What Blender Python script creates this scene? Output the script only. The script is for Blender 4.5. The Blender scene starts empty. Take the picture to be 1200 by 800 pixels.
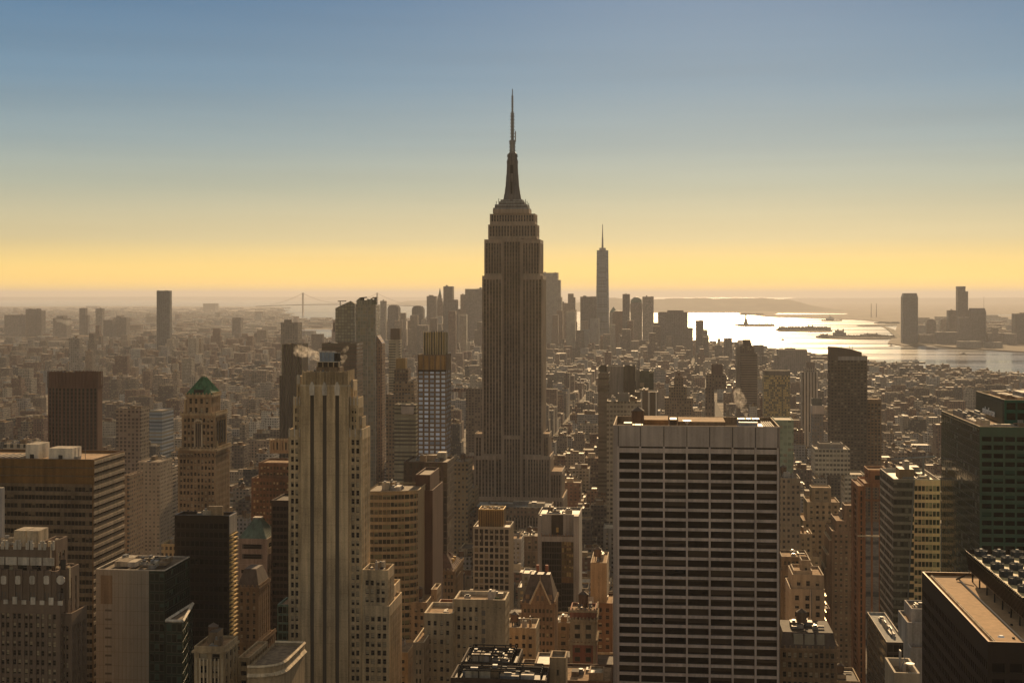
import bpy, math, random
import numpy as np
random.seed(7)
R = math.radians
# ------------------------------------------------------------------ camera, sky, sun, exposure
F, H, YH = 1600.0, 250.0, 345.0          # focal length in photo pixels, eye height (m), horizon row
W0, H0 = 1200.0, 800.0
sc = bpy.context.scene
C = sc.collection
cam = bpy.data.cameras.new('camera'); co = bpy.data.objects.new('camera', cam); C.objects.link(co)
sc.camera = co
co.location = (0, 0, H); co.rotation_euler = (R(90), 0, 0)
cam.sensor_width = 36; cam.lens = F / W0 * 36
cam.shift_y = -(H0 / 2 - YH) / W0
cam.clip_start = 1; cam.clip_end = 400000
sc.render.resolution_x = 1024; sc.render.resolution_y = 682

SUN_AZ, SUN_EL = 8.9, 19.0
wd = bpy.data.worlds.new('World'); sc.world = wd; wd.use_nodes = True
nt = wd.node_tree; N = nt.nodes; L_ = nt.links.new
sky = N.new('ShaderNodeTexSky'); sky.sky_type = 'NISHITA'; sky.sun_disc = False
sky.sun_elevation = R(SUN_EL); sky.sun_rotation = R(SUN_AZ); sky.dust_density = 1.0
bg = N['Background']; bg.inputs[1].default_value = 0.0707
tc = N.new('ShaderNodeTexCoord'); sp = N.new('ShaderNodeSeparateXYZ'); L_(tc.outputs['Generated'], sp.inputs[0])
mp = N.new('ShaderNodeMapRange'); mp.inputs[1].default_value = 0; mp.inputs[2].default_value = 0.5
L_(sp.outputs[2], mp.inputs[0])
rp = N.new('ShaderNodeValToRGB'); L_(mp.outputs[0], rp.inputs[0])
RAMP = [(0.0, (1.3, .78, .13)), (1.2, (.96, .66, .20)), (2.3, (.64, .53, .29)), (4.5, (.40, .425, .335)), (6.2, (.27, .345, .355)),
        (8.7, (.155, .262, .355)), (12.2, (.08, .182, .31)), (17, (.13, .16, .18)), (29.5, (.26, .235, .195))]  # top stops, above the view, warmed and brightened to fill shaded walls
el = rp.color_ramp.elements
while len(el) > 1: el.remove(el[-1])
for i, (e, c) in enumerate(RAMP):
    x = math.sin(R(e)) / 0.5
    k = el[0] if i == 0 else el.new(x)
    k.position = x; k.color = (*[q / 2 for q in c], 1)
s1 = N.new('ShaderNodeVectorMath'); s1.operation = 'SCALE'; s1.inputs['Scale'].default_value = 0.045; L_(sky.outputs[0], s1.inputs[0])
s2 = N.new('ShaderNodeVectorMath'); s2.operation = 'SCALE'; s2.inputs['Scale'].default_value = 20.0
# thin, almost level veils of haze in the sky
vm = N.new('ShaderNodeMapping'); vm.inputs['Scale'].default_value = (1.6, 1.6, 34); vm.inputs['Rotation'].default_value = (0.012, 0.02, 0); L_(tc.outputs['Generated'], vm.inputs[0])
vn = N.new('ShaderNodeTexNoise'); vn.inputs['Scale'].default_value = 1.3; vn.inputs['Detail'].default_value = 5; L_(vm.outputs[0], vn.inputs['Vector'])
vr = N.new('ShaderNodeMapRange'); vr.inputs[1].default_value = .3; vr.inputs[2].default_value = .75; vr.inputs[3].default_value = .955; vr.inputs[4].default_value = 1.07; L_(vn.outputs[0], vr.inputs[0])
vx = N.new('ShaderNodeVectorMath'); vx.operation = 'SCALE'; L_(rp.outputs[0], vx.inputs[0]); L_(vr.outputs[0], vx.inputs['Scale']); L_(vx.outputs[0], s2.inputs[0])
s3 = N.new('ShaderNodeVectorMath'); s3.operation = 'ADD'; L_(s1.outputs[0], s3.inputs[0]); L_(s2.outputs[0], s3.inputs[1])
L_(s3.outputs[0], bg.inputs[0])
sl = bpy.data.lights.new('sun', 'SUN'); so = bpy.data.objects.new('sun', sl); C.objects.link(so)
sl.energy = 5.0; sl.color = (1.0, 0.68, 0.36); sl.angle = R(0.6)
so.rotation_euler = (R(90 - SUN_EL), 0, R(180 - SUN_AZ) - R(0) + R(0))
from mathutils import Vector
_d = Vector((math.cos(R(SUN_EL)) * math.sin(R(SUN_AZ)), math.cos(R(SUN_EL)) * math.cos(R(SUN_AZ)), math.sin(R(SUN_EL))))
so.rotation_euler = _d.to_track_quat('Z', 'Y').to_euler()
so.location = _d * 2000
vs = sc.view_settings; vs.view_transform = 'Standard'; vs.look = 'None'; vs.exposure = 0.5; vs.gamma = 1.0; vs.use_curve_mapping = False
sc.cycles.max_bounces = 5; sc.cycles.diffuse_bounces = 2; sc.cycles.glossy_bounces = 2; sc.cycles.volume_bounces = 0
sc.cycles.transmission_bounces = 2; sc.cycles.transparent_max_bounces = 6
sc.cycles.use_denoising = True
sc.cycles.sample_clamp_indirect = 4.0
HAZE = dict(density=3.15e-5, color=(.65, .66, .71), aniso=0.24)

# ------------------------------------------------------------------ the street grid (u towards the west side, v downtown)
A = R(6.2); ca, sa = math.cos(A), math.sin(A)
def world(u, v): return (u * ca + v * sa, -u * sa + v * ca)
def grid(x, y): return (x * ca - y * sa, x * sa + y * ca)
def U(px, v):
    t = (px - 600) / F
    return (t * v * ca - v * sa) / (ca + t * sa)
def VB(px, u):                                      # v where the line u crosses column px
    t = (px - 600) / F
    return u * (ca + t * sa) / (t * ca - sa)
def Z(py, u, v): return H - (py - YH) * (-u * sa + v * ca) / F
def GP(px, py):
    Y = H * F / (py - YH); return ((px - 600) / F * Y, Y)

# ------------------------------------------------------------------ materials
MATS = {}
def newmat(name):
    m = bpy.data.materials.new(name); m.use_nodes = True
    n = m.node_tree.nodes; return m, n, m.node_tree.links.new, n['Principled BSDF']
def mth(n, l, op, a, b=None, c=None):
    k = n.new('ShaderNodeMath'); k.operation = op
    for i, v in enumerate((a, b, c)):
        if v is None: continue
        if isinstance(v, (int, float)): k.inputs[i].default_value = v
        else: l(v, k.inputs[i])
    return k.outputs[0]
def mixc(n, l, f, a, b, mode='MIX'):
    k = n.new('ShaderNodeMix'); k.data_type = 'RGBA'; k.blend_type = mode
    for i, v in ((0, f), (6, a), (7, b)):
        if isinstance(v, (int, float)): k.inputs[i].default_value = v
        elif isinstance(v, tuple): k.inputs[i].default_value = (*v[:3], 1)
        else: l(v, k.inputs[i])
    return k.outputs[2]
def weather(n, l, base, amt):
    t = n.new('ShaderNodeTexCoord')
    a = n.new('ShaderNodeTexNoise'); a.inputs['Scale'].default_value = .06; a.inputs['Detail'].default_value = 3
    l(t.outputs['Object'], a.inputs['Vector'])
    m = n.new('ShaderNodeMapping'); m.inputs['Scale'].default_value = (.55, .55, .035); l(t.outputs['Object'], m.inputs[0])
    b = n.new('ShaderNodeTexNoise'); b.inputs['Scale'].default_value = 1.; b.inputs['Detail'].default_value = 4; l(m.outputs[0], b.inputs['Vector'])
    c = n.new('ShaderNodeTexNoise'); c.inputs['Scale'].default_value = 1.4; c.inputs['Detail'].default_value = 2; l(t.outputs['Object'], c.inputs['Vector'])
    s = mth(n, l, 'ADD', mth(n, l, 'MULTIPLY', a.outputs[0], .9), mth(n, l, 'ADD', mth(n, l, 'MULTIPLY', b.outputs[0], 1.3), mth(n, l, 'MULTIPLY', c.outputs[0], .5)))
    s = mth(n, l, 'ADD', mth(n, l, 'MULTIPLY', mth(n, l, 'SUBTRACT', s, 1.35), amt), 1.0)
    v = n.new('ShaderNodeVectorMath'); v.operation = 'SCALE'
    if isinstance(base, tuple): v.inputs[0].default_value = base
    else: l(base, v.inputs[0])
    l(s, v.inputs['Scale']); return v.outputs[0]
def stone(key, col, rough=.85, amt=1.2, spec=.14, metal=0):
    if key in MATS: return key
    m, n, l, b = newmat(key); MATS[key] = m
    l(weather(n, l, col, amt), b.inputs['Base Color'])
    b.inputs['Roughness'].default_value = rough; b.inputs['Specular IOR Level'].default_value = spec; b.inputs['Metallic'].default_value = metal
    return key
def pane(key, col=(.013, .011, .009), blind=(.42, .34, .22), share=.5, rough=.12, rail=True, frame=(.12, .10, .08), fw=.07, spec=.3):
    m, n, l, b = newmat(key); MATS[key] = m
    g = n.new('ShaderNodeNewGeometry'); oi = n.new('ShaderNodeObjectInfo')
    r = mth(n, l, 'FRACT', mth(n, l, 'ADD', mth(n, l, 'MULTIPLY', g.outputs['Random Per Island'], 17.3), mth(n, l, 'MULTIPLY', oi.outputs['Random'], 23.7)))
    r2 = mth(n, l, 'FRACT', mth(n, l, 'MULTIPLY', r, 37.7))
    uv = n.new('ShaderNodeUVMap'); s = n.new('ShaderNodeSeparateXYZ'); l(uv.outputs[0], s.inputs[0])
    u, v = s.outputs[0], s.outputs[1]
    isb = mth(n, l, 'LESS_THAN', r, share)
    cov = mth(n, l, 'GREATER_THAN', v, mth(n, l, 'MULTIPLY', r2, .8))
    bl = mth(n, l, 'MULTIPLY', isb, cov)
    dk = mixc(n, l, r2, tuple(c * .5 for c in col), tuple(c * 1.7 for c in col))
    c = mixc(n, l, mth(n, l, 'MULTIPLY', bl, .85), dk, blind)
    e = mth(n, l, 'MINIMUM', mth(n, l, 'MINIMUM', u, mth(n, l, 'SUBTRACT', 1., u)), mth(n, l, 'MINIMUM', v, mth(n, l, 'SUBTRACT', 1., v)))
    fm = mth(n, l, 'LESS_THAN', e, fw)
    if rail:
        fm = mth(n, l, 'MAXIMUM', fm, mth(n, l, 'LESS_THAN', mth(n, l, 'ABSOLUTE', mth(n, l, 'SUBTRACT', v, .5)), .03))
    l(mixc(n, l, fm, c, frame), b.inputs['Base Color'])
    l(mth(n, l, 'ADD', mth(n, l, 'MULTIPLY', mth(n, l, 'MAXIMUM', fm, bl), .4), rough), b.inputs['Roughness'])
    b.inputs['Specular IOR Level'].default_value = spec
    # panes are never perfectly flat
    nz = n.new('ShaderNodeTexNoise'); nz.inputs['Scale'].default_value = .35; tcn = n.new('ShaderNodeTexCoord'); l(tcn.outputs['Object'], nz.inputs['Vector'])
    bp = n.new('ShaderNodeBump'); bp.inputs['Strength'].default_value = .12; bp.inputs['Distance'].default_value = .5
    l(mth(n, l, 'ADD', nz.outputs[0], r), bp.inputs['Height']); l(bp.outputs[0], b.inputs['Normal'])
    return key
def farwall(key, base, win=(.03, .03, .03), pu=3.0, pv=3.6, fu=.5, fv=.5, blind=(.25, .22, .16), share=.25, rough=.2, amt=.8, metal=0, wspec=.5):
    """wall whose windows are part of its surface: for buildings whose windows are a pixel or two"""
    if key in MATS: return key
    m, n, l, b = newmat(key); MATS[key] = m
    uv = n.new('ShaderNodeUVMap'); s = n.new('ShaderNodeSeparateXYZ'); l(uv.outputs[0], s.inputs[0])
    if base is None:
        at = n.new('ShaderNodeAttribute'); at.attribute_name = 'tint'
        cr = n.new('ShaderNodeValToRGB'); l(at.outputs['Fac'], cr.inputs[0]); cr.color_ramp.interpolation = 'CONSTANT'
        e = cr.color_ramp.elements
        PAL = [(.0, (.17, .10, .075)), (.13, (.27, .21, .16)), (.28, (.20, .165, .135)), (.42, (.36, .31, .245)), (.55, (.13, .10, .085)),
               (.65, (.28, .265, .25)), (.76, (.20, .125, .09)), (.86, (.46, .43, .38)), (.94, (.08, .078, .08))]
        for i, (p, c) in enumerate(PAL):
            k = e[0] if i == 0 else (e[1] if i == 1 else e.new(p))
            k.position = p; k.color = (*c, 1)
        base = cr.outputs[0]
        rr = mth(n, l, 'FRACT', mth(n, l, 'MULTIPLY', at.outputs['Fac'], 53.7))
        pu = mth(n, l, 'ADD', mth(n, l, 'MULTIPLY', rr, 2.2), 2.3)
        fu = mth(n, l, 'ADD', mth(n, l, 'MULTIPLY', mth(n, l, 'FRACT', mth(n, l, 'MULTIPLY', at.outputs['Fac'], 91.3)), .35), .38)
    cu = mth(n, l, 'DIVIDE', s.outputs[0], pu); cv = mth(n, l, 'DIVIDE', s.outputs[1], pv)
    m1 = mth(n, l, 'LESS_THAN', mth(n, l, 'FRACT', cu), fu); m2 = mth(n, l, 'LESS_THAN', mth(n, l, 'FRACT', cv), fv)
    mk = mth(n, l, 'MULTIPLY', m1, m2)
    wn = n.new('ShaderNodeTexWhiteNoise'); wn.noise_dimensions = '2D'
    cx = n.new('ShaderNodeCombineXYZ'); l(mth(n, l, 'FLOOR', cu), cx.inputs[0]); l(mth(n, l, 'FLOOR', cv), cx.inputs[1]); l(cx.outputs[0], wn.inputs['Vector'])
    bl = mth(n, l, 'LESS_THAN', wn.outputs[0], share)
    wc = mixc(n, l, bl, mixc(n, l, wn.outputs[0], tuple(c * .5 for c in win), tuple(c * 1.8 for c in win)), blind)
    l(mixc(n, l, mk, weather(n, l, base, amt), wc), b.inputs['Base Color'])
    l(mth(n, l, 'SUBTRACT', .8, mth(n, l, 'MULTIPLY', mk, .8 - rough)), b.inputs['Roughness'])
    l(mth(n, l, 'ADD', .15, mth(n, l, 'MULTIPLY', mk, wspec - .15)), b.inputs['Specular IOR Level'])
    return key

stone('limestone', (.37, .275, .165)); stone('limestone_dark', (.20, .14, .085)); stone('limestone_pale', (.50, .40, .27))
stone('pale_trim', (.50, .44, .36)); stone('travertine', (.40, .335, .29), rough=.6, amt=.7)
stone('brown_brick', (.15, .085, .05)); stone('orange_brick', (.25, .115, .055)); stone('red_brick', (.28, .11, .065)); stone('tan_brick', (.30, .21, .125))
stone('esb_stone', (.34, .265, .20), amt=.9); stone('esb_steel', (.13, .115, .105), rough=.5, metal=.2); stone('concrete', (.34, .30, .26))
stone('white_concrete', (.60, .54, .44)); stone('dark_granite', (.05, .036, .028), rough=.35); stone('black_metal', (.03, .026, .022), rough=.35)
stone('bronze', (.16, .095, .045), rough=.4, metal=.4); stone('gold_spandrel', (.50, .34, .12), rough=.45, metal=.2); stone('grey_metal', (.22, .22, .22), rough=.45, metal=.3)
stone('blue_metal', (.20, .24, .30), rough=.4, metal=.2); stone('copper_green', (.06, .15, .075), rough=.5, amt=1.8); stone('slate_green', (.10, .15, .12), rough=.6)
stone('gravel_roof', (.33, .22, .13), rough=.95, amt=1.2, spec=.1); stone('tar_roof', (.07, .055, .042), rough=.85, amt=1.5, spec=.2); stone('silver_roof', (.36, .30, .22), rough=.62, amt=1.5, spec=.22)
stone('membrane_roof', (.17, .13, .09), rough=.8, amt=1.6, spec=.15); stone('slate_roof', (.10, .075, .06), rough=.6); stone('terracotta', (.28, .12, .06), rough=.7)
stone('tank_wood', (.13, .08, .05)); stone('white_paint', (.78, .78, .76), rough=.5, amt=.3); stone('green_spandrel', (.011, .066, .042), rough=.3, amt=.6, spec=.6)
stone('cream_spandrel', (.93, .62, .36), rough=.45, amt=.5); stone('glass_grey', (.26, .235, .18), rough=.3, amt=.7, spec=.5); stone('glass_green', (.018, .036, .026), rough=.12, amt=.8, spec=.6)  # gold of the first one is reflected sunlight painted into the colour
stone('tan_wall', (.36, .28, .21), amt=.5); stone('pink_sign', (.45, .08, .09)); stone('sign_dark', (.02, .035, .03), rough=.3)
stone('tyre', (.02, .02, .02)); stone('car_black', (.02, .02, .022), rough=.25, spec=.6, amt=.1); stone('car_white', (.7, .7, .68), rough=.3, amt=.1); stone('car_yellow', (.7, .42, .03), rough=.3, amt=.1)
stone('car_grey', (.22, .23, .24), rough=.3, amt=.1); stone('car_red', (.35, .03, .02), rough=.3, amt=.1)
pane('pane'); pane('pane_dark', col=(.008, .006, .005), share=.0, rail=False, fw=.02, spec=.12); pane('pane_band', col=(.016, .014, .011), share=.16, rail=False, fw=.05, blind=(.16, .12, .07))
pane('pane_stripe', col=(.003, .0028, .0025), share=0, rail=False, fw=.0, spec=.0, rough=.6); pane('pane_lit', col=(.05, .045, .03), blind=(.45, .36, .2), share=.4, rail=False)
pane('pane_green', col=(.010, .015, .011), blind=(.02, .055, .036), share=.3, rail=False, fw=.04); pane('pane_sky_reflection', col=(.52, .60, .74), blind=(.75, .82, .9), share=.4, frame=(.1, .1, .1), rough=.25)  # last pane: reflected blue sky painted into the glass colour
pane('pane_glass', col=(.06, .06, .05), blind=(.2, .18, .13), share=.25, rail=False, rough=.08, spec=.9)
farwall('city', None)
farwall('city_far', None, (.10, .09, .075), pu=4, pv=4.5, fu=.5, fv=.4, share=.1)

# ------------------------------------------------------------------ mesh helper
class MB:
    def __init__(s): s.v = []; s.f = []; s.m = []; s.uv = []; s.mats = []; s.t = []; s.tint = 0.
    def mi(s, m):
        if m not in s.mats: s.mats.append(m)
        return s.mats.index(m)
    def poly(s, pts, m, uv=None):
        i = len(s.v); s.v += pts; s.f.append(tuple(range(i, i + len(pts)))); s.m.append(s.mi(m)); s.t.append(s.tint)
        s.uv += uv if uv else [(p[0], p[1]) for p in pts]
    def q(s, a, b, c, d, m, uv=None): s.poly([a, b, c, d], m, uv)
    def wallq(s, p, t, L, z0, z1, m, s0=0, dep=0):
        n = (t[1], -t[0])
        a = (p[0] + t[0] * s0 - n[0] * dep, p[1] + t[1] * s0 - n[1] * dep); b = (a[0] + t[0] * L, a[1] + t[1] * L)
        s.q((a[0], a[1], z0), (b[0], b[1], z0), (b[0], b[1], z1), (a[0], a[1], z1), m, [(s0, z0), (s0 + L, z0), (s0 + L, z1), (s0, z1)])
    def box(s, u0, u1, v0, v1, z0, z1, m, top=None, bot=False):
        s.wallq((u0, v0), (1, 0), u1 - u0, z0, z1, m); s.wallq((u1, v0), (0, 1), v1 - v0, z0, z1, m)
        s.wallq((u1, v1), (-1, 0), u1 - u0, z0, z1, m); s.wallq((u0, v1), (0, -1), v1 - v0, z0, z1, m)
        s.q((u0, v0, z1), (u1, v0, z1), (u1, v1, z1), (u0, v1, z1), top or m)
        if bot: s.q((u0, v1, z0), (u1, v1, z0), (u1, v0, z0), (u0, v0, z0), m)
    def prism(s, pts, z0, z1, m, top=None, pts1=None, cap=True):
        pts1 = pts1 or pts; n = len(pts); acc = 0
        for i in range(n):
            j = (i + 1) % n; d = math.dist(pts[i], pts[j])
            s.q((*pts[i], z0), (*pts[j], z0), (*pts1[j], z1), (*pts1[i], z1), m, [(acc, z0), (acc + d, z0), (acc + d, z1), (acc, z1)]); acc += d
        if cap: s.poly([(*p, z1) for p in pts1], top or m)
    def cyl(s, u, v, r, z0, z1, m, n=10, r1=None, top=None):
        r1 = r if r1 is None else r1
        c = [(math.cos(2 * math.pi * k / n), math.sin(2 * math.pi * k / n)) for k in range(n)]
        s.prism([(u + r * a, v + r * b) for a, b in c], z0, z1, m, top, [(u + r1 * a, v + r1 * b) for a, b in c], cap=r1 > 0.01)
    def bar(s, a, b, r, m):
        a = Vector(a); b = Vector(b); d = (b - a).normalized(); x = d.orthogonal().normalized() * r; y = d.cross(x.normalized()) * r
        o = [x + y, y - x, -x - y, x - y]
        for i in range(4):
            j = (i + 1) % 4; s.q(tuple(a + o[i]), tuple(a + o[j]), tuple(b + o[j]), tuple(b + o[i]), m)
        s.poly([tuple(b + k) for k in o], m); s.poly([tuple(a + k) for k in reversed(o)], m)
    def parapet(s, u0, u1, v0, v1, z0, z1, w, m):
        for (a, b, c, d) in ((u0, u1, v0, v0 + w), (u0, u1, v1 - w, v1), (u0, u0 + w, v0 + w, v1 - w), (u1 - w, u1, v0 + w, v1 - w)):
            s.box(a, b, c, d, z0, z1, m)
    def mesh(s, name, o=(0, 0)):
        me = bpy.data.meshes.new(name)
        me.from_pydata([(p[0] - o[0], p[1] - o[1], p[2]) for p in s.v], [], s.f)
        for m in s.mats: me.materials.append(MATS[m])
        me.polygons.foreach_set('material_index', s.m)
        l = me.uv_layers.new(name='uv'); l.data.foreach_set('uv', np.array(s.uv, dtype=np.float32).ravel())
        at = me.attributes.new('tint', 'FLOAT', 'FACE'); at.data.foreach_set('value', np.array(s.t, dtype=np.float32))
        return me

def tag(o, label=None, cat=None, group=None, kind=None):
    if label: o['label'] = label
    if cat: o['category'] = cat
    if group: o['group'] = group
    if kind: o['kind'] = kind
    return o
def link(name, me, parent=None):
    o = bpy.data.objects.new(name, me); C.objects.link(o)
    if parent: o.parent = parent
    return o
def structure(name, me): return tag(link(name, me), kind='structure')

PANES = {}
def pane_mesh(w, h, m):
    k = (round(w, 2), round(h, 2), m)
    if k not in PANES:
        me = bpy.data.meshes.new('window'); me.from_pydata([(-k[0] / 2, 0, -k[1] / 2), (k[0] / 2, 0, -k[1] / 2), (k[0] / 2, 0, k[1] / 2), (-k[0] / 2, 0, k[1] / 2)], [], [(0, 1, 2, 3)])
        l = me.uv_layers.new(name='uv'); l.data.foreach_set('uv', [0, 0, 1, 0, 1, 1, 0, 1]); me.materials.append(MATS[m]); PANES[k] = me
    return PANES[k]
OCC = []      # footprints already built on: u0,u1,v0,v1,z1
class Bld:
    def __init__(s, name, label, cat, u, v, group=None, maxwin=100):
        s.o = (u, v); s.root = bpy.data.objects.new(name, None); C.objects.link(s.root); s.maxwin = maxwin
        x, y = world(u, v); s.root.location = (x, y, 0); s.root.rotation_euler = (0, 0, -A)
        tag(s.root, label, cat, group); s.parts = {}; s.panes = []; s.subs = []
    def p(s, name, key=None):
        return s.parts.setdefault((name, key), MB())
    def sub(s, pname, name, key=None):
        mb = MB(); s.subs.append((pname, name, mb)); return mb
    def finish(s):
        made = {}
        for (n, k), mb in s.parts.items():
            if not mb.f: continue
            made[(n, k)] = link(n, mb.mesh(n, s.o), s.root); made.setdefault(n, made[(n, k)])
        for pn, n, mb in s.subs:
            if mb.f: link(n, mb.mesh(n, s.o), made[pn])
        s.panes.sort(key=lambda q: (q[6], -q[0][2]))
        for c, t, w, h, m, _, _ in s.panes[:s.maxwin]:
            o = link('window', pane_mesh(w, h, m), s.root); o.location = (c[0] - s.o[0], c[1] - s.o[1], c[2]); o.rotation_euler = (0, 0, math.atan2(t[1], t[0]))
        rest = s.panes[s.maxwin:]
        if rest:
            mb = MB()
            for c, t, w, h, m, _, _ in rest:
                a = (c[0] - t[0] * w / 2, c[1] - t[1] * w / 2); b = (c[0] + t[0] * w / 2, c[1] + t[1] * w / 2)
                mb.q((*a, c[2] - h / 2), (*b, c[2] - h / 2), (*b, c[2] + h / 2), (*a, c[2] + h / 2), m, [(0, 0), (1, 0), (1, 1), (0, 1)])
            tag(link('remaining_windows', mb.mesh('remaining_windows', s.o), s.root), kind='stuff')
        return s.root

def ST(wall, pn='pane', pu=3.2, fw=.5, pv=3.7, fh=.55, dep=.45, sr=0, mode='V', mx=.8, top=2.5, grp=None, sp=None, far=None, roof='gravel_roof', trim=None):
    return dict(locals())
def facade(B, mb, p, t, L, z0, z1, st, side):
    n = (t[1], -t[0]); w = st['wall']; sp = st['sp'] or w; dep = st['dep']; sr = st['sr']
    if st['far']: mb.wallq(p, t, L, z0, z1, st['far']); return
    def P(s, d, z): return (p[0] + t[0] * s - n[0] * d, p[1] + t[1] * s - n[1] * d, z)
    def Q(s0, s1, d, za, zb, m):
        if s1 - s0 > 1e-4 and zb - za > 1e-4: mb.q(P(s0, d, za), P(s1, d, za), P(s1, d, zb), P(s0, d, zb), m, [(s0, za), (s1, za), (s1, zb), (s0, zb)])
    Y = -p[0] * sa + p[1] * ca
    zc = H - (850 - YH) * (Y + 30) / F                      # nothing below this is ever in the picture
    nb = max(1, round((L - 2 * st['mx']) / st['pu'])); pb = (L - 2 * st['mx']) / nb
    g = st['grp'] or [((1 - st['fw']) / 2, (1 + st['fw']) / 2)]
    xs = [(st['mx'] + pb * (i + a), st['mx'] + pb * (i + b)) for i in range(nb) for a, b in g]
    zs = []; z = z1 - st['top']
    while z - st['pv'] * st['fh'] > max(z0 + .8, zc): zs.append((z - st['pv'] * st['fh'], z)); z -= st['pv']
    if not zs: Q(0, L, 0, z0, z1, w); return
    zb, zt = zs[-1][0], zs[0][1]
    Q(0, L, 0, z0, zb, w); Q(0, L, 0, zt, z1, w)
    rank = 0 if side == 'F' else 1
    if st['mode'] == 'V':
        e = 0
        for x0, x1 in xs:
            Q(e, x0, 0, zb, zt, w); e = x1
            mb.q(P(x0, 0, zb), P(x0, dep, zb), P(x0, dep, zt), P(x0, 0, zt), w); mb.q(P(x1, dep, zb), P(x1, 0, zb), P(x1, 0, zt), P(x1, dep, zt), w)
            mb.q(P(x0, 0, zb), P(x1, 0, zb), P(x1, dep, zb), P(x0, dep, zb), w); mb.q(P(x0, dep, zt), P(x1, dep, zt), P(x1, 0, zt), P(x0, 0, zt), w)
            for i, (a, b) in enumerate(zs):
                B.panes.append((P((x0 + x1) / 2, dep, (a + b) / 2), t, x1 - x0, b - a, st['pn'], Y, rank))
                if i + 1 < len(zs):
                    c = zs[i + 1][1]; Q(x0, x1, sr, c, a, sp)
                    mb.q(P(x0, sr, a), P(x1, sr, a), P(x1, dep, a), P(x0, dep, a), sp); mb.q(P(x0, dep, c), P(x1, dep, c), P(x1, sr, c), P(x0, sr, c), sp)
        Q(e, L, 0, zb, zt, w)
    else:
        x0, x1 = xs[0][0], xs[-1][1]
        Q(0, x0, 0, zb, zt, w); Q(x1, L, 0, zb, zt, w)
        mb.q(P(x0, 0, zb), P(x0, dep, zb), P(x0, dep, zt), P(x0, 0, zt), w); mb.q(P(x1, dep, zb), P(x1, 0, zb), P(x1, 0, zt), P(x1, dep, zt), w)
        for i, (a, b) in enumerate(zs):
            mb.q(P(x0, 0, a), P(x1, 0, a), P(x1, dep, a), P(x0, dep, a), sp); mb.q(P(x0, dep, b), P(x1, dep, b), P(x1, 0, b), P(x0, 0, b), sp)
            if i + 1 < len(zs): Q(x0, x1, 0, zs[i + 1][1], a, sp)
            for j, (c, d) in enumerate(xs):
                B.panes.append((P((c + d) / 2, dep, (a + b) / 2), t, d - c, b - a, st['pn'], Y, rank))
                if j + 1 < len(xs):
                    e = xs[j + 1][0]; Q(d, e, sr, a, b, w)
                    if sr < dep: mb.q(P(d, dep, a), P(d, sr, a), P(d, sr, b), P(d, dep, b), w); mb.q(P(e, sr, a), P(e, dep, a), P(e, dep, b), P(e, sr, b), w)

def clutter(B, u0, u1, v0, v1, z, seed=0, n=5, tank=0, hmax=5):
    rr = random.Random(seed); w, d = u1 - u0, v1 - v0
    if w < 4 or d < 4: return
    for i in range(n):
        a = rr.uniform(.08, .3) * w; b = rr.uniform(.12, .35) * d; x = u0 + 1 + rr.random() * max(.1, w - a - 2); y = v0 + 1 + rr.random() * max(.1, d - b - 2)
        h = rr.uniform(1, hmax); k = rr.random()
        if k < .55:
            q = B.p('bulkhead', i); m = rr.choice(['concrete', 'tan_brick', 'grey_metal', 'limestone_dark', 'silver_roof'])
            q.box(x, x + a, y, y + b, z + .02, z + h, m, rr.choice(['silver_roof', 'membrane_roof', 'tar_roof']))
            if rr.random() < .6: q.box(x + a * .2, x + a * .5, y + b * .2, y + b * .6, z + h, z + h + rr.uniform(.5, 1.5), 'grey_metal')
        elif k < .8:
            q = B.p('duct', i); h = .5 + rr.random() * .6
            q.box(x, x + a * 1.3, y, y + .7, z + .4, z + .4 + h, 'grey_metal', 'silver_roof'); q.box(x, x + .7, y + .7, y + b, z + .4, z + .4 + h, 'grey_metal', 'silver_roof')
            q.box(x + .2, x + .4, y + .2, y + .4, z, z + .4, 'grey_metal')
        else:
            q = B.p('vent_unit', i); q.box(x, x + 2.4, y, y + 2.4, z + .02, z + 1.5, 'grey_metal', 'silver_roof'); q.cyl(x + 1.2, y + 1.2, .9, z + 1.5, z + 2., 'black_metal', 10)
    for i in range(tank):
        watertank(B, u0 + w * rr.uniform(.2, .8), v0 + d * rr.uniform(.3, .8), z, rr.uniform(1.7, 2.3), i)
def watertank(B, x, y, z, r=2, key=0, leg=2.5):
    q = B.p('water_tank', key)
    sub = (lambda n: B.sub(('water_tank', key), n)) if hasattr(B, 'sub') else (lambda n: q)
    for a, b in ((-1, -1), (-1, 1), (1, -1), (1, 1)): sub('leg').box(x + a * r * .6 - .12, x + a * r * .6 + .12, y + b * r * .6 - .12, y + b * r * .6 + .12, z, z + leg, 'black_metal')
    q.cyl(x, y, r, z + leg, z + leg + r * 1.9, 'tank_wood', 12); sub('tank_roof').cyl(x, y, r * 1.08, z + leg + r * 1.9, z + leg + r * 2.6, 'slate_roof', 12, r1=.05)

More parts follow.
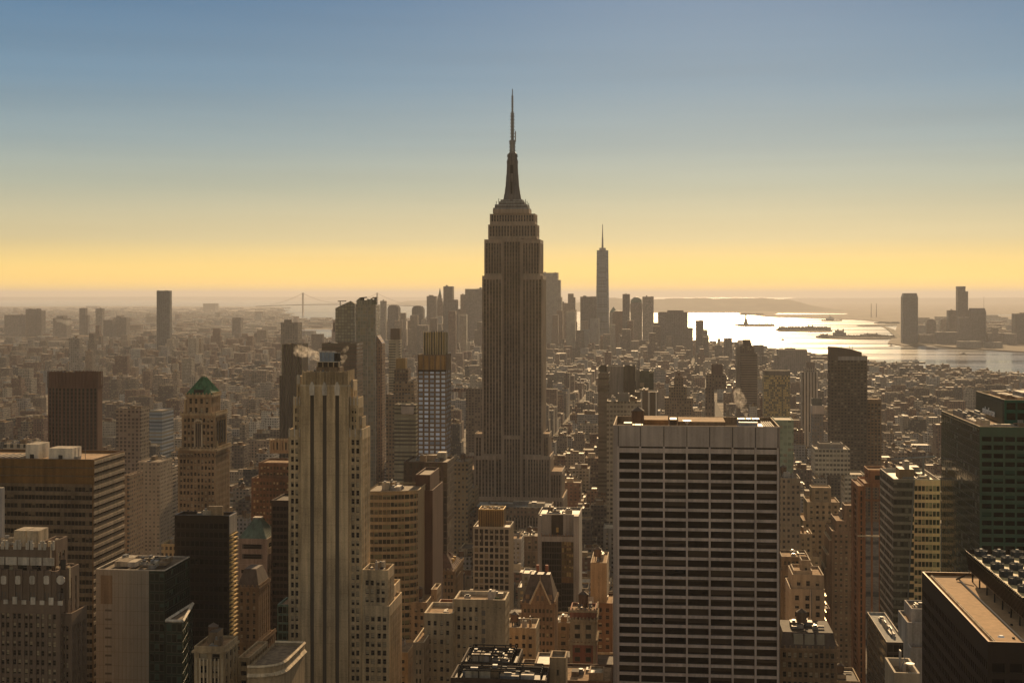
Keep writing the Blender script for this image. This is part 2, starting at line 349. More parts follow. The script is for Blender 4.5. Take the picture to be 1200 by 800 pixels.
def tier(B, u0, u1, v0, v1, z0, z1, st, ph=1.1, pw=.5, key=None, cl=0, tank=0, seed=0, sides=True, roof=None, occ=True, cornice=0):
    mb = B.p('wall', key)
    facade(B, mb, (u0, v0), (1, 0), u1 - u0, z0, z1, st, 'F')
    vr = (u1 + u0) / 2 < 0
    for side, p, t, L in (('R', (u1, v0), (0, 1), v1 - v0), ('B', (u1, v1), (-1, 0), u1 - u0), ('L', (u0, v1), (0, -1), v1 - v0)):
        if side == ('R' if vr else 'L') and sides: facade(B, mb, p, t, L, z0, z1, st, side)
        else: mb.wallq(p, t, L, z0, z1, st['far'] or st['wall'])
    tr = st['trim'] or st['wall']; zr = z1 - ph
    if ph > 0:
        r = B.p('roof', key); r.q((u0 + pw, v0 + pw, zr), (u1 - pw, v0 + pw, zr), (u1 - pw, v1 - pw, zr), (u0 + pw, v1 - pw, zr), roof or st['roof'])
        pm = B.p('parapet', key)
        ring = ((u0, v0), (u1, v0), (u1, v1), (u0, v1)); inn = ((u0 + pw, v0 + pw), (u1 - pw, v0 + pw), (u1 - pw, v1 - pw), (u0 + pw, v1 - pw))
        for i in range(4):
            j = (i + 1) % 4
            pm.q((*ring[i], z1), (*ring[j], z1), (*inn[j], z1), (*inn[i], z1), tr); pm.q((*inn[i], z1), (*inn[j], z1), (*inn[j], zr), (*inn[i], zr), tr)
        if cl or tank: clutter(B, u0 + 1, u1 - 1, v0 + 1, v1 - 1, zr, seed, cl, tank)
    else:
        B.p('roof', key).q((u0, v0, z1), (u1, v0, z1), (u1, v1, z1), (u0, v1, z1), roof or st['roof'])
    if cornice:
        c = B.p('cornice', key); k = cornice
        for zz in (z1 - ph - 1.2,):
            c.box(u0 - k, u1 + k, v0 - k, v0 - .003, zz, zz + .7, tr, bot=True)
            c.box(u1 + .003, u1 + k, v0 - .003, v1, zz, zz + .7, tr, bot=True); c.box(u0 - k, u0 - .003, v0 - .003, v1, zz, zz + .7, tr, bot=True)
    if occ: OCC.append((u0, u1, v0, v1, z1))

def span(x0, x1, v): return U(x0, v), U(x1, v)
def tower(name, label, Y, tiers, cat='building', group=None, maxwin=100, fin=True):
    """tiers, topmost first: (x0, x1, ytop, dv, D, style, opts) in photo columns at the tier's own front plane"""
    x0, x1 = tiers[-1][0], tiers[-1][1]; X = ((x0 + x1) / 2 - 600) / F * Y
    u, v = grid(X, Y); v0 = v
    B = Bld(name, label, cat, u, v0, group, maxwin); B.v0 = v0; B.T = []
    for i, t in enumerate(tiers):
        a, b, yt, dv, D, st = t[:6]; o = dict(t[6]) if len(t) > 6 else {}
        v = v0 + dv; u0, u1 = span(a, b, v)
        if 'xb' in o:
            xb = o.pop('xb'); D = abs(VB(xb, u1 if xb > b else u0) - v)
        z1 = Z(yt, (u0 + u1) / 2, v); z0 = 0
        if 'zb' in o: z0 = Z(o.pop('zb'), (u0 + u1) / 2, v)
        elif i < len(tiers) - 1 and not o.pop('ground', False):
            n = tiers[i + 1]; vn = v0 + n[3]; un = span(n[0], n[1], vn); z0 = Z(n[2], (un[0] + un[1]) / 2, vn) - (n[6].get('ph', 1.1) if len(n) > 6 else 1.1)
        o.pop('ground', None)
        tier(B, u0, u1, v, v + D, z0, z1, st, key=i, seed=o.pop('seed', i + int(a)), **o); B.T.append((u0, u1, v, v + D, z0, z1))
    if fin: B.finish()
    return B

# ------------------------------------------------------------------ ground, water, land
def flat(name, pts, z, mat, kind='structure'):
    mb = MB(); mb.poly([(x, y, z) for x, y in pts], mat); return tag(link(name, mb.mesh(name)), kind=kind)
def poly_mat(key, col, rough, scale=.01, amt=.5, spec=.3):
    m, n, l, b = newmat(key); MATS[key] = m
    t = n.new('ShaderNodeTexCoord'); mpg = n.new('ShaderNodeMapping'); mpg.inputs['Scale'].default_value = (scale, scale * .6, scale); l(t.outputs['Object'], mpg.inputs[0])
    a = n.new('ShaderNodeTexNoise'); a.inputs['Scale'].default_value = 1; a.inputs['Detail'].default_value = 8; l(mpg.outputs[0], a.inputs['Vector'])
    s = mth(n, l, 'ADD', mth(n, l, 'MULTIPLY', mth(n, l, 'SUBTRACT', a.outputs[0], .5), amt * 4), 1.)
    v = n.new('ShaderNodeVectorMath'); v.operation = 'SCALE'; v.inputs[0].default_value = col; l(s, v.inputs['Scale']); l(v.outputs[0], b.inputs['Base Color'])
    b.inputs['Roughness'].default_value = rough; b.inputs['Specular IOR Level'].default_value = spec
poly_mat('asphalt', (.045, .04, .035), .95, .2, spec=.08); poly_mat('sidewalk', (.16, .13, .10), .95, .3, spec=.08); poly_mat('far_land', (.09, .07, .05), .95, .004, .7, spec=.1)
poly_mat('hill_land', (.055, .05, .035), .95, .003, .6, spec=.08)
m, n, l, b = newmat('water'); MATS['water'] = m
b.inputs['Base Color'].default_value = (.02, .03, .035, 1); b.inputs['IOR'].default_value = 1.33
t = n.new('ShaderNodeTexCoord'); mg = n.new('ShaderNodeMapping'); mg.inputs['Scale'].default_value = (.00045, .0030, 1); l(t.outputs['Object'], mg.inputs[0])
a = n.new('ShaderNodeTexNoise'); a.inputs['Scale'].default_value = 1; a.inputs['Detail'].default_value = 6; a.inputs['Roughness'].default_value = .6; l(mg.outputs[0], a.inputs['Vector'])
mr = n.new('ShaderNodeMapRange'); mr.inputs[1].default_value = .4; mr.inputs[2].default_value = .62; mr.inputs[3].default_value = .12; mr.inputs[4].default_value = .27
l(a.outputs[0], mr.inputs[0]); l(mr.outputs[0], b.inputs['Roughness'])
a2 = n.new('ShaderNodeTexNoise'); a2.inputs['Scale'].default_value = .03; a2.inputs['Detail'].default_value = 4; l(t.outputs['Object'], a2.inputs['Vector'])
bp = n.new('ShaderNodeBump'); bp.inputs['Strength'].default_value = .35; bp.inputs['Distance'].default_value = 3; l(a2.outputs[0], bp.inputs['Height']); l(bp.outputs[0], b.inputs['Normal'])

FAR = 125000.
flat('water', [(-110000, -3000), (110000, -3000), (110000, FAR), (-110000, FAR)], -4, 'water')
SHORE = [(740, 406.5), (870, 409), (900, 416), (940, 421), (1000, 430), (1100, 437), (1200, 445), (1300, 455)]
isl = [(-30000, -2900), (2200, -2900), (2000, 1000)] + [GP(*p) for p in reversed(SHORE)] + [GP(690, 406), GP(560, 401), GP(556, 374), GP(500, 373.5), GP(445, 373), GP(430, 375)]
isl += [GP(400, 374), GP(336, 371), GP(330, 359.5), GP(180, 358.5), GP(0, 359), GP(-700, 360)]
flat('ground', isl, 0, 'far_land')
flat('streets', [(-3000, -300), (2000, -300)] + [GP(a, b + 1.5) for a, b in reversed(SHORE)] + [(-1500, 6500), (-3000, 6000)], .05, 'asphalt')
flat('upper_bay_inlet', [GP(344, 398), GP(352, 386), GP(398, 386), GP(398, 397), GP(372, 399)], .12, 'water')
flat('canal_inlet', [GP(342, 373.5), GP(350, 370.5), GP(396, 370.5), GP(394, 374)], .12, 'water')
flat('opposite_shore', [GP(1040, 402), GP(1060, 405), GP(1090, 404), GP(1120, 407), GP(1200, 412), GP(1340, 418), (30000, 3000), (90000, 40000), GP(1300, 350.5), GP(760, 350.5), GP(655, 351.5),
     GP(655, 356), GP(740, 362), GP(768, 366), GP(862, 366), GP(900, 371), GP(1000, 374), GP(1052, 378), GP(1048, 392)], 0, 'far_land')
flat('far_shore', [GP(450, 357), GP(640, 357.5), GP(900, 355), GP(900, 350), GP(450, 351)], 1, 'far_land')
flat('harbour_basin', [GP(908, 368.2), GP(912, 367.0), GP(994, 367.3), GP(990, 368.5)], .5, 'water')
flat('tidal_river', [GP(1150, 381), GP(1156, 379.5), GP(1200, 380.5), GP(1260, 383), GP(1200, 383)], .5, 'water')
flat('tidal_creek', [GP(1140, 369.4), GP(1160, 368.6), GP(1210, 369), GP(1200, 370)], .5, 'water')

def hill(name, px0, px1, Y, top, mat='hill_land', seed=0, n=60, depth=3500):
    mb = MB(); rr = random.Random(seed); k = [rr.uniform(0, 6) for _ in range(4)]
    pts = []
    for i in range(n + 1):
        f = i / n; px = px0 + (px1 - px0) * f; x = (px - 600) / F * Y
        e = min(1, f * 7) * min(1, (1 - f) * 7)
        wob = .5 + .5 * math.sin(f * 9 + k[0]) * .5 + .18 * math.sin(f * 23 + k[1]) + .1 * math.sin(f * 57 + k[2]) + .05 * math.sin(f * 131 + k[3])
        pts.append((x, top(f) * e * (.82 + .18 * wob)))
    for (x0, h0), (x1, h1) in zip(pts, pts[1:]):
        for (ya, fa), (yb, fb) in (((0, 0), (.35, .6)), ((.35, .6), (.6, 1.)), ((.6, 1.), (1, 0))):
            mb.q((x0, Y + ya * depth, h0 * fa), (x1, Y + ya * depth, h1 * fa), (x1, Y + yb * depth, h1 * fb), (x0, Y + yb * depth, h0 * fb), mat)
    structure(name, mb.mesh(name))
hill('hills', 655, 1010, 20500, lambda f: 208 - 60 * max(0, f - .55) * 1.2, seed=3)
hill('far_ridge', -200, 640, 60000, lambda f: 150, seed=5, depth=9000)
hill('distant_ridge', 900, 1500, 42000, lambda f: 150, seed=8, depth=9000)
hill('low_ridge', 440, 660, 30500, lambda f: 120, seed=9)

# islands in the bay
def island(name, pts, z=3): 
    mb = MB(); mb.prism(list(reversed(pts)) if False else pts, -3.9, z, 'hill_land'); return structure(name, mb.mesh(name))
def ell(px, py, wpx, dep, n=18):
    x, y = GP(px, py); w = wpx / 2 / F * y
    return [(x + w * math.cos(2 * math.pi * k / n), y + dep * math.sin(2 * math.pi * k / n)) for k in range(n)]
island('island', ell(884, 381, 46, 260)); island('wooded_island', ell(942, 387, 62, 330)); island('long_island', ell(1003, 395, 92, 260))
island('breakwater', ell(880, 368.5, 30, 150))
flat('spit', [GP(1003, 381), GP(1060, 378), GP(1060, 380.5), GP(1010, 382)], .3, 'hill_land'); flat('pier_strip', [GP(1030, 380), GP(1048, 386), GP(1056, 395), GP(1051, 396), GP(1040, 386)], .4, 'hill_land')

# blocks with kerbed sidewalks
AVE = [-2400, -2120, -1850, -1600, -1350, -1110, -910, -715, -585, -450, -305, -172, 118, 385, 655, 925, 1195, 1460, 1660]
ST0 = 38; 
def shore_row(px):
    if px < 740: return 406.5
    for (a, ya), (b, yb) in zip(SHORE, SHORE[1:]):
        if px <= b: return ya + (yb - ya) * (px - a) / (b - a)
    return 456
mb = MB()
for k in range(-1, 82):
    v0 = ST0 + k * 80.5 + 9
    for a, b in zip(AVE, AVE[1:]):
        cx, cy = world((a + b) / 2, v0 + 30)
        if cy > 0 and abs(cx) / cy > .48 and cy > 300: continue
        if cx > 1500 and cy > 3800: continue
        if 600 + cx / cy * F > 700 and cy > 3000 and max(YH + H * F / (cy + q) - shore_row(600 + (cx + p) / (cy + q) * F) for p, q in ((0, 0),)) < 6: continue
        mb.box(a + 11, b - 11, v0, v0 + 62.5, .06, .2, 'sidewalk')
o = structure('pavements', mb.mesh('pavements')); o.rotation_euler = (0, 0, -A)
mb = MB()
for u in (113.5, 118, 122.5):
    v = 560
    while v < 1500: mb.q((u - .08, v, .056), (u + .08, v, .056), (u + .08, v + 3, .056), (u - .08, v + 3, .056), 'white_paint'); v += 9
for k in range(7, 16):
    v = ST0 + k * 80.5
    for vv in (v - 10.5, v + 10):
        for i in range(12): mb.q((109 + i * 1.6, vv - 1.6, .057), (109.6 + i * 1.6, vv - 1.6, .057), (109.6 + i * 1.6, vv + 1.6, .057), (109 + i * 1.6, vv + 1.6, .057), 'white_paint')
o = structure('road_markings', mb.mesh('road_markings')); o.rotation_euler = (0, 0, -A)

# ------------------------------------------------------------------ EMPIRE tower (central skyscraper with a mast)
PAIR = [(.10, .42), (.58, .90)]; TRI = [(.06, .28), (.39, .61), (.72, .94)]
def central_tower():
    Y = 1275.; u, v0 = grid(0, Y)
    B = Bld('art_deco_skyscraper', 'tallest tower of all, stepped brown stone shaft with tapering mast and needle antenna', 'skyscraper', u, v0)
    st = ST('esb_stone', 'pane_esb', pu=5.4, pv=3.75, fh=.58, dep=.5, sr=.3, mx=1.0, top=3.5, grp=PAIR, roof='gravel_roof', sp='esb_spandrel')
    stone('esb_spandrel', (.11, .08, .06), rough=.5); pane('pane_esb', col=(.028, .018, .012), share=.22, blind=(.20, .13, .08), rail=False, fw=.06)
    def blk(x0, x1, yt, dv, D, key, yb=None, s=st, **k):
        v = v0 + dv; a, b = span(x0, x1, v); um = (a + b) / 2
        z0 = 0 if yb is None else Z(yb, um, v)
        tier(B, a, b, v, v + D, z0, Z(yt, um, v), s, key=key, **k); return a, b, v, Z(yt, um, v)
    # core rising through everything; recessed centre bay
    blk(589, 611, 279, 7, 30, 'core', yb=512)
    blk(567.5, 589, 280.5, 4, 36, 'upper left', yb=323.5); blk(611, 633, 280.5, 4, 36, 'upper right', yb=323.5)
    blk(565, 589, 323, 3, 39, 'shaft left', yb=535); blk(611, 636, 323, 3, 39, 'shaft right', yb=535)
    stc = dict(st, top=1.3); blk(572, 629, 263, 8, 28, 'crown', yb=280, ph=1, s=stc); blk(574, 627, 250.5, 9.5, 25, 'crown top', yb=264, ph=1, s=stc)
    blk(589, 611, 510, 0, 8, 'centre base', yb=640)
    blk(565, 589, 533.5, 1.5, 40, 'waist left', yb=640); blk(611, 636, 533.5, 1.5, 40, 'waist right', yb=640)
    blk(556, 565.5, 508, 6, 30, 'shoulder left', yb=640); blk(636, 643.5, 508, 6, 30, 'shoulder right', yb=640)
    blk(555.5, 581, 534, -2, 40, 'wing left', yb=700); blk(617, 645, 534, -2, 40, 'wing right', yb=700)
    blk(541, 557, 550, 4, 42, 'outer left', yb=700); blk(644, 658.5, 552, 4, 42, 'outer right', yb=700)
    blk(540, 660, 582, -3.5, 56, 'base', yb=900, ph=1)
    # mast
    uc = sum(U(x, v0 + 22) for x in (577, 624)) / 2; vc = v0 + 22; k = 1 / F * 1297
    def z(py): return H - (py - YH) * k
    def hw(px): return px * k / 2
    m = B.p('observation_deck')
    for a, b, w in ((251, 246, 42), (246, 242, 38), (242, 238.5, 30), (238.5, 236, 26)):
        m.box(uc - hw(w), uc + hw(w), vc - hw(w) * .8, vc + hw(w) * .8, z(a), z(b), 'esb_stone' if w > 38 else 'esb_steel')
        rl = B.p('railing'); rl.parapet(uc - hw(w) + .2, uc + hw(w) - .2, vc - hw(w) * .8 + .2, vc + hw(w) * .8 - .2, z(b), z(b) + 1.3, .12, 'grey_metal')
    for x, h in ((-19, 6), (-16, 9), (-13, 5), (14, 5), (17, 8), (19, 6), (-20, 3), (21, 4)):
        B.p('antenna', x).bar((uc + hw(x * 2) * .95, vc - 6, z(243)), (uc + hw(x * 2) * .95, vc - 6, z(243) + h * .9), .22, 'grey_metal')
    ms = B.p('mast')
    prof = [(236, 18), (228, 16), (220, 14.5), (212, 13), (190, 12.2), (187, 11.4), (184, 9)]
    def ring(w):
        h = hw(w); c = h * .45; return [(uc - c, vc - h), (uc + c, vc - h), (uc + h, vc - c), (uc + h, vc + c), (uc + c, vc + h), (uc - c, vc + h), (uc - h, vc + c), (uc - h, vc - c)]
    for (ya, wa), (yb, wb) in zip(prof, prof[1:]): ms.prism(ring(wa), z(ya), z(yb), 'esb_steel', pts1=ring(wb))
    for sx, sy in ((-1, 0), (1, 0), (0, -1), (0, 1)):       # four winged buttresses
        f = B.p('buttress', (sx, sy))
        for (ya, wa), (yb, wb) in zip([(236, 21.5), (228, 18.5), (219, 15.8), (205, 13.6)], [(228, 19), (219, 16.2), (205, 14), (192, 12.4)]):
            ra, rb = hw(wa), hw(wb); t = 1.3
            if sx: f.prism([(uc + sx * ra, vc - t), (uc + sx * ra, vc + t), (uc, vc + t), (uc, vc - t)][::sx], z(ya), z(yb), 'esb_steel', pts1=[(uc + sx * rb, vc - t), (uc + sx * rb, vc + t), (uc, vc + t), (uc, vc - t)][::sx])
            else: f.prism([(uc - t, vc + sy * ra), (uc + t, vc + sy * ra), (uc + t, vc), (uc - t, vc)][::-sy], z(ya), z(yb), 'esb_steel', pts1=[(uc - t, vc + sy * rb), (uc + t, vc + sy * rb), (uc + t, vc), (uc - t, vc)][::-sy])
    gl = B.p('mast_glazing'); gl.box(uc - 1.5, uc + 1.5, vc - hw(13.5), vc - hw(9), z(232), z(194), 'black_metal')
    gl.box(uc - .8, uc + .8, vc - hw(19), vc - hw(12), z(235), z(214), 'black_metal')
    hd = B.p('mast_head')
    for ya, yb, w, w1 in ((192, 188.5, 13.4, 13.4), (188.5, 184, 12.4, 11), (184, 180.5, 13, 11.5), (180.5, 178, 10, 6)): hd.cyl(uc, vc, hw(w), z(ya), z(yb), 'esb_steel', 16, r1=hw(w1))
    an = B.p('spire')
    for ya, yb, w in ((178, 167, 6.4), (167, 165, 8), (165, 134, 3.6), (134, 132.5, 4.6), (132.5, 112, 2.0), (112, 104.5, 1.0)): an.cyl(uc, vc, hw(w), z(ya), z(yb), 'grey_metal', 8)
    for yy in range(136, 178, 4): an.cyl(uc, vc, hw(5.6 if yy < 165 else 8), z(yy + .9), z(yy), 'grey_metal', 8)
    an.box(uc + hw(6), uc + hw(8.4), vc - .6, vc + .6, z(166), z(154), 'grey_metal')
    for yy in range(113, 132, 3): an.box(uc - hw(3), uc + hw(3), vc - .3, vc + .3, z(yy + .7), z(yy), 'grey_metal')
    B.finish()
central_tower()

# ------------------------------------------------------------------ 500 : pale shaft with three black stripes
stone('limestone_warm', (.47, .355, .215), amt=1.3)
def striped_shaft():
    Y = 588.; u, v0 = grid((380 - 600) / F * Y, Y)
    B = Bld('striped_tower', 'tan stone tower with three long black vertical stripes, steam drifting off its top', 'skyscraper', u, v0)
    pair = ST('limestone_warm', 'pane', pu=5.2, pv=3.62, fh=.62, dep=.4, sr=.12, mx=.8, top=4.5, grp=[(.12, .42), (.58, .88)])
    u0, u1 = span(352.5, 408, v0); um = (u0 + u1) / 2
    def z(py, v=v0): return Z(py, um, v)
    D = 14.
    mb = B.p('wall', 'shaft'); zb, zt, zc = 40, z(462.5), z(453)
    xs = [(U(a, v0), U(b, v0)) for a, b in ((363.6, 367.9), (378.2, 382.6), (393, 397.4))]
    e = u0
    for a, b in xs:
        mb.wallq((e, v0), (1, 0), a - e, 0, zc, 'limestone_warm'); 
        mb.wallq((a, v0), (1, 0), b - a, zt, zc, 'limestone_warm'); mb.wallq((a, v0), (0, 1), .8, 0, zt, 'limestone_dark'); mb.wallq((b, v0 + .8), (0, -1), .8, 0, zt, 'limestone_dark')
        sb = B.p('window_stripe', a); sb.wallq((a, v0 + .8), (1, 0), b - a, 0, zt, 'pane_stripe')
        k = 0
        zz = zt - 3.6
        while zz > 60 and False: pass
        f = B.p('finial', a); c = (a + b) / 2
        f.prism([(c - 1., v0 - .35), (c + 1., v0 - .35), (c + 1., v0), (c - 1., v0)], zt - .2, zt + 3.2, 'pale_trim', pts1=[(c - 1.2, v0 - .4), (c + 1.2, v0 - .4), (c + 1.2, v0), (c - 1.2, v0)])
        f.prism([(c - 1.2, v0 - .4), (c + 1.2, v0 - .4), (c + 1.2, v0), (c - 1.2, v0)], zt + 3.2, zt + 5.6, 'pale_trim', pts1=[(c - .3, v0 - .3), (c + .3, v0 - .3), (c + .3, v0), (c - .3, v0)])
        e = b
    mb.wallq((e, v0), (1, 0), u1 - e, 0, zc, 'limestone_warm')
    facade(B, mb, (u1, v0), (0, 1), D, 0, zc, pair, 'R'); mb.wallq((u0, v0 + D), (0, -1), D, 0, zc, 'limestone_warm'); mb.wallq((u1, v0 + D), (-1, 0), u1 - u0, 0, zc, 'limestone_warm')
    jt = mb; zz = zc - 9
    while zz > 40:
        e = u0 + .05
        for a, b in xs + [(u1 - .05, u1)]: jt.box(e, a - .02, v0 - .012, v0 - .003, zz, zz + .07, 'limestone_dark'); e = b + .02
        zz -= 7.24
    ld = B.p('ledge'); ld.box(u0 - .15, u1 + .15, v0 - .25, v0 + D, zc, zc + .8, 'limestone_pale')
    # fluted parapet crown
    c0, c1 = U(354, v0), U(406.5, v0); z1 = z(436.5); cr = B.p('crown')
    cr.box(c0, c1, v0 + .8, v0 + D - 1, zc + .8, z1 - 1.2, 'limestone_dark', 'tar_roof')
    nn = 30; w = (c1 - c0) / nn
    for i in range(nn): cr.box(c0 + i * w, c0 + i * w + w * .55, v0 + .25, v0 + .798, zc + .8, z1 + (.4 if i % 3 else .9), 'limestone_warm')
    nn = 13; w = (D - 2) / nn
    for i in range(nn): cr.box(c1 + .002, c1 + .5, v0 + .8 + i * w, v0 + .8 + i * w + w * .55, zc + .8, z1 + (.4 if i % 3 else .9), 'limestone_warm')
    B.p('roof_parapet').parapet(c0 + .02, c1 - .02, v0 + .82, v0 + D - 1.02, z1 - 1.2, z1, .5, 'limestone_dark')
    # mechanical storeys
    p0, p1 = U(370.5, v0 + 5), U(398, v0 + 5); mm = B.p('penthouse')
    mm.box(p0, p1, v0 + 5, v0 + 12.4, z1 - 1.2, z(430, v0 + 5), 'limestone_dark', 'tar_roof'); mm.box(p0 + .6, p1 - 1, v0 + 6, v0 + 12, z(430, v0 + 5), z(424.5, v0 + 5), 'dark_granite', 'tar_roof')
    for i in range(5): mm.box(p0 + .3 + i * (p1 - p0 - 1) / 4, p0 + .7 + i * (p1 - p0 - 1) / 4, v0 + 5.4, v0 + 5.9, z1 - .2, z(424, v0 + 5), 'limestone_warm')
    mm.box(p0, p1 - .5, v0 + 5, v0 + 12.3, z(424.4, v0 + 5), z(423.6, v0 + 5), 'pale_trim')
    tk = B.p('cooling_tower'); a, b = U(374.5, v0 + 7), U(391.5, v0 + 7); tk.box(a, b, v0 + 7, v0 + 12, z(423.6, v0 + 7), z(413, v0 + 7), 'blue_metal', 'silver_roof')
    for i in range(4): tk.box(a + (i + .5) * (b - a) / 4 - .1, a + (i + .5) * (b - a) / 4 + .1, v0 + 6.8, v0 + 6.998, z(423, v0 + 7), z(413, v0 + 7), 'grey_metal')
    for i in range(3): tk.cyl(a + (i + .5) * (b - a) / 3, v0 + 9.5, 1.4, z(413, v0 + 7), z(412, v0 + 7), 'grey_metal', 10)
    st_ = B.p('exhaust_stack')
    for q in (393.5, 396.5): c = U(q, v0 + 8); st_.cyl(c, v0 + 8, .9, z(424, v0 + 8), z(413.5, v0 + 8), 'black_metal', 10)
    clutter(B, c0 + 1, c1 - 1, v0 + 2, v0 + D - 2, z1 - 1.2, 4, 6, 0, 2.5)
    OCC.append((u0 - 8, u1 + 8, v0, v0 + D + 25, z1))
    # flanking wings stepping down
    for key, x0, x1, yt, dv, DD in (('left high', 347.5, 352.4, 441, 4, 9), ('left mid', 343.5, 352.4, 466, 2.5, 11), ('left low', 338, 352.4, 503, 1.2, 17),
                                    ('right high', 408.2, 414, 446, 5, 8), ('right mid', 408.2, 420, 466, 2.8, 10), ('right step', 420.2, 424.5, 489, 6, 8), ('right low', 408.2, 424, 503, 1.2, 17)):
        a, b = U(x0, v0 + dv), U(x1, v0 + dv); m2 = (a + b) / 2
        if key.startswith('right'): a = max(a, u1 + .02)
        else: b = min(b, u0 - .02)
        tier(B, a, b, v0 + dv, v0 + dv + DD, 0, Z(yt, m2, v0 + dv), dict(pair, pu=max(4.6, b - a - 1.6), mx=.6, pv=3.62), key=key, cl=0, ph=.8, pw=.35)
        sc_ = B.p('finial', key)
        for q in range(3): sc_.box(a + .2 + q * (b - a - .9) / 2, a + .7 + q * (b - a - .9) / 2, v0 + dv - .12, v0 + dv - .003, Z(yt, m2, v0 + dv) - 3.2, Z(yt, m2, v0 + dv) + .7, 'pale_trim')
    # lower block on the right
    v = v0 - 1; a, b = U(424.5, v), U(454.5, v)
    tier(B, a, b, v, v + 14, 0, Z(667, a, v), dict(pair, pu=5.4), key='annex', cl=5, ph=1.6, seed=3)
    v = v0 - 3; a, b = U(424.6, v), U(456.5, v)
    tier(B, a, b, v, v + 28, 0, Z(709, a, v), dict(pair, pu=4.6), key='annex low', ph=1.2)
    v = v0 + 12; a, b = U(440, v), U(458, v)
    tier(B, a, b, v, v + 22, 0, Z(690, a, v), dict(pair, pu=5.), key='annex side', ph=1.2, cl=2)
    B.finish()
striped_shaft()

stone('travertine_light', (.50, .415, .36), rough=.6, amt=.8)
# ------------------------------------------------------------------ wide white-grid slab
def grid_slab():
    pane('pane_slab', col=(.014, .009, .006), share=.35, blind=(.065, .043, .024), rail=False, fw=.0, spec=.2)
    Y = 585.; u, v0 = grid((816 - 600) / F * Y, Y)
    B = Bld('grid_facade_tower', 'wide grey travertine slab with seven columns of black strip windows', 'office tower', u, v0)
    u0, u1 = span(718.5, 914, v0); z1 = Z(499, (u0 + u1) / 2, v0); D = 45.
    ex = (U(723.5, v0) - u0)
    mb = B.p('wall'); L = u1 - u0; m = 'travertine'
    zt = Z(524.5, 35, v0); pitch = 11.42 / F * (v0 - 2); n = 27
    x = [U(q, v0) - u0 for q in (724.5, 750.3, 778, 805, 831.7, 858.6, 885.5, 911.8)]
    def P(s, d, z): return (u0 + s, v0 + d, z)
    def Q(s0, s1, d, za, zb, m=m): mb.q(P(s0, d, za), P(s1, d, za), P(s1, d, zb), P(s0, d, zb), m)
    Q(0, L, .6, zt, z1); Q(0, x[0], .6, 0, zt); Q(x[7], L, .6, 0, zt)
    za = zt
    rows = [(Z(526.5, 35, v0), Z(524.5, 35, v0))] + [(Z(532 + 11.42 * i + 8.1, 35, v0), Z(532 + 11.42 * i, 35, v0)) for i in range(n)]
    for i, (lo, hi) in enumerate(rows):
        nx = rows[i + 1][1] if i + 1 < len(rows) else 0
        Q(x[0], x[7], .6, nx, lo, 'travertine_light')
        mb.q(P(x[0], .6, lo), P(x[7], .6, lo), P(x[7], 1.5, lo), P(x[0], 1.5, lo), m); mb.q(P(x[0], 1.5, hi), P(x[7], 1.5, hi), P(x[7], .6, hi), P(x[0], .6, hi), m)
        for j in range(7):
            B.panes.append(((u0 + (x[j] + x[j + 1]) / 2, v0 + 1.5, (lo + hi) / 2), (1, 0), x[j + 1] - x[j], hi - lo, 'pane_slab', Y, 0 if i else 1))
    for j in range(8):
        pr = B.p('pier', j); xx = x[j]; pr.box(u0 + xx - .4, u0 + xx + .4, v0, v0 + 1.6, 0, Z(524.5, 35, v0), 'travertine_light')
        B.p('pier', j).box(u0 + xx - .12, u0 + xx + .12, v0 + .45, v0 + .598, Z(524.4, 35, v0), z1 - .4, 'black_metal')
    k = 0
    for s, p, t, LL in (('R', (u1, v0), (0, 1), D), ('B', (u1, v0 + D), (-1, 0), L), ('L', (u0, v0 + D), (0, -1), D)): mb.wallq(p, t, LL, 0, z1, m)
    zr = z1 - 3.2
    B.p('parapet').parapet(u0 + .01, u1 - .01, v0 + .61, v0 + D - .01, zr, z1 + .01, .5, 'tan_brick')
    B.p('roof').q((u0 + .8, v0 + .8, zr), (u1 - .8, v0 + .8, zr), (u1 - .8, v0 + D - .8, zr), (u0 + .8, v0 + D - .8, zr), 'gravel_roof')
    # roof plant
    def bx(name, key, x0, x1, dv, d, h, m2, top='membrane_roof', zo=0): 
        a, b = U(x0, v0 + dv), U(x1, v0 + dv); B.p(name, key).box(a, b, v0 + dv, v0 + dv + d, zr + .02 + zo, zr + zo + h, m2, top)
    bx('penthouse', 0, 754, 783, 12, 20, 4.6, 'bronze', 'gravel_roof'); bx('penthouse', 1, 795, 850, 16, 22, 3.6, 'limestone_dark', 'gravel_roof'); bx('bulkhead', 2, 731, 741, 8, 6, 3.4, 'concrete', 'silver_roof')
    bx('bulkhead', 3, 741, 754, 6, 10, 2.4, 'concrete', 'silver_roof'); bx('cooling_tower', 4, 866, 888, 8, 16, 4.2, 'blue_metal', 'silver_roof'); bx('bulkhead', 5, 785, 793, 12, 10, 4.8, 'dark_granite', 'silver_roof')
    bx('duct', 6, 853, 866, 7, 3, 1.6, 'grey_metal', 'silver_roof'); bx('duct', 7, 888, 896, 7, 20, 2, 'dark_granite', 'silver_roof')
    for i in range(5): bx('skylight', 10 + i, 897 + i * 2.6, 898.4 + i * 2.6, 6, 30, 2.2, 'white_concrete', 'white_concrete')
    for i in range(3): c = U(870 + 7 * i, v0 + 16); B.p('cooling_fan', i).cyl(c, v0 + 16, 2.2, zr + 4.2, zr + 5.2, 'grey_metal', 14)
    watertank(B, U(747.5, v0 + 10), v0 + 10, zr + 2.4, 2.7, 0, 1.2)
    c = U(805, v0 + 12); B.p('satellite_dish').cyl(c, v0 + 12, .3, zr, zr + 3, 'grey_metal', 8); B.p('satellite_dish').cyl(c, v0 + 12, .3, zr + 3, zr + 4.4, 'white_paint', 14, r1=2.0)
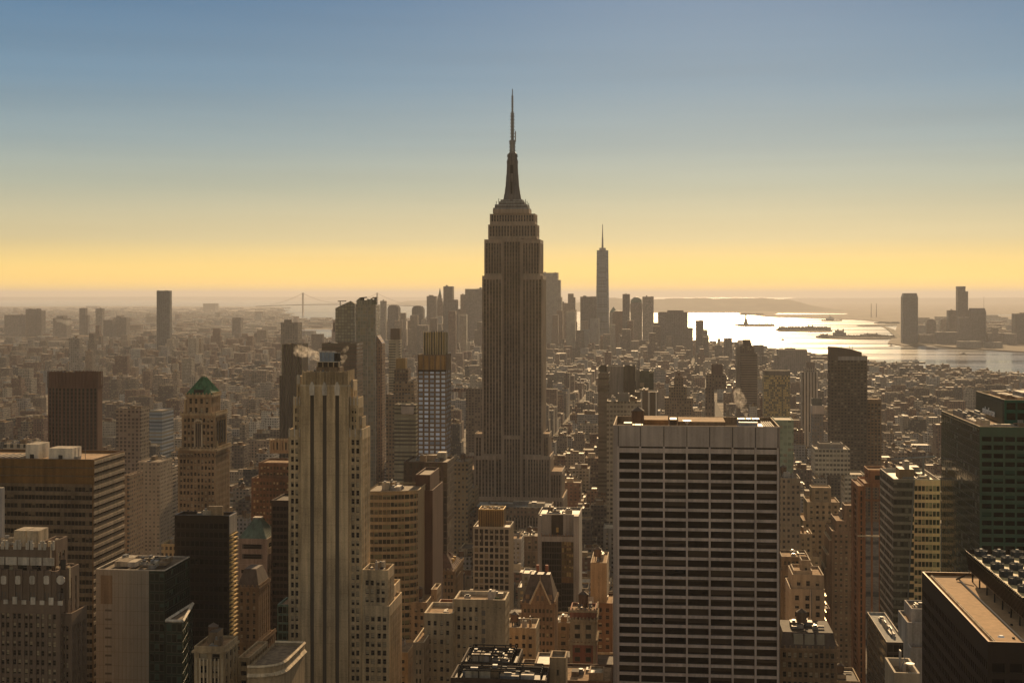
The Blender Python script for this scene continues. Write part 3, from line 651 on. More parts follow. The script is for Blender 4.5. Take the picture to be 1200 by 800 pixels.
    clutter(B, U(780, v0 + 8), U(865, v0 + 8), v0 + 6, v0 + 16, zr, 11, 8, 0, 3)
    OCC.append((u0, u1, v0, v0 + D, z1)); B.finish()
grid_slab()

# ------------------------------------------------------------------ the named towers of the near and middle ground
G_ = 'gravel_roof'
s_band = ST('bronze', 'pane_band', pu=1.75, fw=.93, pv=3.93, fh=.56, dep=.35, sr=.2, mode='H', mx=.5, top=1.2, sp='bronze_spandrel')
stone('bronze_spandrel', (.17, .125, .08), rough=.45); stone('side_spandrel', (.34, .27, .19), rough=.5)  # side bands paler than the front: sunlight put into the colour
def left_slab():
    Y = 640.; B = tower('banded_office_slab', Y=Y, label='broad dark slab with brown horizontal bands and two white boxes on its flat roof', tiers=[(-60, 109.5, 537, 0, 37, s_band, dict(ph=1.3, roof=G_))], fin=False, cat='office block')
    u0, u1, v0, v1, z0, z1 = B.T[0]; zr = z1 - 1.3
    cb = B.p('crown_band')
    for i in range(3): cb.box(u0, u1 + .5, v0 - .5, v0 - .003, z1 - 3.6 - i * 3.93, z1 - .3 - i * 3.93, 'gold_band'); 
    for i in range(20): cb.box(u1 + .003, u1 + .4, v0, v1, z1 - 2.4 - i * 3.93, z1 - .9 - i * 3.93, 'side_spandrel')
    for k, (a, b, dv, d, h) in enumerate(((30, 45, 8, 12, 7), (57, 85, 6, 10, 5.6))):
        x0, x1 = U(a, v0 + dv), U(b, v0 + dv); B.p('bulkhead', k).box(x0, x1, v0 + dv, v0 + dv + d, zr + .02, zr + h, 'white_concrete', 'silver_roof')
        B.p('bulkhead', k).box((x0 + x1) / 2 - 1, (x0 + x1) / 2 + 1, v0 + dv - .1, v0 + dv - .003, zr + .1, zr + 2.4, 'black_metal')
    for k in range(6): B.p('duct', k).box(U(-10 + k * 7, v0 + 10), U(-6 + k * 7, v0 + 10), v0 + 4, v0 + 16 + k, zr + .3, zr + 1.4, 'grey_metal', 'silver_roof')
    for a in (92, 100, 88): B.p('antenna', a).bar((U(a, v0 + 9), v0 + 9, zr), (U(a, v0 + 9), v0 + 9, zr + 5), .1, 'grey_metal')
    B.p('vent_unit').box(U(86, v0 + 8), U(91, v0 + 8), v0 + 8, v0 + 12, zr, zr + 1.5, 'grey_metal')
    B.finish()
stone('gold_band', (.15, .082, .026), rough=.5, metal=.2)
left_slab()

s_brown = ST('brown_crown', 'pane_dark', pu=3.4, fw=.5, pv=3.7, fh=.7, dep=.6, sr=.5, mx=.3, top=9, sp='dark_granite')
stone('brown_crown', (.13, .062, .038), amt=.7)
def rotated_brown():
    Y = 1290.; x = (76 - 600) / F * Y; u, v0 = grid(x, Y); B = Bld('brown_corner_tower', 'dark reddish brown tower with plain crown and many vertical ribs, turned to the grid', 'office tower', u, v0)
    k = Y / F; r = 33 * k; z1 = H - (437 - YH) * k; zc = H - (455 - YH) * k
    pts = [(-.98, .0), (-.86, -.36), (-.28, -.55), (.62, -.62), (.98, -.3), (.98, .3), (.4, .8), (-.6, .8)]
    pts = [(u + a * r, v0 + 20 + b * r * .7) for a, b in pts]; ins = [(u + (a - u) * .97, v0 + 20 + (b - v0 - 20) * .97) for a, b in pts]
    mb = B.p('wall')
    for i in range(8):
        p, q = pts[i], pts[(i + 1) % 8]; L = math.dist(p, q); t = ((q[0] - p[0]) / L, (q[1] - p[1]) / L)
        if i in (0, 1, 2, 3): facade(B, mb, p, t, L, 0, zc, dict(s_brown, top=.6, fw=.62, pu=3.6), 'F')
        else: mb.wallq(p, t, L, 0, zc, 'brown_crown')
        nr = max(1, round(L / 3.6)); rb = B.p('crown')
        for j in range(nr + 1):
            c = (p[0] + t[0] * L * j / nr, p[1] + t[1] * L * j / nr); rb.box(c[0] - .35, c[0] + .35, c[1] - .35, c[1] + .35, zc, z1 + .6, 'brown_crown')
    B.p('crown').prism(ins, zc, z1, 'brown_crown', 'tar_roof', cap=False); B.p('roof').poly([(*p, z1 - 1.5) for p in ins], 'tar_roof'); B.p('roof').prism(pts, zc - .2, zc + .3, 'brown_crown')
    clutter(B, u - 12, u + 12, v0 + 10, v0 + 26, z1 - 1.5, 9, 5, 0, 2.2)
    OCC.append((u - r, u + r, v0, v0 + 45, z1)); B.finish()
rotated_brown()

# tower with a green copper pyramid
s_orn = ST('tan_brick', 'pane', pu=4.6, pv=3.7, fh=.6, dep=.45, sr=.12, grp=PAIR, top=3.)
def ornate(B, u0, u1, v0, v1, z, key, h=1.3, w=.8, step=2.1, m='limestone'):
    c = B.p('cornice', key)
    c.box(u0 - w, u1 + w, v0 - w, v0 - .003, z - h, z, m, bot=True); c.box(u1 + .003, u1 + w, v0 - .003, v1, z - h, z, m, bot=True)
    x = u0 - w
    while x < u1 + w - .6: c.box(x, x + .7, v0 - w, v0 - w + .7, z, z + 1.1, m); x += step
    y = v0 + 1
    while y < v1 - .6: c.box(u1 + w - .7, u1 + w, y, y + .7, z, z + 1.1, m); y += step
def pyramid(B, u0, u1, v0, v1, z0, z1, m, name='pyramid_roof', top=.12, n=0):
    uc, vc = (u0 + u1) / 2, (v0 + v1) / 2
    q = [(u0, v0), (u1, v0), (u1, v1), (u0, v1)]; p = [(uc + (a - uc) * top, vc + (b - vc) * top) for a, b in q]
    r = B.p(name); r.prism(q, z0, z1, m, pts1=p)
    for i in range(n):                                       # standing seams
        for k in range(4):
            a, b = q[k], q[(k + 1) % 4]; c, d = p[k], p[(k + 1) % 4]; f = (i + .5) / n
            if i == 0 and k == 0: sm = B.sub(name, 'roof_seam') 
            s = (a[0] + (b[0] - a[0]) * f, a[1] + (b[1] - a[1]) * f, z0 + .1); e = (c[0] + (d[0] - c[0]) * f, c[1] + (d[1] - c[1]) * f, z1 + .05); sm.bar(s, e, .12, m)
def green_pyramid():
    Y = 805.
    B = tower('pyramid_roof_tower', 'ornate tan stone tower crowned with a steep green copper pyramid roof', Y, [
        (219, 247.5, 462, 4, 17, dict(s_orn, pu=3.2, grp=[(.2, .7)], pv=5.2, top=2.5, roof='limestone_dark'), dict(ph=.1)),
        (213, 252, 484, 1.5, 22, s_orn, dict(zb=526)),
        (208.5, 253, 525, 0, 26, s_orn, dict(zb=1000))], cat='tower', fin=False)
    t0, t1, t2 = B.T
    k = B.v0 / F
    pyramid(B, t0[0] - .4, t0[1] + .4, t0[2] - .4, t0[3] + .4, t0[5] + .1, Z(441, t0[0], t0[2] + 8), 'copper_green', n=9)
    cap = B.p('roof_cap'); uc, vc = (t0[0] + t0[1]) / 2, (t0[2] + t0[3]) / 2; za = Z(441, t0[0], t0[2] + 8); cap.box(uc - 1.3, uc + 1.3, vc - 1.3, vc + 1.3, za - .3, za + .8, 'silver_roof')
    dm = B.p('dormer'); dm.box(uc - 3.2, uc + 2.4, t0[2] + .1, t0[2] + 4, t0[5] + .1, t0[5] + 2.8, 'black_metal', 'copper_green')
    for i, t in enumerate(B.T[:2]): ornate(B, t[0], t[1], t[2], t[3], t[5] - .2, i)
    ornate(B, t2[0], t2[1], t2[2], t2[3], t2[5] - .2, 2, w=1.1); ornate(B, t2[0], t2[1], t2[2], t2[3], t2[5] - 5, 3, h=.5, w=.5, m='limestone_dark')
    a = B.p('arch'); uc = (t1[0] + t1[1]) / 2; z = t1[5]                                       # tall arched bay
    a.box(uc - 2.6, uc - 1.9, t1[2] - .5, t1[2] - .004, t1[4] + 1, z - 6.5, 'limestone_pale'); a.box(uc + 1.9, uc + 2.6, t1[2] - .5, t1[2] - .004, t1[4] + 1, z - 6.5, 'limestone_pale')
    for i in range(8):
        f, g = math.pi * i / 8, math.pi * (i + 1) / 8
        a.prism([(uc + 2.6 * math.cos(g), t1[2] - .5), (uc + 2.6 * math.cos(f), t1[2] - .5), (uc + 2.6 * math.cos(f), t1[2] - .004), (uc + 2.6 * math.cos(g), t1[2] - .004)], z - 6.5 + 2 * min(math.sin(f), math.sin(g)), z - 6.5 + 2.6 * max(math.sin(f), math.sin(g)) + .3, 'limestone_pale')
    a.box(uc - 1.9, uc + 1.9, t1[2] - .25, t1[2] - .004, t1[4] + 1.2, z - 6.2, 'dark_granite')
    for i in range(4): a.box(uc - 1.7 + i * 1.1, uc - 1.55 + i * 1.1, t1[2] - .4, t1[2] - .251, t1[4] + 1.2, z - 5.4, 'limestone_pale')
    sl_ = B.p('side_louver')
    for i in range(4): y = t1[2] + 4 + i * 4.2; sl_.box(t1[1] + .003, t1[1] + .3, y, y + 2.2, t1[4] + 3, t1[5] - 5, 'black_metal')
    B.p('obelisk').cyl(t0[0] - 2, t0[2] + 3, 1., t1[5], t0[5] - 3, 'limestone', 8, r1=.7); B.p('obelisk', 1).cyl(t1[1] + .2, t1[2] + 3, 1., t2[5], t2[5] + 4, 'limestone', 8, r1=.5)
    B.finish()
green_pyramid()

stone('smooth_black', (.022, .015, .011), rough=.3, amt=.8)
s_black = ST('smooth_black', 'pane_dark', pu=2.2, fw=.9, pv=3.9, fh=.62, dep=.06, sr=.03, mode='H', mx=.6, top=3.4, roof='tar_roof')
def black_block():
    B = tower('black_office_block', 'plain black slab with thin gold ledges down its narrow right side', 595., [(204.5, 268.5, 603.5, 0, 24, s_black, dict(xb=277, cl=7, ph=1.2))], fin=False, cat='office block')
    u0, u1, v0, v1, z0, z1 = B.T[0]; lg = B.p('ledge'); z = z1 - 9
    while z > 60: lg.box(u1 + .003, u1 + 1.0, v0 + .3, v1 - .3, z, z + .5, 'gold_spandrel'); z -= 1.93
    lg.box(u1 + .004, u1 + .4, v0, v1, z1 - 8, z1 - .1, 'concrete'); B.finish()
black_block()

s_gl = ST('glass_green', 'pane_green', pu=2.4, fw=.9, pv=4.1, fh=.78, dep=.12, sr=.05, mode='H', mx=.3, top=1., roof='membrane_roof')
def panel_block():
    Y = 560.; u, v0 = grid((150 - 600) / F * Y, Y)
    B = Bld('panelled_office_block', 'grey concrete panel block with blank front and dark glass right corner', 'office block', u, v0)
    a, b, c = U(112.5, v0), U(174.5, v0), U(193, v0); z1 = Z(667, a, v0); D = 30
    tier(B, a, b, v0, v0 + D, 0, z1, ST('concrete'), key='concrete', sides=False, ph=.8) if False else None
    m = B.p('wall'); m.wallq((a, v0), (1, 0), b - a, 0, z1, 'panel_concrete'); m.wallq((a, v0 + D), (0, -1), D, 0, z1, 'panel_concrete'); m.wallq((c, v0 + D), (-1, 0), c - a, 0, z1, 'panel_concrete')
    q = B.p('panel_joint'); w = (b - a) / 14
    for i in range(1, 14): q.box(a + i * w - .05, a + i * w + .05, v0 - .03, v0 - .003, 0, z1 - .5, 'limestone_dark')
    for i in range(1, 10): q.box(a, b, v0 - .035, v0 - .004, z1 - i * 5.6, z1 - i * 5.6 + .09, 'limestone_dark')
    for i in range(14): x = a + 3.3; B.p('slot_window', i).box(x + .6, x + 3.4, v0 - .05, v0 - .004, z1 - 17 - i * 3.7, z1 - 16.2 - i * 3.7, 'pane_dark')
    B.p('louvre_panel').box(a + 2.0, a + 7., v0 - .05, v0 - .005, z1 - 14, z1 - 2.2, 'limestone_dark')
    g = B.p('curtain_wall'); st = dict(s_gl)
    facade(B, g, (b, v0), (1, 0), c - b, 0, z1, st, 'F'); facade(B, g, (c, v0), (0, 1), D, 0, z1, dict(st, dep=.1), 'R')
    zr = z1 - 1.; B.p('roof').q((a + .5, v0 + .5, zr), (c - .5, v0 + .5, zr), (c - .5, v0 + D - .5, zr), (a + .5, v0 + D - .5, zr), 'membrane_roof')
    B.p('parapet').parapet(a, c, v0, v0 + D, z1, z1 + .3, .5, 'pale_trim'); clutter(B, a + 2, c - 2, v0 + 2, v0 + D - 2, z1 + .1, 5, 14, 0, 2.2)
    OCC.append((a, c, v0, v0 + D, z1)); B.finish()
stone('panel_concrete', (.30, .26, .205), amt=.5, rough=.6); panel_block()
def wedge_glass():
    Y = 530.; u, v0 = grid((210 - 600) / F * Y, Y)
    B = Bld('wedge_glass_block', 'dark green glass block with a pale triangular roof corner', 'office block', u, v0)
    a, b = U(194, v0), U(214, v0); z1 = Z(727, a, v0); D = 30; b2 = U(226, v0 + D)
    g = B.p('curtain_wall'); facade(B, g, (a, v0), (1, 0), b - a, 0, z1, s_gl, 'F'); L = math.dist((b, v0), (b2, v0 + D)); t = ((b2 - b) / L, D / L)
    facade(B, g, (b, v0), t, L, 0, z1, s_gl, 'R'); g.wallq((b2, v0 + D), (-1, 0), b2 - a, 0, z1, 'glass_green'); g.wallq((a, v0 + D), (0, -1), D, 0, z1, 'glass_green')
    B.p('roof').poly([(a, v0, z1 - .5), (b, v0, z1 - .5), (b2, v0 + D, z1 - .5), (a, v0 + D, z1 - .5)], 'membrane_roof'); rm = B.p('roof_rim')
    for p, q in (((a, v0), (b, v0)), ((b, v0), (b2, v0 + D)), ((a, v0 + 1), (b2, v0 + D))): rm.bar((*p, z1), (*q, z1), .45, 'pale_trim')
    OCC.append((a, b2, v0, v0 + D, z1)); B.finish()
wedge_glass()

def deco_left():
    Y = 520.; s = ST('limestone_dark', 'pane', pu=4.9, pv=3.5, fh=.6, dep=.5, sr=.25, grp=[(.14, .42), (.56, .84)], top=5, roof='gravel_roof')
    pane('pane_warm', blind=(.5, .38, .16), share=.45); s = dict(s, wall='deco_stone')
    B = tower('stepped_deco_tower', 'brown art deco tower with pale octagonal medallions and notched crown, lower left', Y, [
        (-30, 57, 640, 3, 16, dict(s, fw=.4, grp=[(.25, .6)], pv=7, fh=.8, pu=5.2), dict(zb=706)),
        (52, 66, 633, 8, 10, dict(s, pu=6), dict(zb=706)),
        (-30, 66, 668, 1.2, 16, dict(s, grp=[(.3, .62)], pv=6.5, fh=.75, top=9), dict(zb=706)),
        (-30, 70, 703, -.2, 17, s, dict(zb=1200)),
        (69.2, 84, 718, 3, 14, dict(s, pu=4.4, grp=[(.14, .42), (.56, .84)]), dict(zb=1200)), (65.5, 80, 666, 5, 10, dict(s, pu=5, grp=[(.3, .62)], top=4, wall='deco_stone'), dict(zb=1200))], cat='tower', fin=False)
    T = B.T; u0, u1, v0 = T[0][0], T[0][1], T[0][2]; k = Y / F
    sc_ = B.p('scalloped_crown')
    for i in range(6):
        c = U(-16 + 14.6 * i, v0); z = T[0][5]
        for d, h in ((-2.2, 2.4), (-1.6, 1.5), (1.0, 1.5), (1.7, 2.4)): sc_.box(c + d, c + d + .62, v0 - .5, v0 + .6, z - 1, z + h, 'pale_trim')
        sc_.box(c - 2.2, c + 2.3, v0 - .3, v0 - .004, z - 7, z - 4, 'pale_trim')
    for i in range(6):                                      # octagonal medallions
        c = U(-12 + 16.7 * i, T[2][2]); z = Z(679, c, T[2][2]); r = 1.75; m = B.p('medallion', i)
        o = [(c + r * math.cos(R(22.5 + 45 * q)), z + r * math.sin(R(22.5 + 45 * q))) for q in range(8)]
        m.poly([(a, T[2][2] - .5, b) for a, b in o], 'pale_trim')
        for q in range(8): a, b = o[q], o[(q + 1) % 8]; m.q((a[0], T[2][2] - .5, a[1]), (a[0], T[2][2], a[1]), (b[0], T[2][2], b[1]), (b[0], T[2][2] - .5, b[1]), 'pale_trim')
    for i in range(6):
        c = U(-12 + 16.7 * i, T[2][2])
        for q in (-.95, .35): B.p('tall_window', (i, q)).box(c + q, c + q + .62, T[2][2] - .06, T[2][2] - .004, T[3][5] + .4, T[3][5] + 2.9, 'pane')
        B.p('tall_window', (i, 9)).box(c - 1, c + 1.1, T[0][2] - .06, T[0][2] - .004, T[2][5] + .3, T[2][5] + 4.2, 'black_metal')
    for i in range(10): c = U(-16 + 8.35 * i, T[2][2]); B.p('pilaster', i).box(c - .35, c + .35, T[2][2] - .55, T[2][2] - .004, T[3][5] - 1, T[2][5] + .5, 'deco_stone')
    tr = B.p('trim_band'); v = T[3][2]
    for i in range(9): c = U(-14 + 10.6 * i, v); tr.box(c - .9, c + .9, v - .4, v - .004, T[3][5] - 1.4, T[3][5] + (1.4 if i % 2 else .2), 'pale_trim')
    pr = B.p('buttress')
    for x, dv, yt in ((80, 4.4, 664), (73, 4.4, 668), (66.5, 4.4, 664), (66, 8, 631), (57.4, 3, 634)): a = U(x, T[2][2] + dv); pr.box(a - .5, a + .5, T[2][2] + dv, T[2][2] + dv + 1.2, T[3][5], Z(yt, a, T[2][2] + dv), 'limestone_pale')
    mh = B.p('penthouse'); a, b = U(17, v0 + 5), U(46, v0 + 5); zz = Z(640, a, v0 + 5); mh.box(a, b, v0 + 5, v0 + 13, T[0][5] - 2, zz, 'dark_granite')
    for i in range(9): mh.box(a + i * (b - a - .5) / 8, a + .5 + i * (b - a - .5) / 8, v0 + 4.7, v0 + 4.998, T[0][5] - 2, zz, 'limestone')
    for i in range(2): c = a + (b - a) * (i * .52); mh.box(c, c + (b - a) * .48, v0 + 4.5, v0 + 13, zz, Z(621, a, v0 + 5), 'limestone_pale', 'silver_roof')
    clutter(B, u0 + 2, u1 - 2, v0 + 4, v0 + 15, T[0][5] - 1, 6, 8, 0, 3)
    B.finish()
stone('deco_stone', (.175, .125, .09), amt=.6); deco_left()
# white slab edge at the far left margin
tower('white_slab_building', 'sliver of a plain pale wall at the picture edge, before the broad dark slab', 560., [(-60, 2, 571, 0, 2.5, ST('white_concrete', far='edge_wall'), {})], cat='building') if farwall('edge_wall', (.30, .29, .28), fu=0.0) else 0

# green hip-roofed hotel, gothic block in front of it, and the small roofs at lower left
def hip_hotel():
    s = ST('tan_pink', 'pane', pu=4.6, pv=3.7, fh=.58, dep=.4, sr=.1, top=3, grp=[(.25, .75)])
    B = tower('green_hip_roof_tower', 'pale stone block with flat-topped grey green pyramid roof, right of the black slab', 760., [
        (278, 313, 631, 0, 22, dict(s, pv=5.5, fh=.5, pu=16, grp=[(.12, .88)]), dict(ph=.2, zb=662)), (278, 313, 661, -.5, 26, s, {}), ], fin=False)
    a = B.T[0]; pyramid(B, a[0] + .5, a[1] - .5, a[2] + .5, a[3] - .5, a[5] - .1, Z(607, a[0], a[2] + 8), 'slate_green', 'hipped_roof', .2, n=8)
    uc, vc = (a[0] + a[1]) / 2, (a[2] + a[3]) / 2; z = Z(607, a[0], a[2] + 8); B.p('roof_cap').box(uc - 2.4, uc + 2.4, vc - 2.4, vc + 2.4, z - .4, z + .5, 'grey_metal', 'silver_roof')
    v = B.v0 + 4; x0, x1 = U(313.5, v), U(325, v); tier(B, x0, x1, v, v + 26, 0, Z(648, x0, v), s, key='side'); B.finish()
stone('tan_pink', (.33, .245, .19)); hip_hotel()
s_goth = ST('brown_stone', 'pane', pu=3.4, pv=3.6, fh=.55, dep=.45, sr=.2, grp=[(.28, .72)], top=2.2, roof='tar_roof')
stone('brown_stone', (.22, .145, .085), amt=1.3)
def gothic_block():
    B = tower('steep_roof_block', 'brown stone block with dark steep roof, in front of the green hipped roof', 690., [(277.5, 303, 688, 0, 20, s_goth, dict(ph=.2)), (274, 306, 752, -1, 26, s_goth, {})], fin=False)
    a = B.T[0]; pyramid(B, a[0], a[1], a[2], a[3], a[5], Z(668, a[0], a[2]), 'slate_roof', 'steep_roof', .55); ornate(B, *a[:4], a[5] + .2, 0, h=.8, w=.5, m='brown_stone')
    ornate(B, *B.T[1][:4], B.T[1][5], 1, h=.8, w=.5, m='brown_stone'); B.finish()
gothic_block()
def column_front():
    s = ST('limestone', 'pane', pu=4.2, pv=4.3, fh=.62, dep=.6, sr=.3, top=2.6, grp=[(.2, .8)])
    B = tower('colonnaded_block', 'tan stone block with pilasters under a flat cornice, low before the black slab', 485., [(227.5, 263, 757, 0, 14, s, dict(xb=279, cl=9, tank=1, cornice=.7)), ], fin=False)
    a = B.T[0]; p = B.p('pilaster')
    for i in range(8): x = a[0] + .6 + i * (a[1] - a[0] - 1.6) / 7; p.box(x, x + .5, a[2] - .35, a[2] - .004, 60, a[5] - 4.2, 'limestone_pale')
    B.p('penthouse').box(a[0] + 4, a[1] - 4, a[2] + 4, a[2] + 11, a[5] - 1, a[5] + 4, 'limestone_dark', 'tar_roof'); B.finish()
column_front()
tower('balcony_block', 'small tan block with ledges, between colonnaded block and curved parapet', 500., [(279, 292, 770, 0, 24, ST('limestone', 'pane_band', pu=3, fw=.8, pv=3.4, fh=.5, mode='H', top=1.5, dep=.7), dict(cl=2))])
def round_parapet():
    Y = 470.; u, v0 = grid((315 - 600) / F * Y, Y); B = Bld('curved_parapet_block', 'low tan block with sunlit curved parapet, left foot of striped tower', 'building', u, v0)
    a, b = U(290, v0), U(327, v0); z1 = Z(781, a, v0); r = 9.
    pts = [(a, v0)] + [(b - r + r * math.sin(R(t)), v0 + r - r * math.cos(R(t))) for t in range(0, 91, 15)] + [(b, v0 + 34), (a, v0 + 34)]
    B.p('wall').prism(pts, 0, z1, 'limestone', cap=False); B.p('roof').poly([(*p, z1 - 1.2) for p in pts], 'membrane_roof')
    for zz, e in ((z1, .4), (z1 - 3.2, .7)):
        for i in range(len(pts) - 1): B.p('cornice').bar((*pts[i], zz), (*pts[i + 1], zz), e, 'limestone_pale')
    clutter(B, a + 2, b - 6, v0 + 4, v0 + 28, z1 - 1.2, 3, 6, 1, 2.5); OCC.append((a, b, v0, v0 + 34, z1)); B.finish()
round_parapet()
stone('dark_brown', (.055, .036, .026), amt=.6)
tower('dark_slab', 'windowless-looking dark brown slab hidden behind left edge of striped tower', 760., [(318, 342, 586, 0, 26, dict(s_black, wall='dark_brown'), {})], cat='office block')
tower('low_glass_block', 'low teal glass block at left foot of the striped tower', 640., [(325, 342, 708, 0, 16, dict(s_gl, wall='teal', pn='pane_green'), {})]) if stone('teal', (.09, .15, .13), rough=.3) else 0
s_bb = ST('brown_brick', 'pane_lit', pu=4.2, pv=3.8, fh=.5, dep=.4, sr=.1, grp=PAIR, top=2.4)
def stepped_brick():
    B = tower('stepped_brick_building', 'brown brick block in three steps topped by a fluted penthouse, left of striped tower', 860., [
        (316, 344, 516, 9, 12, dict(s_bb, wall='tan_brick', pu=2.6, grp=[(.3, .7)], pv=6, fh=.8, top=1.2), dict(zb=531)), (303, 344, 542, 4, 24, s_bb, {}), (294.5, 344, 560, 0, 30, s_bb, {})], fin=False)
    a = B.T[0]; c = B.p('finial')
    for i in range(9): x = a[0] + i * (a[1] - a[0] - .5) / 8; c.prism([(x, a[2] - .4), (x + .5, a[2] - .4), (x + .5, a[2] - .004), (x, a[2] - .004)], a[4] + 2, a[5] + 1.4, 'limestone')
    B.finish()
stepped_brick()

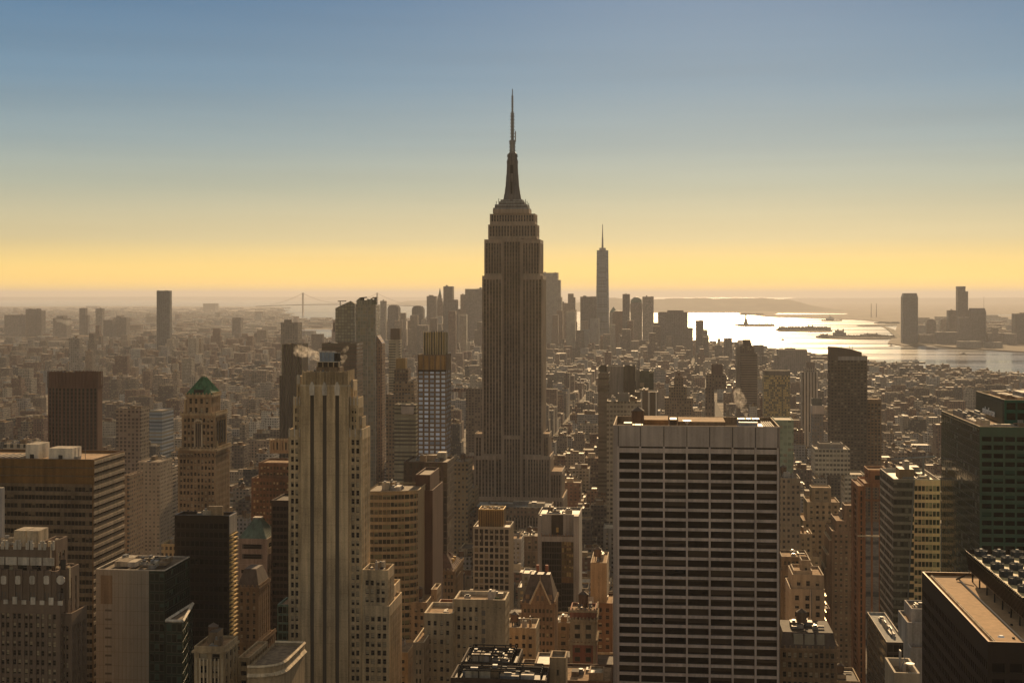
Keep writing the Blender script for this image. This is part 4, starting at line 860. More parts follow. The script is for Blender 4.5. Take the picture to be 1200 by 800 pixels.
# ---- behind and between (mid distance): windows belong to the wall surface
def fw(key, base, **k): farwall(key, base, **k); return ST('limestone_dark', far=key, roof=k.get('roof', 'membrane_roof')) if False else dict(ST('limestone_dark', roof='membrane_roof'), far=key, wall=base_trim(key, base))
def base_trim(key, base): return stone(key + '_trim', base)
MID = [
 ('office_block', 'grey grid office block with square punched windows, right of the ribbed brown tower', 1400, [(136, 165, 478, 0, 30, fw('mid_grid', (.30, .24, .18), win=(.04, .035, .03), pu=4.2, pv=3.9, fu=.62, fv=.62, share=.1), dict(xb=175, cl=4))]),
 ('blue_glass_block', 'pale blue grey banded block just beyond the grey grid block', 1700, [(175, 190, 481, 0, 40, fw('mid_blue', (.25, .29, .33), win=(.06, .08, .10), pu=50, pv=4.5, fu=1.1, fv=.5), {})]),
 ('apartment_tower', 'long pale apartment block with a sunlit end wall, below the grey grid block', 1130, [(161, 187, 541, 0, 30, fw('mid_apt', (.36, .28, .20), pu=3.4, pv=3.2, fu=.4, fv=.45), dict(cl=3)), ]),
 ('apartment_tower', 'brown apartment block with lit side, at the corner of the broad dark slab', 1060, [(144, 151, 557, 0, 30, fw('mid_apt2', (.27, .18, .11), pu=3.4, pv=3.2), dict(cl=2, tank=1))]),
 ('apartment_tower', 'tan slab with rows of balconies, immediately left of the ornate tower shaft', 1180, [(187, 201, 548, 0, 34, fw('mid_apt3', (.42, .33, .24), pu=12, pv=3.2, fu=.9, fv=.4), dict(cl=2))]),
 ('loft_block', 'small pale block with four lit rows, tucked left of the black slab', 760, [(189, 206, 637, 0, 22, fw('mid_loft', (.50, .38, .2), pu=2.4, pv=3.6, fu=.55, fv=.5), dict(cl=4, tank=1))]),
 ('gabled_block', 'pale classical block with arched top windows, at left edge behind dark slab', 980, [(4, 30, 520, 0, 20, fw('mid_gab', (.40, .33, .24), pu=5, pv=7, fu=.5, fv=.7), dict(cl=5, zb=560)), (-20, 46, 533, -2, 34, fw('mid_gab2', (.36, .29, .2), pu=4, pv=4), dict(cl=6, tank=1))]),
 ('dark_ribbed_tower', 'slim dark tower with faint vertical ribs, left of the steaming roof', 1500, [(330.5, 353.5, 403, 0, 28, fw('mid_rib', (.10, .075, .055), win=(.03, .025, .02), pu=4.2, pv=40, fu=.45, fv=1.1, share=0), dict(cl=3)), (327.5, 356, 440, -2, 36, fw('mid_rib', None), {})]),
 ('grey_slab_tower', 'hazy grey slab with a small rooftop box, above the slim ribbed tower', 3300, [(333, 341, 374.5, 4, 10, fw('haze_a', (.2, .17, .14), fu=0., pu=5), {}), (329, 349, 378, 0, 40, fw('haze_b', (.21, .18, .15), win=(.1, .09, .08), pu=6, pv=4), {})]),
 ('flat_top_slab', 'broad dark brown slab with flat top, directly behind steaming roof', 1450, [(377, 418, 402, 0, 30, fw('mid_flat', (.085, .06, .045), win=(.05, .04, .035), pu=50, pv=4, fu=1.1, fv=.45, share=0), dict(cl=2))]),
 ('slim_tower', 'thin striped tower with brown cap, tallest between the two glass towers', 1900, [(457.5, 468.5, 385, 0, 12, fw('slim_cap', (.13, .09, .06), fu=0., pu=5), dict(zb=399)), (455.5, 468.5, 398, -1, 16, fw('slim_b', (.32, .27, .19), win=(.06, .06, .05), pu=14, pv=3.6, fu=.7, fv=.5), {})]),
 ('stepped_glass_block', 'stack of stepped glass and brick volumes with an ochre box, below the thin striped tower', 1350, [(464, 475, 420, 8, 10, fw('ochre', (.26, .17, .07), fu=0., pu=5), dict(zb=440)), (462, 478, 432, 6, 16, fw('mid_brk', (.16, .11, .075), pu=3, pv=3.6), {}), (461, 485, 447, 3, 18, fw('mid_brk2', (.24, .17, .11), pu=3, pv=3.6, fu=.55), dict(cl=3)), (452.5, 486, 462, 0, 26, fw('mid_brk3', (.22, .16, .11), pu=3.2, pv=3.5, fu=.6), dict(cl=4))]),
 ('blank_wall_block', 'block with blank pinkish tan front wall, left of the blue windowed tower', 1250, [(470, 484.5, 484, 0, 20, fw('blankwall', (.40, .32, .26), fu=0., pu=5), dict(cl=1)), (462, 487.5, 474, 3, 25, fw('mid_brk4', (.30, .26, .17), pu=30, pv=3.6, fu=1.1, fv=.45), dict(cl=3))]),
 ('round_corner_block', 'brown apartment block with a pink panel, right of the blue windowed tower', 1750, [(529, 546, 458, 0, 26, fw('mid_pink', (.22, .15, .12), pu=4, pv=3.4), dict(cl=2)), (546, 566, 455, 8, 20, fw('mid_pinkb', (.19, .15, .12), pu=4, pv=3.4), dict(cl=2))]),
 ('loft_building', 'tan loft block with sunlit edge, left of the central tower base', 1130, [(528, 548, 541, 0, 30, fw('mid_l1', (.30, .22, .13), pu=3.2, pv=3.6), dict(cl=3, tank=1))]),
 ('loft_building', 'narrow tan loft block against left shoulder of central tower', 1200, [(541, 557, 572, 0, 22, fw('mid_l2', (.27, .19, .11), pu=3.2, pv=3.6), dict(cl=3, tank=1))]),
 ('dark_brown_tower', 'dark brown tower with a lit arcade top, under the blue windowed tower', 800, [(473, 524, 541, 0, 28, fw('mid_arc', (.095, .065, .045), win=(.03, .025, .02), pu=3.4, pv=4.0, fu=.5, fv=.8, share=.12), dict(cl=7))]),
 ('chestnut_slab', 'dark chestnut slab with blank wall, right behind the curved banded block', 715, [(487, 504, 556, 4, 30, fw('mid_ch', (.105, .058, .04), fu=0., pu=6), {}), (489, 507, 574, 2, 34, fw('mid_ch', None), {})]),
 ('slab_pair', 'tall thin grey slab, left edge of the glass cluster above the white grid slab', 1380, [(701, 713.5, 437, 0, 22, fw('mid_s1', (.14, .125, .10), win=(.08, .07, .06), pu=30, pv=4, fu=1.1, fv=.5, share=0), dict(ground=True, zb=700)), ]),
 ('glass_block', 'boxy tower with blank grey centre and dark glass corners, upper left of white grid slab', 1420, [(702, 711, 429, 0, 24, fw('mid_g1', (.06, .05, .04), win=(.03, .03, .03), pu=6, pv=40, fu=.8, fv=1.1), dict(zb=700, ground=True)), (711.2, 730.5, 429, .5, 26, fw('mid_g2', (.25, .225, .195), fu=0., pu=5), dict(zb=700, ground=True)), (730.7, 745, 429, 0, 24, fw('mid_g1', None), dict(zb=700, ground=True, cl=2))]),
 ('green_glass_block', 'dark greenish glass box with bright dome on the roof, above white grid slab', 1480, [(737, 750, 434, 1, 20, fw('mid_g3', (.17, .155, .13), fu=0., pu=5), dict(zb=700, ground=True)), (750, 766, 435, 0, 24, fw('mid_g4', (.05, .065, .05), win=(.03, .04, .03), pu=5, pv=5, fu=.9, fv=.9), dict(zb=700, ground=True, cl=2))]),
 ('finned_block', 'dark block with white vertical fins and slab roof, above white grid slab', 1330, [(744, 771, 459, 0, 24, fw('mid_fin', (.52, .46, .38), win=(.035, .03, .025), pu=7.2, pv=300, fu=.78, fv=1.1, share=0), dict(cl=4))]),
 ('banded_block', 'pale banded block peeking left over the parapet of white grid slab', 1180, [(724, 737, 461, 4, 12, fw('mid_x', (.24, .21, .17), fu=0., pu=5), {}), (711, 751, 470, 0, 26, fw('mid_y', (.35, .29, .21), win=(.06, .05, .04), pu=3, pv=4, fu=.7, fv=.5), dict(cl=5))]),
 ('stepped_apartment_block', 'stepped apartment ziggurat with sunlit ledges, above centre of white grid slab', 1650, [(790, 801, 442, 6, 14, fw('mid_z0', (.18, .13, .09), pu=3, pv=3.4), dict(tank=1)), (784, 805, 453, 3, 24, fw('mid_z1', (.20, .15, .10), pu=3, pv=3.4, fu=.55), dict(cl=2)), (779, 812, 466, 0, 32, fw('mid_z2', (.23, .17, .12), pu=3, pv=3.4, fu=.55), dict(cl=4))]),
 ('dark_twin_block', 'dark double block with taller flat cap, above right of white grid slab', 1750, [(834, 847, 427, 6, 16, fw('mid_d0', (.14, .10, .08), fu=0., pu=5), dict(zb=442)), (828, 851, 439, 3, 24, fw('mid_d1', (.17, .13, .10), pu=4, pv=4, fu=.4), {}), (827, 837, 455, -2, 24, fw('mid_d1', None), dict(zb=700, ground=True))]),
 ('stepped_crown_tower', 'dark banded residential tower with stepped crown rising before the river glare', 2250, [(871, 880, 398, 8, 12, fw('mid_e0', (.13, .09, .07), pu=3), {}), (867.5, 884, 405, 5, 22, fw('mid_e1', (.15, .11, .08), pu=4), {}), (868, 887.5, 414, 0, 26, fw('mid_e2', (.19, .15, .12), win=(.035, .03, .028), pu=40, pv=3.9, fu=1.1, fv=.55, share=0), dict(zb=620, ground=True, cl=2)), (863, 868, 406, 6, 26, fw('mid_e3', (.22, .18, .14), fu=0., pu=4), dict(zb=620, ground=True))]),
 ('gold_glass_tower', 'flat topped tower with shimmering gold glass front, right of white grid slab', 1900, [(895.5, 926, 434, .5, 30, fw('mid_f0', (.20, .165, .13), fu=0., pu=5), dict(zb=441)), (895.5, 926, 440, 0, 31, dict(ST('bronze'), far='gold_glass', wall='bronze'), {})]),
 ('pale_green_block', 'pale green glass block beside the right edge of white grid slab', 960, [(908, 930, 492, 0, 24, fw('mid_pg', (.27, .31, .22), win=(.16, .19, .14), pu=3, pv=4, fu=.8, fv=.5, share=.3), dict(ph=.5))]),
 ('pale_roof_block', 'tan block with a pale flat roof hiding the foot of pale green block', 900, [(912, 938, 560, 0, 24, fw('mid_pr', (.30, .24, .17), pu=3, pv=3.6), dict(cl=4, tank=1))]),
 ('white_striped_tower', 'slender off white tower with thin vertical window stripes and stepped top', 2000, [(945.5, 955, 424, 8, 12, fw('mid_w0', (.22, .18, .15), fu=0., pu=5), {}), (943, 957, 431, 4, 20, fw('mid_w1', (.34, .29, .24), pu=3), {}), (940.5, 958.5, 436, 0, 28, fw('mid_w2', (.50, .44, .38), win=(.05, .045, .04), pu=4.4, pv=60, fu=.5, fv=1.1, share=0), {})]),
 ('white_box_block', 'squat white box on a blue grey shaft, in front of the slender white tower', 1600, [(952, 963.5, 467, 3, 10, fw('mid_v0', (.12, .13, .12), fu=0., pu=5), {}), (951.5, 965.5, 475, 0, 16, fw('mid_v1', (.5, .45, .4), fu=0., pu=5), dict(zb=485)), (952, 965, 484, .5, 16, fw('mid_v2', (.20, .20, .20), win=(.1, .11, .12), pu=3, pv=3.6), {})]),
 ('tan_banded_block', 'large pale office block with white bands and flat roof box, right of stepped tan masonry', 1150, [(960, 988, 519.5, 8, 16, fw('mid_u0', (.30, .25, .20), fu=0., pu=5), {}), (955.5, 996, 526, 0, 30, fw('mid_u1', (.46, .40, .31), win=(.07, .06, .05), pu=3, pv=3.9, fu=.75, fv=.5), dict(cl=3)), (990, 1014, 556, -4, 26, fw('mid_u1', None), dict(ground=True, zb=760))]),
]
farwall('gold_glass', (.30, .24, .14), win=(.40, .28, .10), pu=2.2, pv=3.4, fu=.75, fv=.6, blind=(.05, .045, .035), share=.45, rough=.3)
for nm, lb, Y, ts in MID:
    ts = [(a, b, y, dv, D, dict(st, roof='membrane_roof'), o) for a, b, y, dv, D, st, o in ts]
    tower(nm, lb, float(Y), ts, cat='tower' if 'tower' in nm else 'building')

# ------------------------------------------------------------------ centre bottom
def curved_bands():
    Y = 690.; u, v0 = grid((460 - 600) / F * Y, Y)
    B = Bld('curved_banded_tower', 'curved office block with alternating glass and tan stone bands, right of striped tower', 'office tower', u, v0)
    pane('pane_mossy', col=(.02, .022, .014), blind=(.17, .17, .09), share=.4, rail=False, spec=.4); st = ST('tan_band', 'pane_mossy', pu=2.1, fw=.94, pv=3.75, fh=.62, dep=.3, sr=.12, mode='H', mx=.05, top=1.6)
    a, b = U(428, v0), U(490, v0 + 9); z1 = Z(576, a, v0); n = 9; R_ = (b - a)
    pts = [(a + R_ * math.sin(R(90 * i / n) * 1.0) if i else a, v0 + 9 * (1 - math.cos(R(90 * i / n)))) for i in range(n + 1)]
    mb = B.p('wall')
    for p, q in zip(pts, pts[1:]):
        L = math.dist(p, q); facade(B, mb, p, ((q[0] - p[0]) / L, (q[1] - p[1]) / L), L, 0, z1, st, 'F')
    back = [(pts[-1][0], v0 + 34), (a, v0 + 34)]; full = pts + back
    for p, q in ((pts[-1], back[0]), (back[0], back[1]), (back[1], pts[0])): L = math.dist(p, q); mb.wallq(p, ((q[0] - p[0]) / L, (q[1] - p[1]) / L), L, 0, z1, 'tan_band')
    B.p('roof').poly([(*p, z1 - 1) for p in full], 'membrane_roof')
    pr = B.p('parapet')
    for p, q in zip(full, full[1:]): pr.bar((*p, z1), (*q, z1), .3, 'tan_band')
    clutter(B, a + 4, b - 8, v0 + 8, v0 + 30, z1 - 1, 8, 10, 0, 4); OCC.append((a, b, v0, v0 + 34, z1)); B.finish()
stone('tan_band', (.34, .255, .15), amt=.6); curved_bands()
def white_frame():
    pane('pane_deep', share=.25, rail=False, blind=(.34, .27, .17)); s = ST('white_frame', 'pane_deep', pu=3.15, fw=.74, pv=3.9, fh=.74, dep=.7, sr=.2, top=1.4, mx=.4, roof='silver_roof')
    stone('white_frame', (.50, .42, .31), amt=.4)
    B = tower('white_frame_tower', 'cream gridded office tower with tall dark windows and a dark bronze box on its roof', 855., [(554.5, 597.5, 617, 0, 26, s, dict(xb=602, ph=1.6, cl=2)), ], fin=False, cat='office tower')
    a = B.T[0]; v = a[2] + 4; x0, x1 = U(561, v), U(590, v); q = B.p('penthouse'); z = Z(596, x0, v); q.box(x0, x1, v, v + 14, a[5] - 1.6, z - 1, 'bronze', 'gravel_roof')
    for i in range(15): x = x0 + i * (x1 - x0) / 14; q.box(x - .12, x + .12, v - .25, v - .003, a[5] - 1, z, 'gold_spandrel')
    B.p('penthouse_parapet').parapet(x0, x1, v, v + 14, z - 1, z, .4, 'gold_spandrel'); clutter(B, x0 + 1, x1 - 1, v + 1, v + 13, z - 1, 3, 6, 0, 1.4)
    d = B.p('dark_top')
    for i in range(6): x = a[0] + .4 + (i + .5) * (a[1] - a[0] - .8) / 6; d.box(x - 1.1, x + 1.1, a[2] + .2, a[2] + .698, a[5] - 11, a[5] - 1.6, 'dark_granite')
    B.finish()
white_frame()
def pyramid_block():
    s = ST('tan_brick', 'pane_lit', pu=3.9, pv=4., fh=.55, dep=.4, sr=.12, grp=PAIR, top=2.4)
    B = tower('brown_pyramid_roof_block', 'tan brick block under a dark brown pyramid roof with a sunlit hip', 785., [(500, 533, 668, 0, 26, s, dict(xb=543, ph=.2))], fin=False)
    a = B.T[0]; pyramid(B, a[0] + .8, a[1] - .8, a[2] + .8, a[3] - .8, a[5] - .1, Z(646, a[0], a[2] + 10), 'roof_brown', 'pyramid_roof', .02, n=7)
    ornate(B, *a[:4], a[5], 0, h=.7, w=.6, m='tan_brick'); ornate(B, *a[:4], a[5] - 4.6, 1, h=.4, w=.4, m='tan_brick', step=99)
    d = B.p('skylight'); w = a[3] - a[2]
    for i in range(4): y = a[2] + w * (.3 + .1 * i); zz = a[5] + 3 + 1.2 * (i % 2) ; d.box(a[1] - 4.2, a[1] - 2.6, y, y + 1.1, a[5] + 1, zz, 'gold_spandrel')
    B.finish()
stone('roof_brown', (.12, .062, .038), rough=.5); pyramid_block()
s_tan = ST('tan_brick', 'pane', pu=5.0, pv=3.75, fh=.52, dep=.35, sr=0, top=3.2, grp=[(.12, .36), (.6, .84)], trim='limestone_pale')
def tan_pair():
    B = tower('brick_loft', 'tan loft with a pipe down its corner, right of the joined lofts', 560., [(532, 592, 702, 0, 16, dict(s_tan, wall='limestone'), dict(ph=1.6, pw=.7, cl=3, roof='gravel_roof'))], fin=False, maxwin=60)
    a = B.T[0]; q = B.p('blank_panel'); q.box(U(560, a[2]), U(590, a[2]), a[2] - .2, a[2] - .004, 0, a[5] - 3.4, 'limestone')
    w = B.p('pipe'); w.bar((a[0] - .3, a[2] - .3, 60), (a[0] - .3, a[2] - .3, a[5]), .2, 'limestone_pale')
    for i in range(9): x = U(564.5, a[2]); B.p('window_column', i).box(x, x + 1.5, a[2] - .26, a[2] - .204, a[5] - 6.5 - i * 3.75, a[5] - 4.4 - i * 3.75, 'pane')
    for i in range(5): B.p('planter', i).cyl(U(576 + i * 2, a[2] + 6), a[2] + 6, .8, a[5] - 1.6, a[5] - .2, 'leaf', 7, r1=.3)
    B.finish()
stone('leaf', (.05, .07, .03)); tan_pair()
tower('brick_loft', 'tan loft with open-topped brown bulkhead, joined left of the piped loft', 557., [(497, 531, 718, 0, 20, dict(s_tan, wall='limestone'), dict(ph=1.6, pw=.7, cl=2))], maxwin=60)
tower('brick_bulkhead_block', 'brown stair bulkhead behind the two joined tan lofts', 580., [(511, 531, 709, 0, 12, ST('terracotta', pu=20, fw=.01), dict(ph=1.6, sides=False))])
tower('narrow_loft', 'narrow low tan loft with lit window panes, at left foot of the joined tan lofts', 545., [(484, 497, 752, 0, 24, dict(s_tan, wall='tan_brick', pn='pane_lit'), dict(ph=1.2, cl=1))])
def gable_building():
    s = ST('goth_stone', 'pane_lit', pu=3.6, pv=4., fh=.52, dep=.45, sr=.1, grp=PAIR, top=3)
    B = tower('gabled_chateau_block', 'brown stone building with steep slate roof and a pointed front gable', 680., [(611, 650, 706, 0, 22, s, dict(ph=.2))], fin=False)
    a = B.T[0]; z = a[5]; r = B.p('slate_roof'); u0, u1, v0, v1 = a[:4]; zt = Z(676, u0, v0)
    r.prism([(u0, v0), (u1, v0), (u1, v1), (u0, v1)], z, zt, 'slate_roof', pts1=[(u0 + 4, v0 + 8), (u1 - 3, v0 + 8), (u1 - 3, v1 - 8), (u0 + 4, v1 - 8)])
    g = B.p('gable'); c = U(633, v0); w = 5.2; zg = Z(672, c, v0)
    g.poly([(c - w, v0 - .3, z - .5), (c + w, v0 - .3, z - .5), (c, v0 - .3, zg - 4)], 'goth_stone'); g.poly([(c - w, v0 - .3, z - .5), (c, v0 - .3, zg - 4), (c, v0 + 9, zg - 4), (c - w, v0 + 9, z - .5)], 'slate_roof'); g.poly([(c, v0 - .3, zg - 4), (c + w, v0 - .3, z - .5), (c + w, v0 + 9, z - .5), (c, v0 + 9, zg - 4)], 'slate_roof')
    g.bar((c - w, v0 - .5, z - .5), (c, v0 - .5, zg - 3.6), .35, 'limestone_pale'); g.bar((c, v0 - .5, zg - 3.6), (c + w, v0 - .5, z - .5), .35, 'limestone_pale'); g.cyl(c, v0, .3, zg - 4, zg, 'limestone_pale', 6, r1=.05)
    for i in (-1, 1): B.p('gable_window', i).box(c + i * 1.2 - .6, c + i * 1.2 + .6, v0 - .42, v0 - .304, z + 1, z + 3.6, 'pane')
    for x in (u0 + 2, u1 - 3.5): B.p('dormer', x).box(x, x + 2, v0 + 1, v0 + 5, z, z + 4, 'goth_stone', 'slate_roof')
    for x in (u0 + 6, u1 - 6): B.p('chimney', x).box(x, x + 1.4, v1 - 6, v1 - 4, zt - 2, zt + 3, 'red_brick')
    ornate(B, *a[:4], z, 0, h=.7, w=.5, m='goth_stone'); B.finish()
stone('goth_stone', (.24, .165, .105), amt=1.2); gable_building()
def niche_building():
    Y = 850.; u, v0 = grid((654 - 600) / F * Y, Y)
    B = Bld('niche_front_building', 'grey concrete tower whose front is a deep black glass niche with a square notch above', 'office tower', u, v0)
    a, b = U(630, v0), U(678.5, v0); z1 = Z(604, a, v0); f0, f1 = U(634.5, v0), U(672, v0); D = 34
    m = B.p('wall'); w = 'concrete'
    z2 = Z(634, a, v0); z3 = Z(628, a, v0)
    m.wallq((a, v0), (1, 0), f0 - a, 0, z1, w); m.wallq((f1, v0), (1, 0), b - f1, 0, z1, w); m.wallq((f0, v0), (1, 0), f1 - f0, z2, z3, w)
    m.wallq((f0, v0), (0, 1), 3, 0, z2, w); m.wallq((f1, v0 + 3), (0, -1), 3, 0, z2, w); m.q((f0, v0, z3), (f1, v0, z3), (f1, v0 + 5, z3), (f0, v0 + 5, z3), 'membrane_roof')
    m.wallq((f0, v0), (0, 1), 5, z3, z1, w); m.wallq((f1, v0 + 5), (0, -1), 5, z3, z1, w)
    n0, n1 = U(646, v0 + 5), U(660, v0 + 5); m.wallq((f0, v0 + 5), (1, 0), n0 - f0, z3, z1, w); m.wallq((n1, v0 + 5), (1, 0), f1 - n1, z3, z1, w)
    B.p('notch').box(n0, n1, v0 + 7, v0 + 8, z3, z1, 'dark_granite'); B.p('notch_window').box((n0 + n1) / 2 - .8, (n0 + n1) / 2 + .8, v0 + 6.8, v0 + 6.998, z3 + 1.5, z3 + 4.5, 'gold_spandrel')
    gl = B.p('curtain_wall'); s = ST('dark_granite', 'pane_dark', pu=1.6, fw=.9, pv=3.8, fh=.85, dep=.1, mode='H', mx=.1, top=.3)
    f2 = U(658, v0 + 3); facade(B, gl, (f0, v0 + 3), (1, 0), f2 - f0, 0, z2, s, 'F'); facade(B, gl, (f2, v0 + 3), (1, 0), f1 - f2, z2 - 26, z2, dict(s, pn='pane_gold', wall='bronze'), 'F'); facade(B, gl, (f2, v0 + 3), (1, 0), f1 - f2, 0, z2 - 26, s, 'F')
    for p, t, L in (((b, v0), (0, 1), D), ((b, v0 + D), (-1, 0), b - a), ((a, v0 + D), (0, -1), D)): m.wallq(p, t, L, 0, z1, w)
    B.p('roof').q((a + .5, v0 + 8, z1 - 1), (b - .5, v0 + 8, z1 - 1), (b - .5, v0 + D, z1 - 1), (a + .5, v0 + D, z1 - 1), 'silver_roof'); B.p('parapet').parapet(a, b, v0 + 5.01, v0 + D, z1, z1 + .4, .5, 'pale_trim')
    for i in range(12): B.p('railing', 0).box(f0 + i * (f1 - f0) / 12, f0 + i * (f1 - f0) / 12 + .3, v0 + .3, v0 + .6, z3, z3 + 1.1 + .8 * (i % 3 == 0), 'terracotta')
    clutter(B, a + 2, b - 2, v0 + 10, v0 + D - 2, z1 - 1, 21, 8, 0, 3); OCC.append((a, b, v0, v0 + D, z1)); B.finish()
pane('pane_gold', col=(.10, .075, .03), blind=(.38, .28, .11), share=.5, rail=False); niche_building()
def ornate_brick():
    s = ST('limestone', 'pane_lit', pu=4., pv=3.9, fh=.56, dep=.4, sr=.05, grp=[(.25, .75)], top=2.5)
    B = tower('ornate_brick_tower', 'slim red brick tower with stone arches and cornice and a crowded dark rooftop', 600., [(668, 698, 714, .8, 14, dict(s, wall='red_brick', pu=3.6), dict(zb=724, cl=5, tank=1)), (668, 698, 725, 0, 18, s, dict(zb=752)), (668, 698, 752, .3, 18, dict(s, wall='red_brick'), {})], fin=False)
    for i, a in enumerate(B.T[:3]): ornate(B, *a[:4], a[5] - .2, i, h=.9, w=.8, m='limestone', step=1.6)
    a = B.T[2]; q = B.p('quoin'); q.box(a[0] - .05, a[0] + 1.1, a[2] - .2, a[2] - .004, 0, a[5], 'limestone'); q.box(a[1] - 1.1, a[1] + .05, a[2] - .2, a[2] - .004, 0, a[5], 'limestone'); B.finish()
ornate_brick()
tower('blank_side_block', 'brown block with a smooth blank wall, touching left of white grid slab', 690., [(692, 711, 659, 0, 30, ST('tan_brick', pu=30, fw=.02, top=6), dict(cl=6, tank=1)), (680, 718, 706, -4, 24, ST('brown_brick', pu=4, pv=3.7), dict(ground=True, cl=4))])
stone('roof_dark', (.055, .045, .035), rough=.6)
def roof_plant(name, label, x0, x1, yt, Y, D, seed, wall='dark_brown', n=16):
    B = tower(name, label, Y, [(x0, x1, yt, 0, D, ST(wall, 'pane_lit', pu=4.2, fw=.7, pv=4.2, fh=.5, mode='H', dep=.4, top=1.6, roof='roof_dark'), dict(ph=1.5, pw=.5))], fin=False)
    a = B.T[0]; zr = a[5] - 1.5; rr = random.Random(seed); g = B.p('steel_frame')
    for k in range(5):
        y = a[2] + 3 + k * (D - 6) / 4; g.bar((a[0] + 2, y, zr + 3.2), (a[1] - 2, y, zr + 3.2), .16, 'black_metal')
        for j in range(5): x = a[0] + 2 + j * (a[1] - a[0] - 4) / 4; g.bar((x, y, zr), (x, y, zr + 3.2), .14, 'black_metal')
    clutter(B, a[0] + 1, a[1] - 1, a[2] + 1, a[3] - 1, zr, seed, n, 0, 3.); B.finish()
roof_plant('dark_plant_roof_block', 'dark flat roof crowded with ducts and steel frames, bottom centre of the view', 540, 606, 776, 470., 20, 5)
roof_plant('dark_plant_roof_block', 'lowest dark roof with rail and vents, under the crowded roof at bottom centre', 528, 640, 795, 440., 16, 8, n=9)
tower('stair_tower_block', 'tan box with sunlit open top, right of the crowded dark roofs', 450., [(644, 663, 770, 2, 9, ST('tan_brick', 'pane_lit', pu=9, fw=.2, top=4), dict(ph=1.2, roof='membrane_roof')), ], maxwin=20)
tower('silver_roof_block', 'flat bright silver roof beside tan open-topped box at bottom', 470., [(626, 645, 778, 0, 16, ST('tan_brick', pu=4), dict(ph=.8, roof='silver_roof', cl=2)), (606, 646, 792, -3, 22, ST('tan_brick', pu=4), dict(ph=.8, ground=True))], maxwin=20)
tower('low_tan_roof', 'low tan roof with lit box at foot of the red brick tower', 520., [(690, 707, 788, 0, 10, ST('tan_brick', pu=4), dict(ph=.8, roof='silver_roof')), (648, 716, 797, -2, 24, ST('brown_brick', pu=4), dict(ph=1, ground=True, cl=4))], maxwin=20)
tower('tan_roof_house', 'cluster of tan terraces behind the watered roofs, above bottom centre', 600., [(592, 628, 735, 0, 18, dict(s_tan, wall='limestone'), dict(ph=1.4, cl=4, tank=1))], maxwin=40)
tower('tan_terrace_block', 'short tan block between curved banded tower and brown pyramid roof', 700., [(505, 512, 690, 0, 14, s_tan, {}), (468, 500, 705, -6, 24, s_tan, dict(ground=True, cl=4, tank=1))], maxwin=30)
tower('glass_grid_apartment', 'grey apartment slab with a punched window grid, between cream gridded tower and niche tower', 1000., [(598, 611, 631, 0, 20, ST('concrete', pu=3, pv=3.4), dict(cl=2))], maxwin=50)
tower('flat_terrace_roof', 'long flat bluish roof terrace across foot of the central tower', 1140., [(556, 645, 594, 0, 34, ST('limestone_dark', 'pane_dark', far='terrace', roof='grey_roof'), dict(cl=7, ph=1)), (530, 560, 604, -3, 30, ST('red_brick', far='terrace', roof='grey_roof'), dict(ground=True, cl=3))]) if (farwall('terrace', (.20, .14, .10)), stone('grey_roof', (.22, .22, .21), rough=.85)) else 0

# ---- tower with windows painted blue-white like reflected sky
def blue_windows():
    B = tower('blue_window_tower', 'slim tower of windows tinted pale blue like reflected sky, with gold band and ribbed crown', 1020., [
        (496.5, 521.5, 389.5, 6, 14, ST('bronze', far='crown_ribs', roof='tar_roof'), dict(ph=.3)), (489.5, 523, 415.5, 0, 24, ST('limestone_dark', 'pane_sky_reflection', pu=4.25, fw=.78, pv=3.2 * 1.03, fh=.7, dep=.3, sr=.02, top=12, mx=.15), dict(xb=528.5, ph=1, cl=3))], fin=False)
    t, a = B.T; g = B.p('gold_panel'); n = 5; w = (a[1] - a[0]) / n
    for i in range(n): g.box(a[0] + i * w + .8, a[0] + (i + 1) * w - .6, a[2] - .3, a[2] - .004, a[5] - 11, a[5] - .8, 'gold_spandrel2')
    g.box(a[0] + .2, a[1], a[2] - .28, a[2] - .005, a[5] - 12.6, a[5] - 11.4, 'dark_granite')
    f = B.p('crown_fin'); n = 9
    for i in range(n + 1): x = t[0] + i * (t[1] - t[0]) / n; f.box(x - .25, x + .25, t[2] - .5, t[2] - .003, t[4], t[5] + 1, 'limestone_pale')
    q = B.p('roof_antenna')
    for x in (.3, .7): q.bar((t[0] + (t[1] - t[0]) * x, t[2] + 4, t[5]), (t[0] + (t[1] - t[0]) * x + 4, t[2] + 4, t[5] + 1.6), .2, 'grey_metal')
    B.finish()
stone('gold_spandrel2', (.30, .185, .075), rough=.5); farwall('crown_ribs', (.35, .27, .12), win=(.03, .03, .025), pu=2.6, pv=60, fu=.6, fv=1.1, share=0); blue_windows()

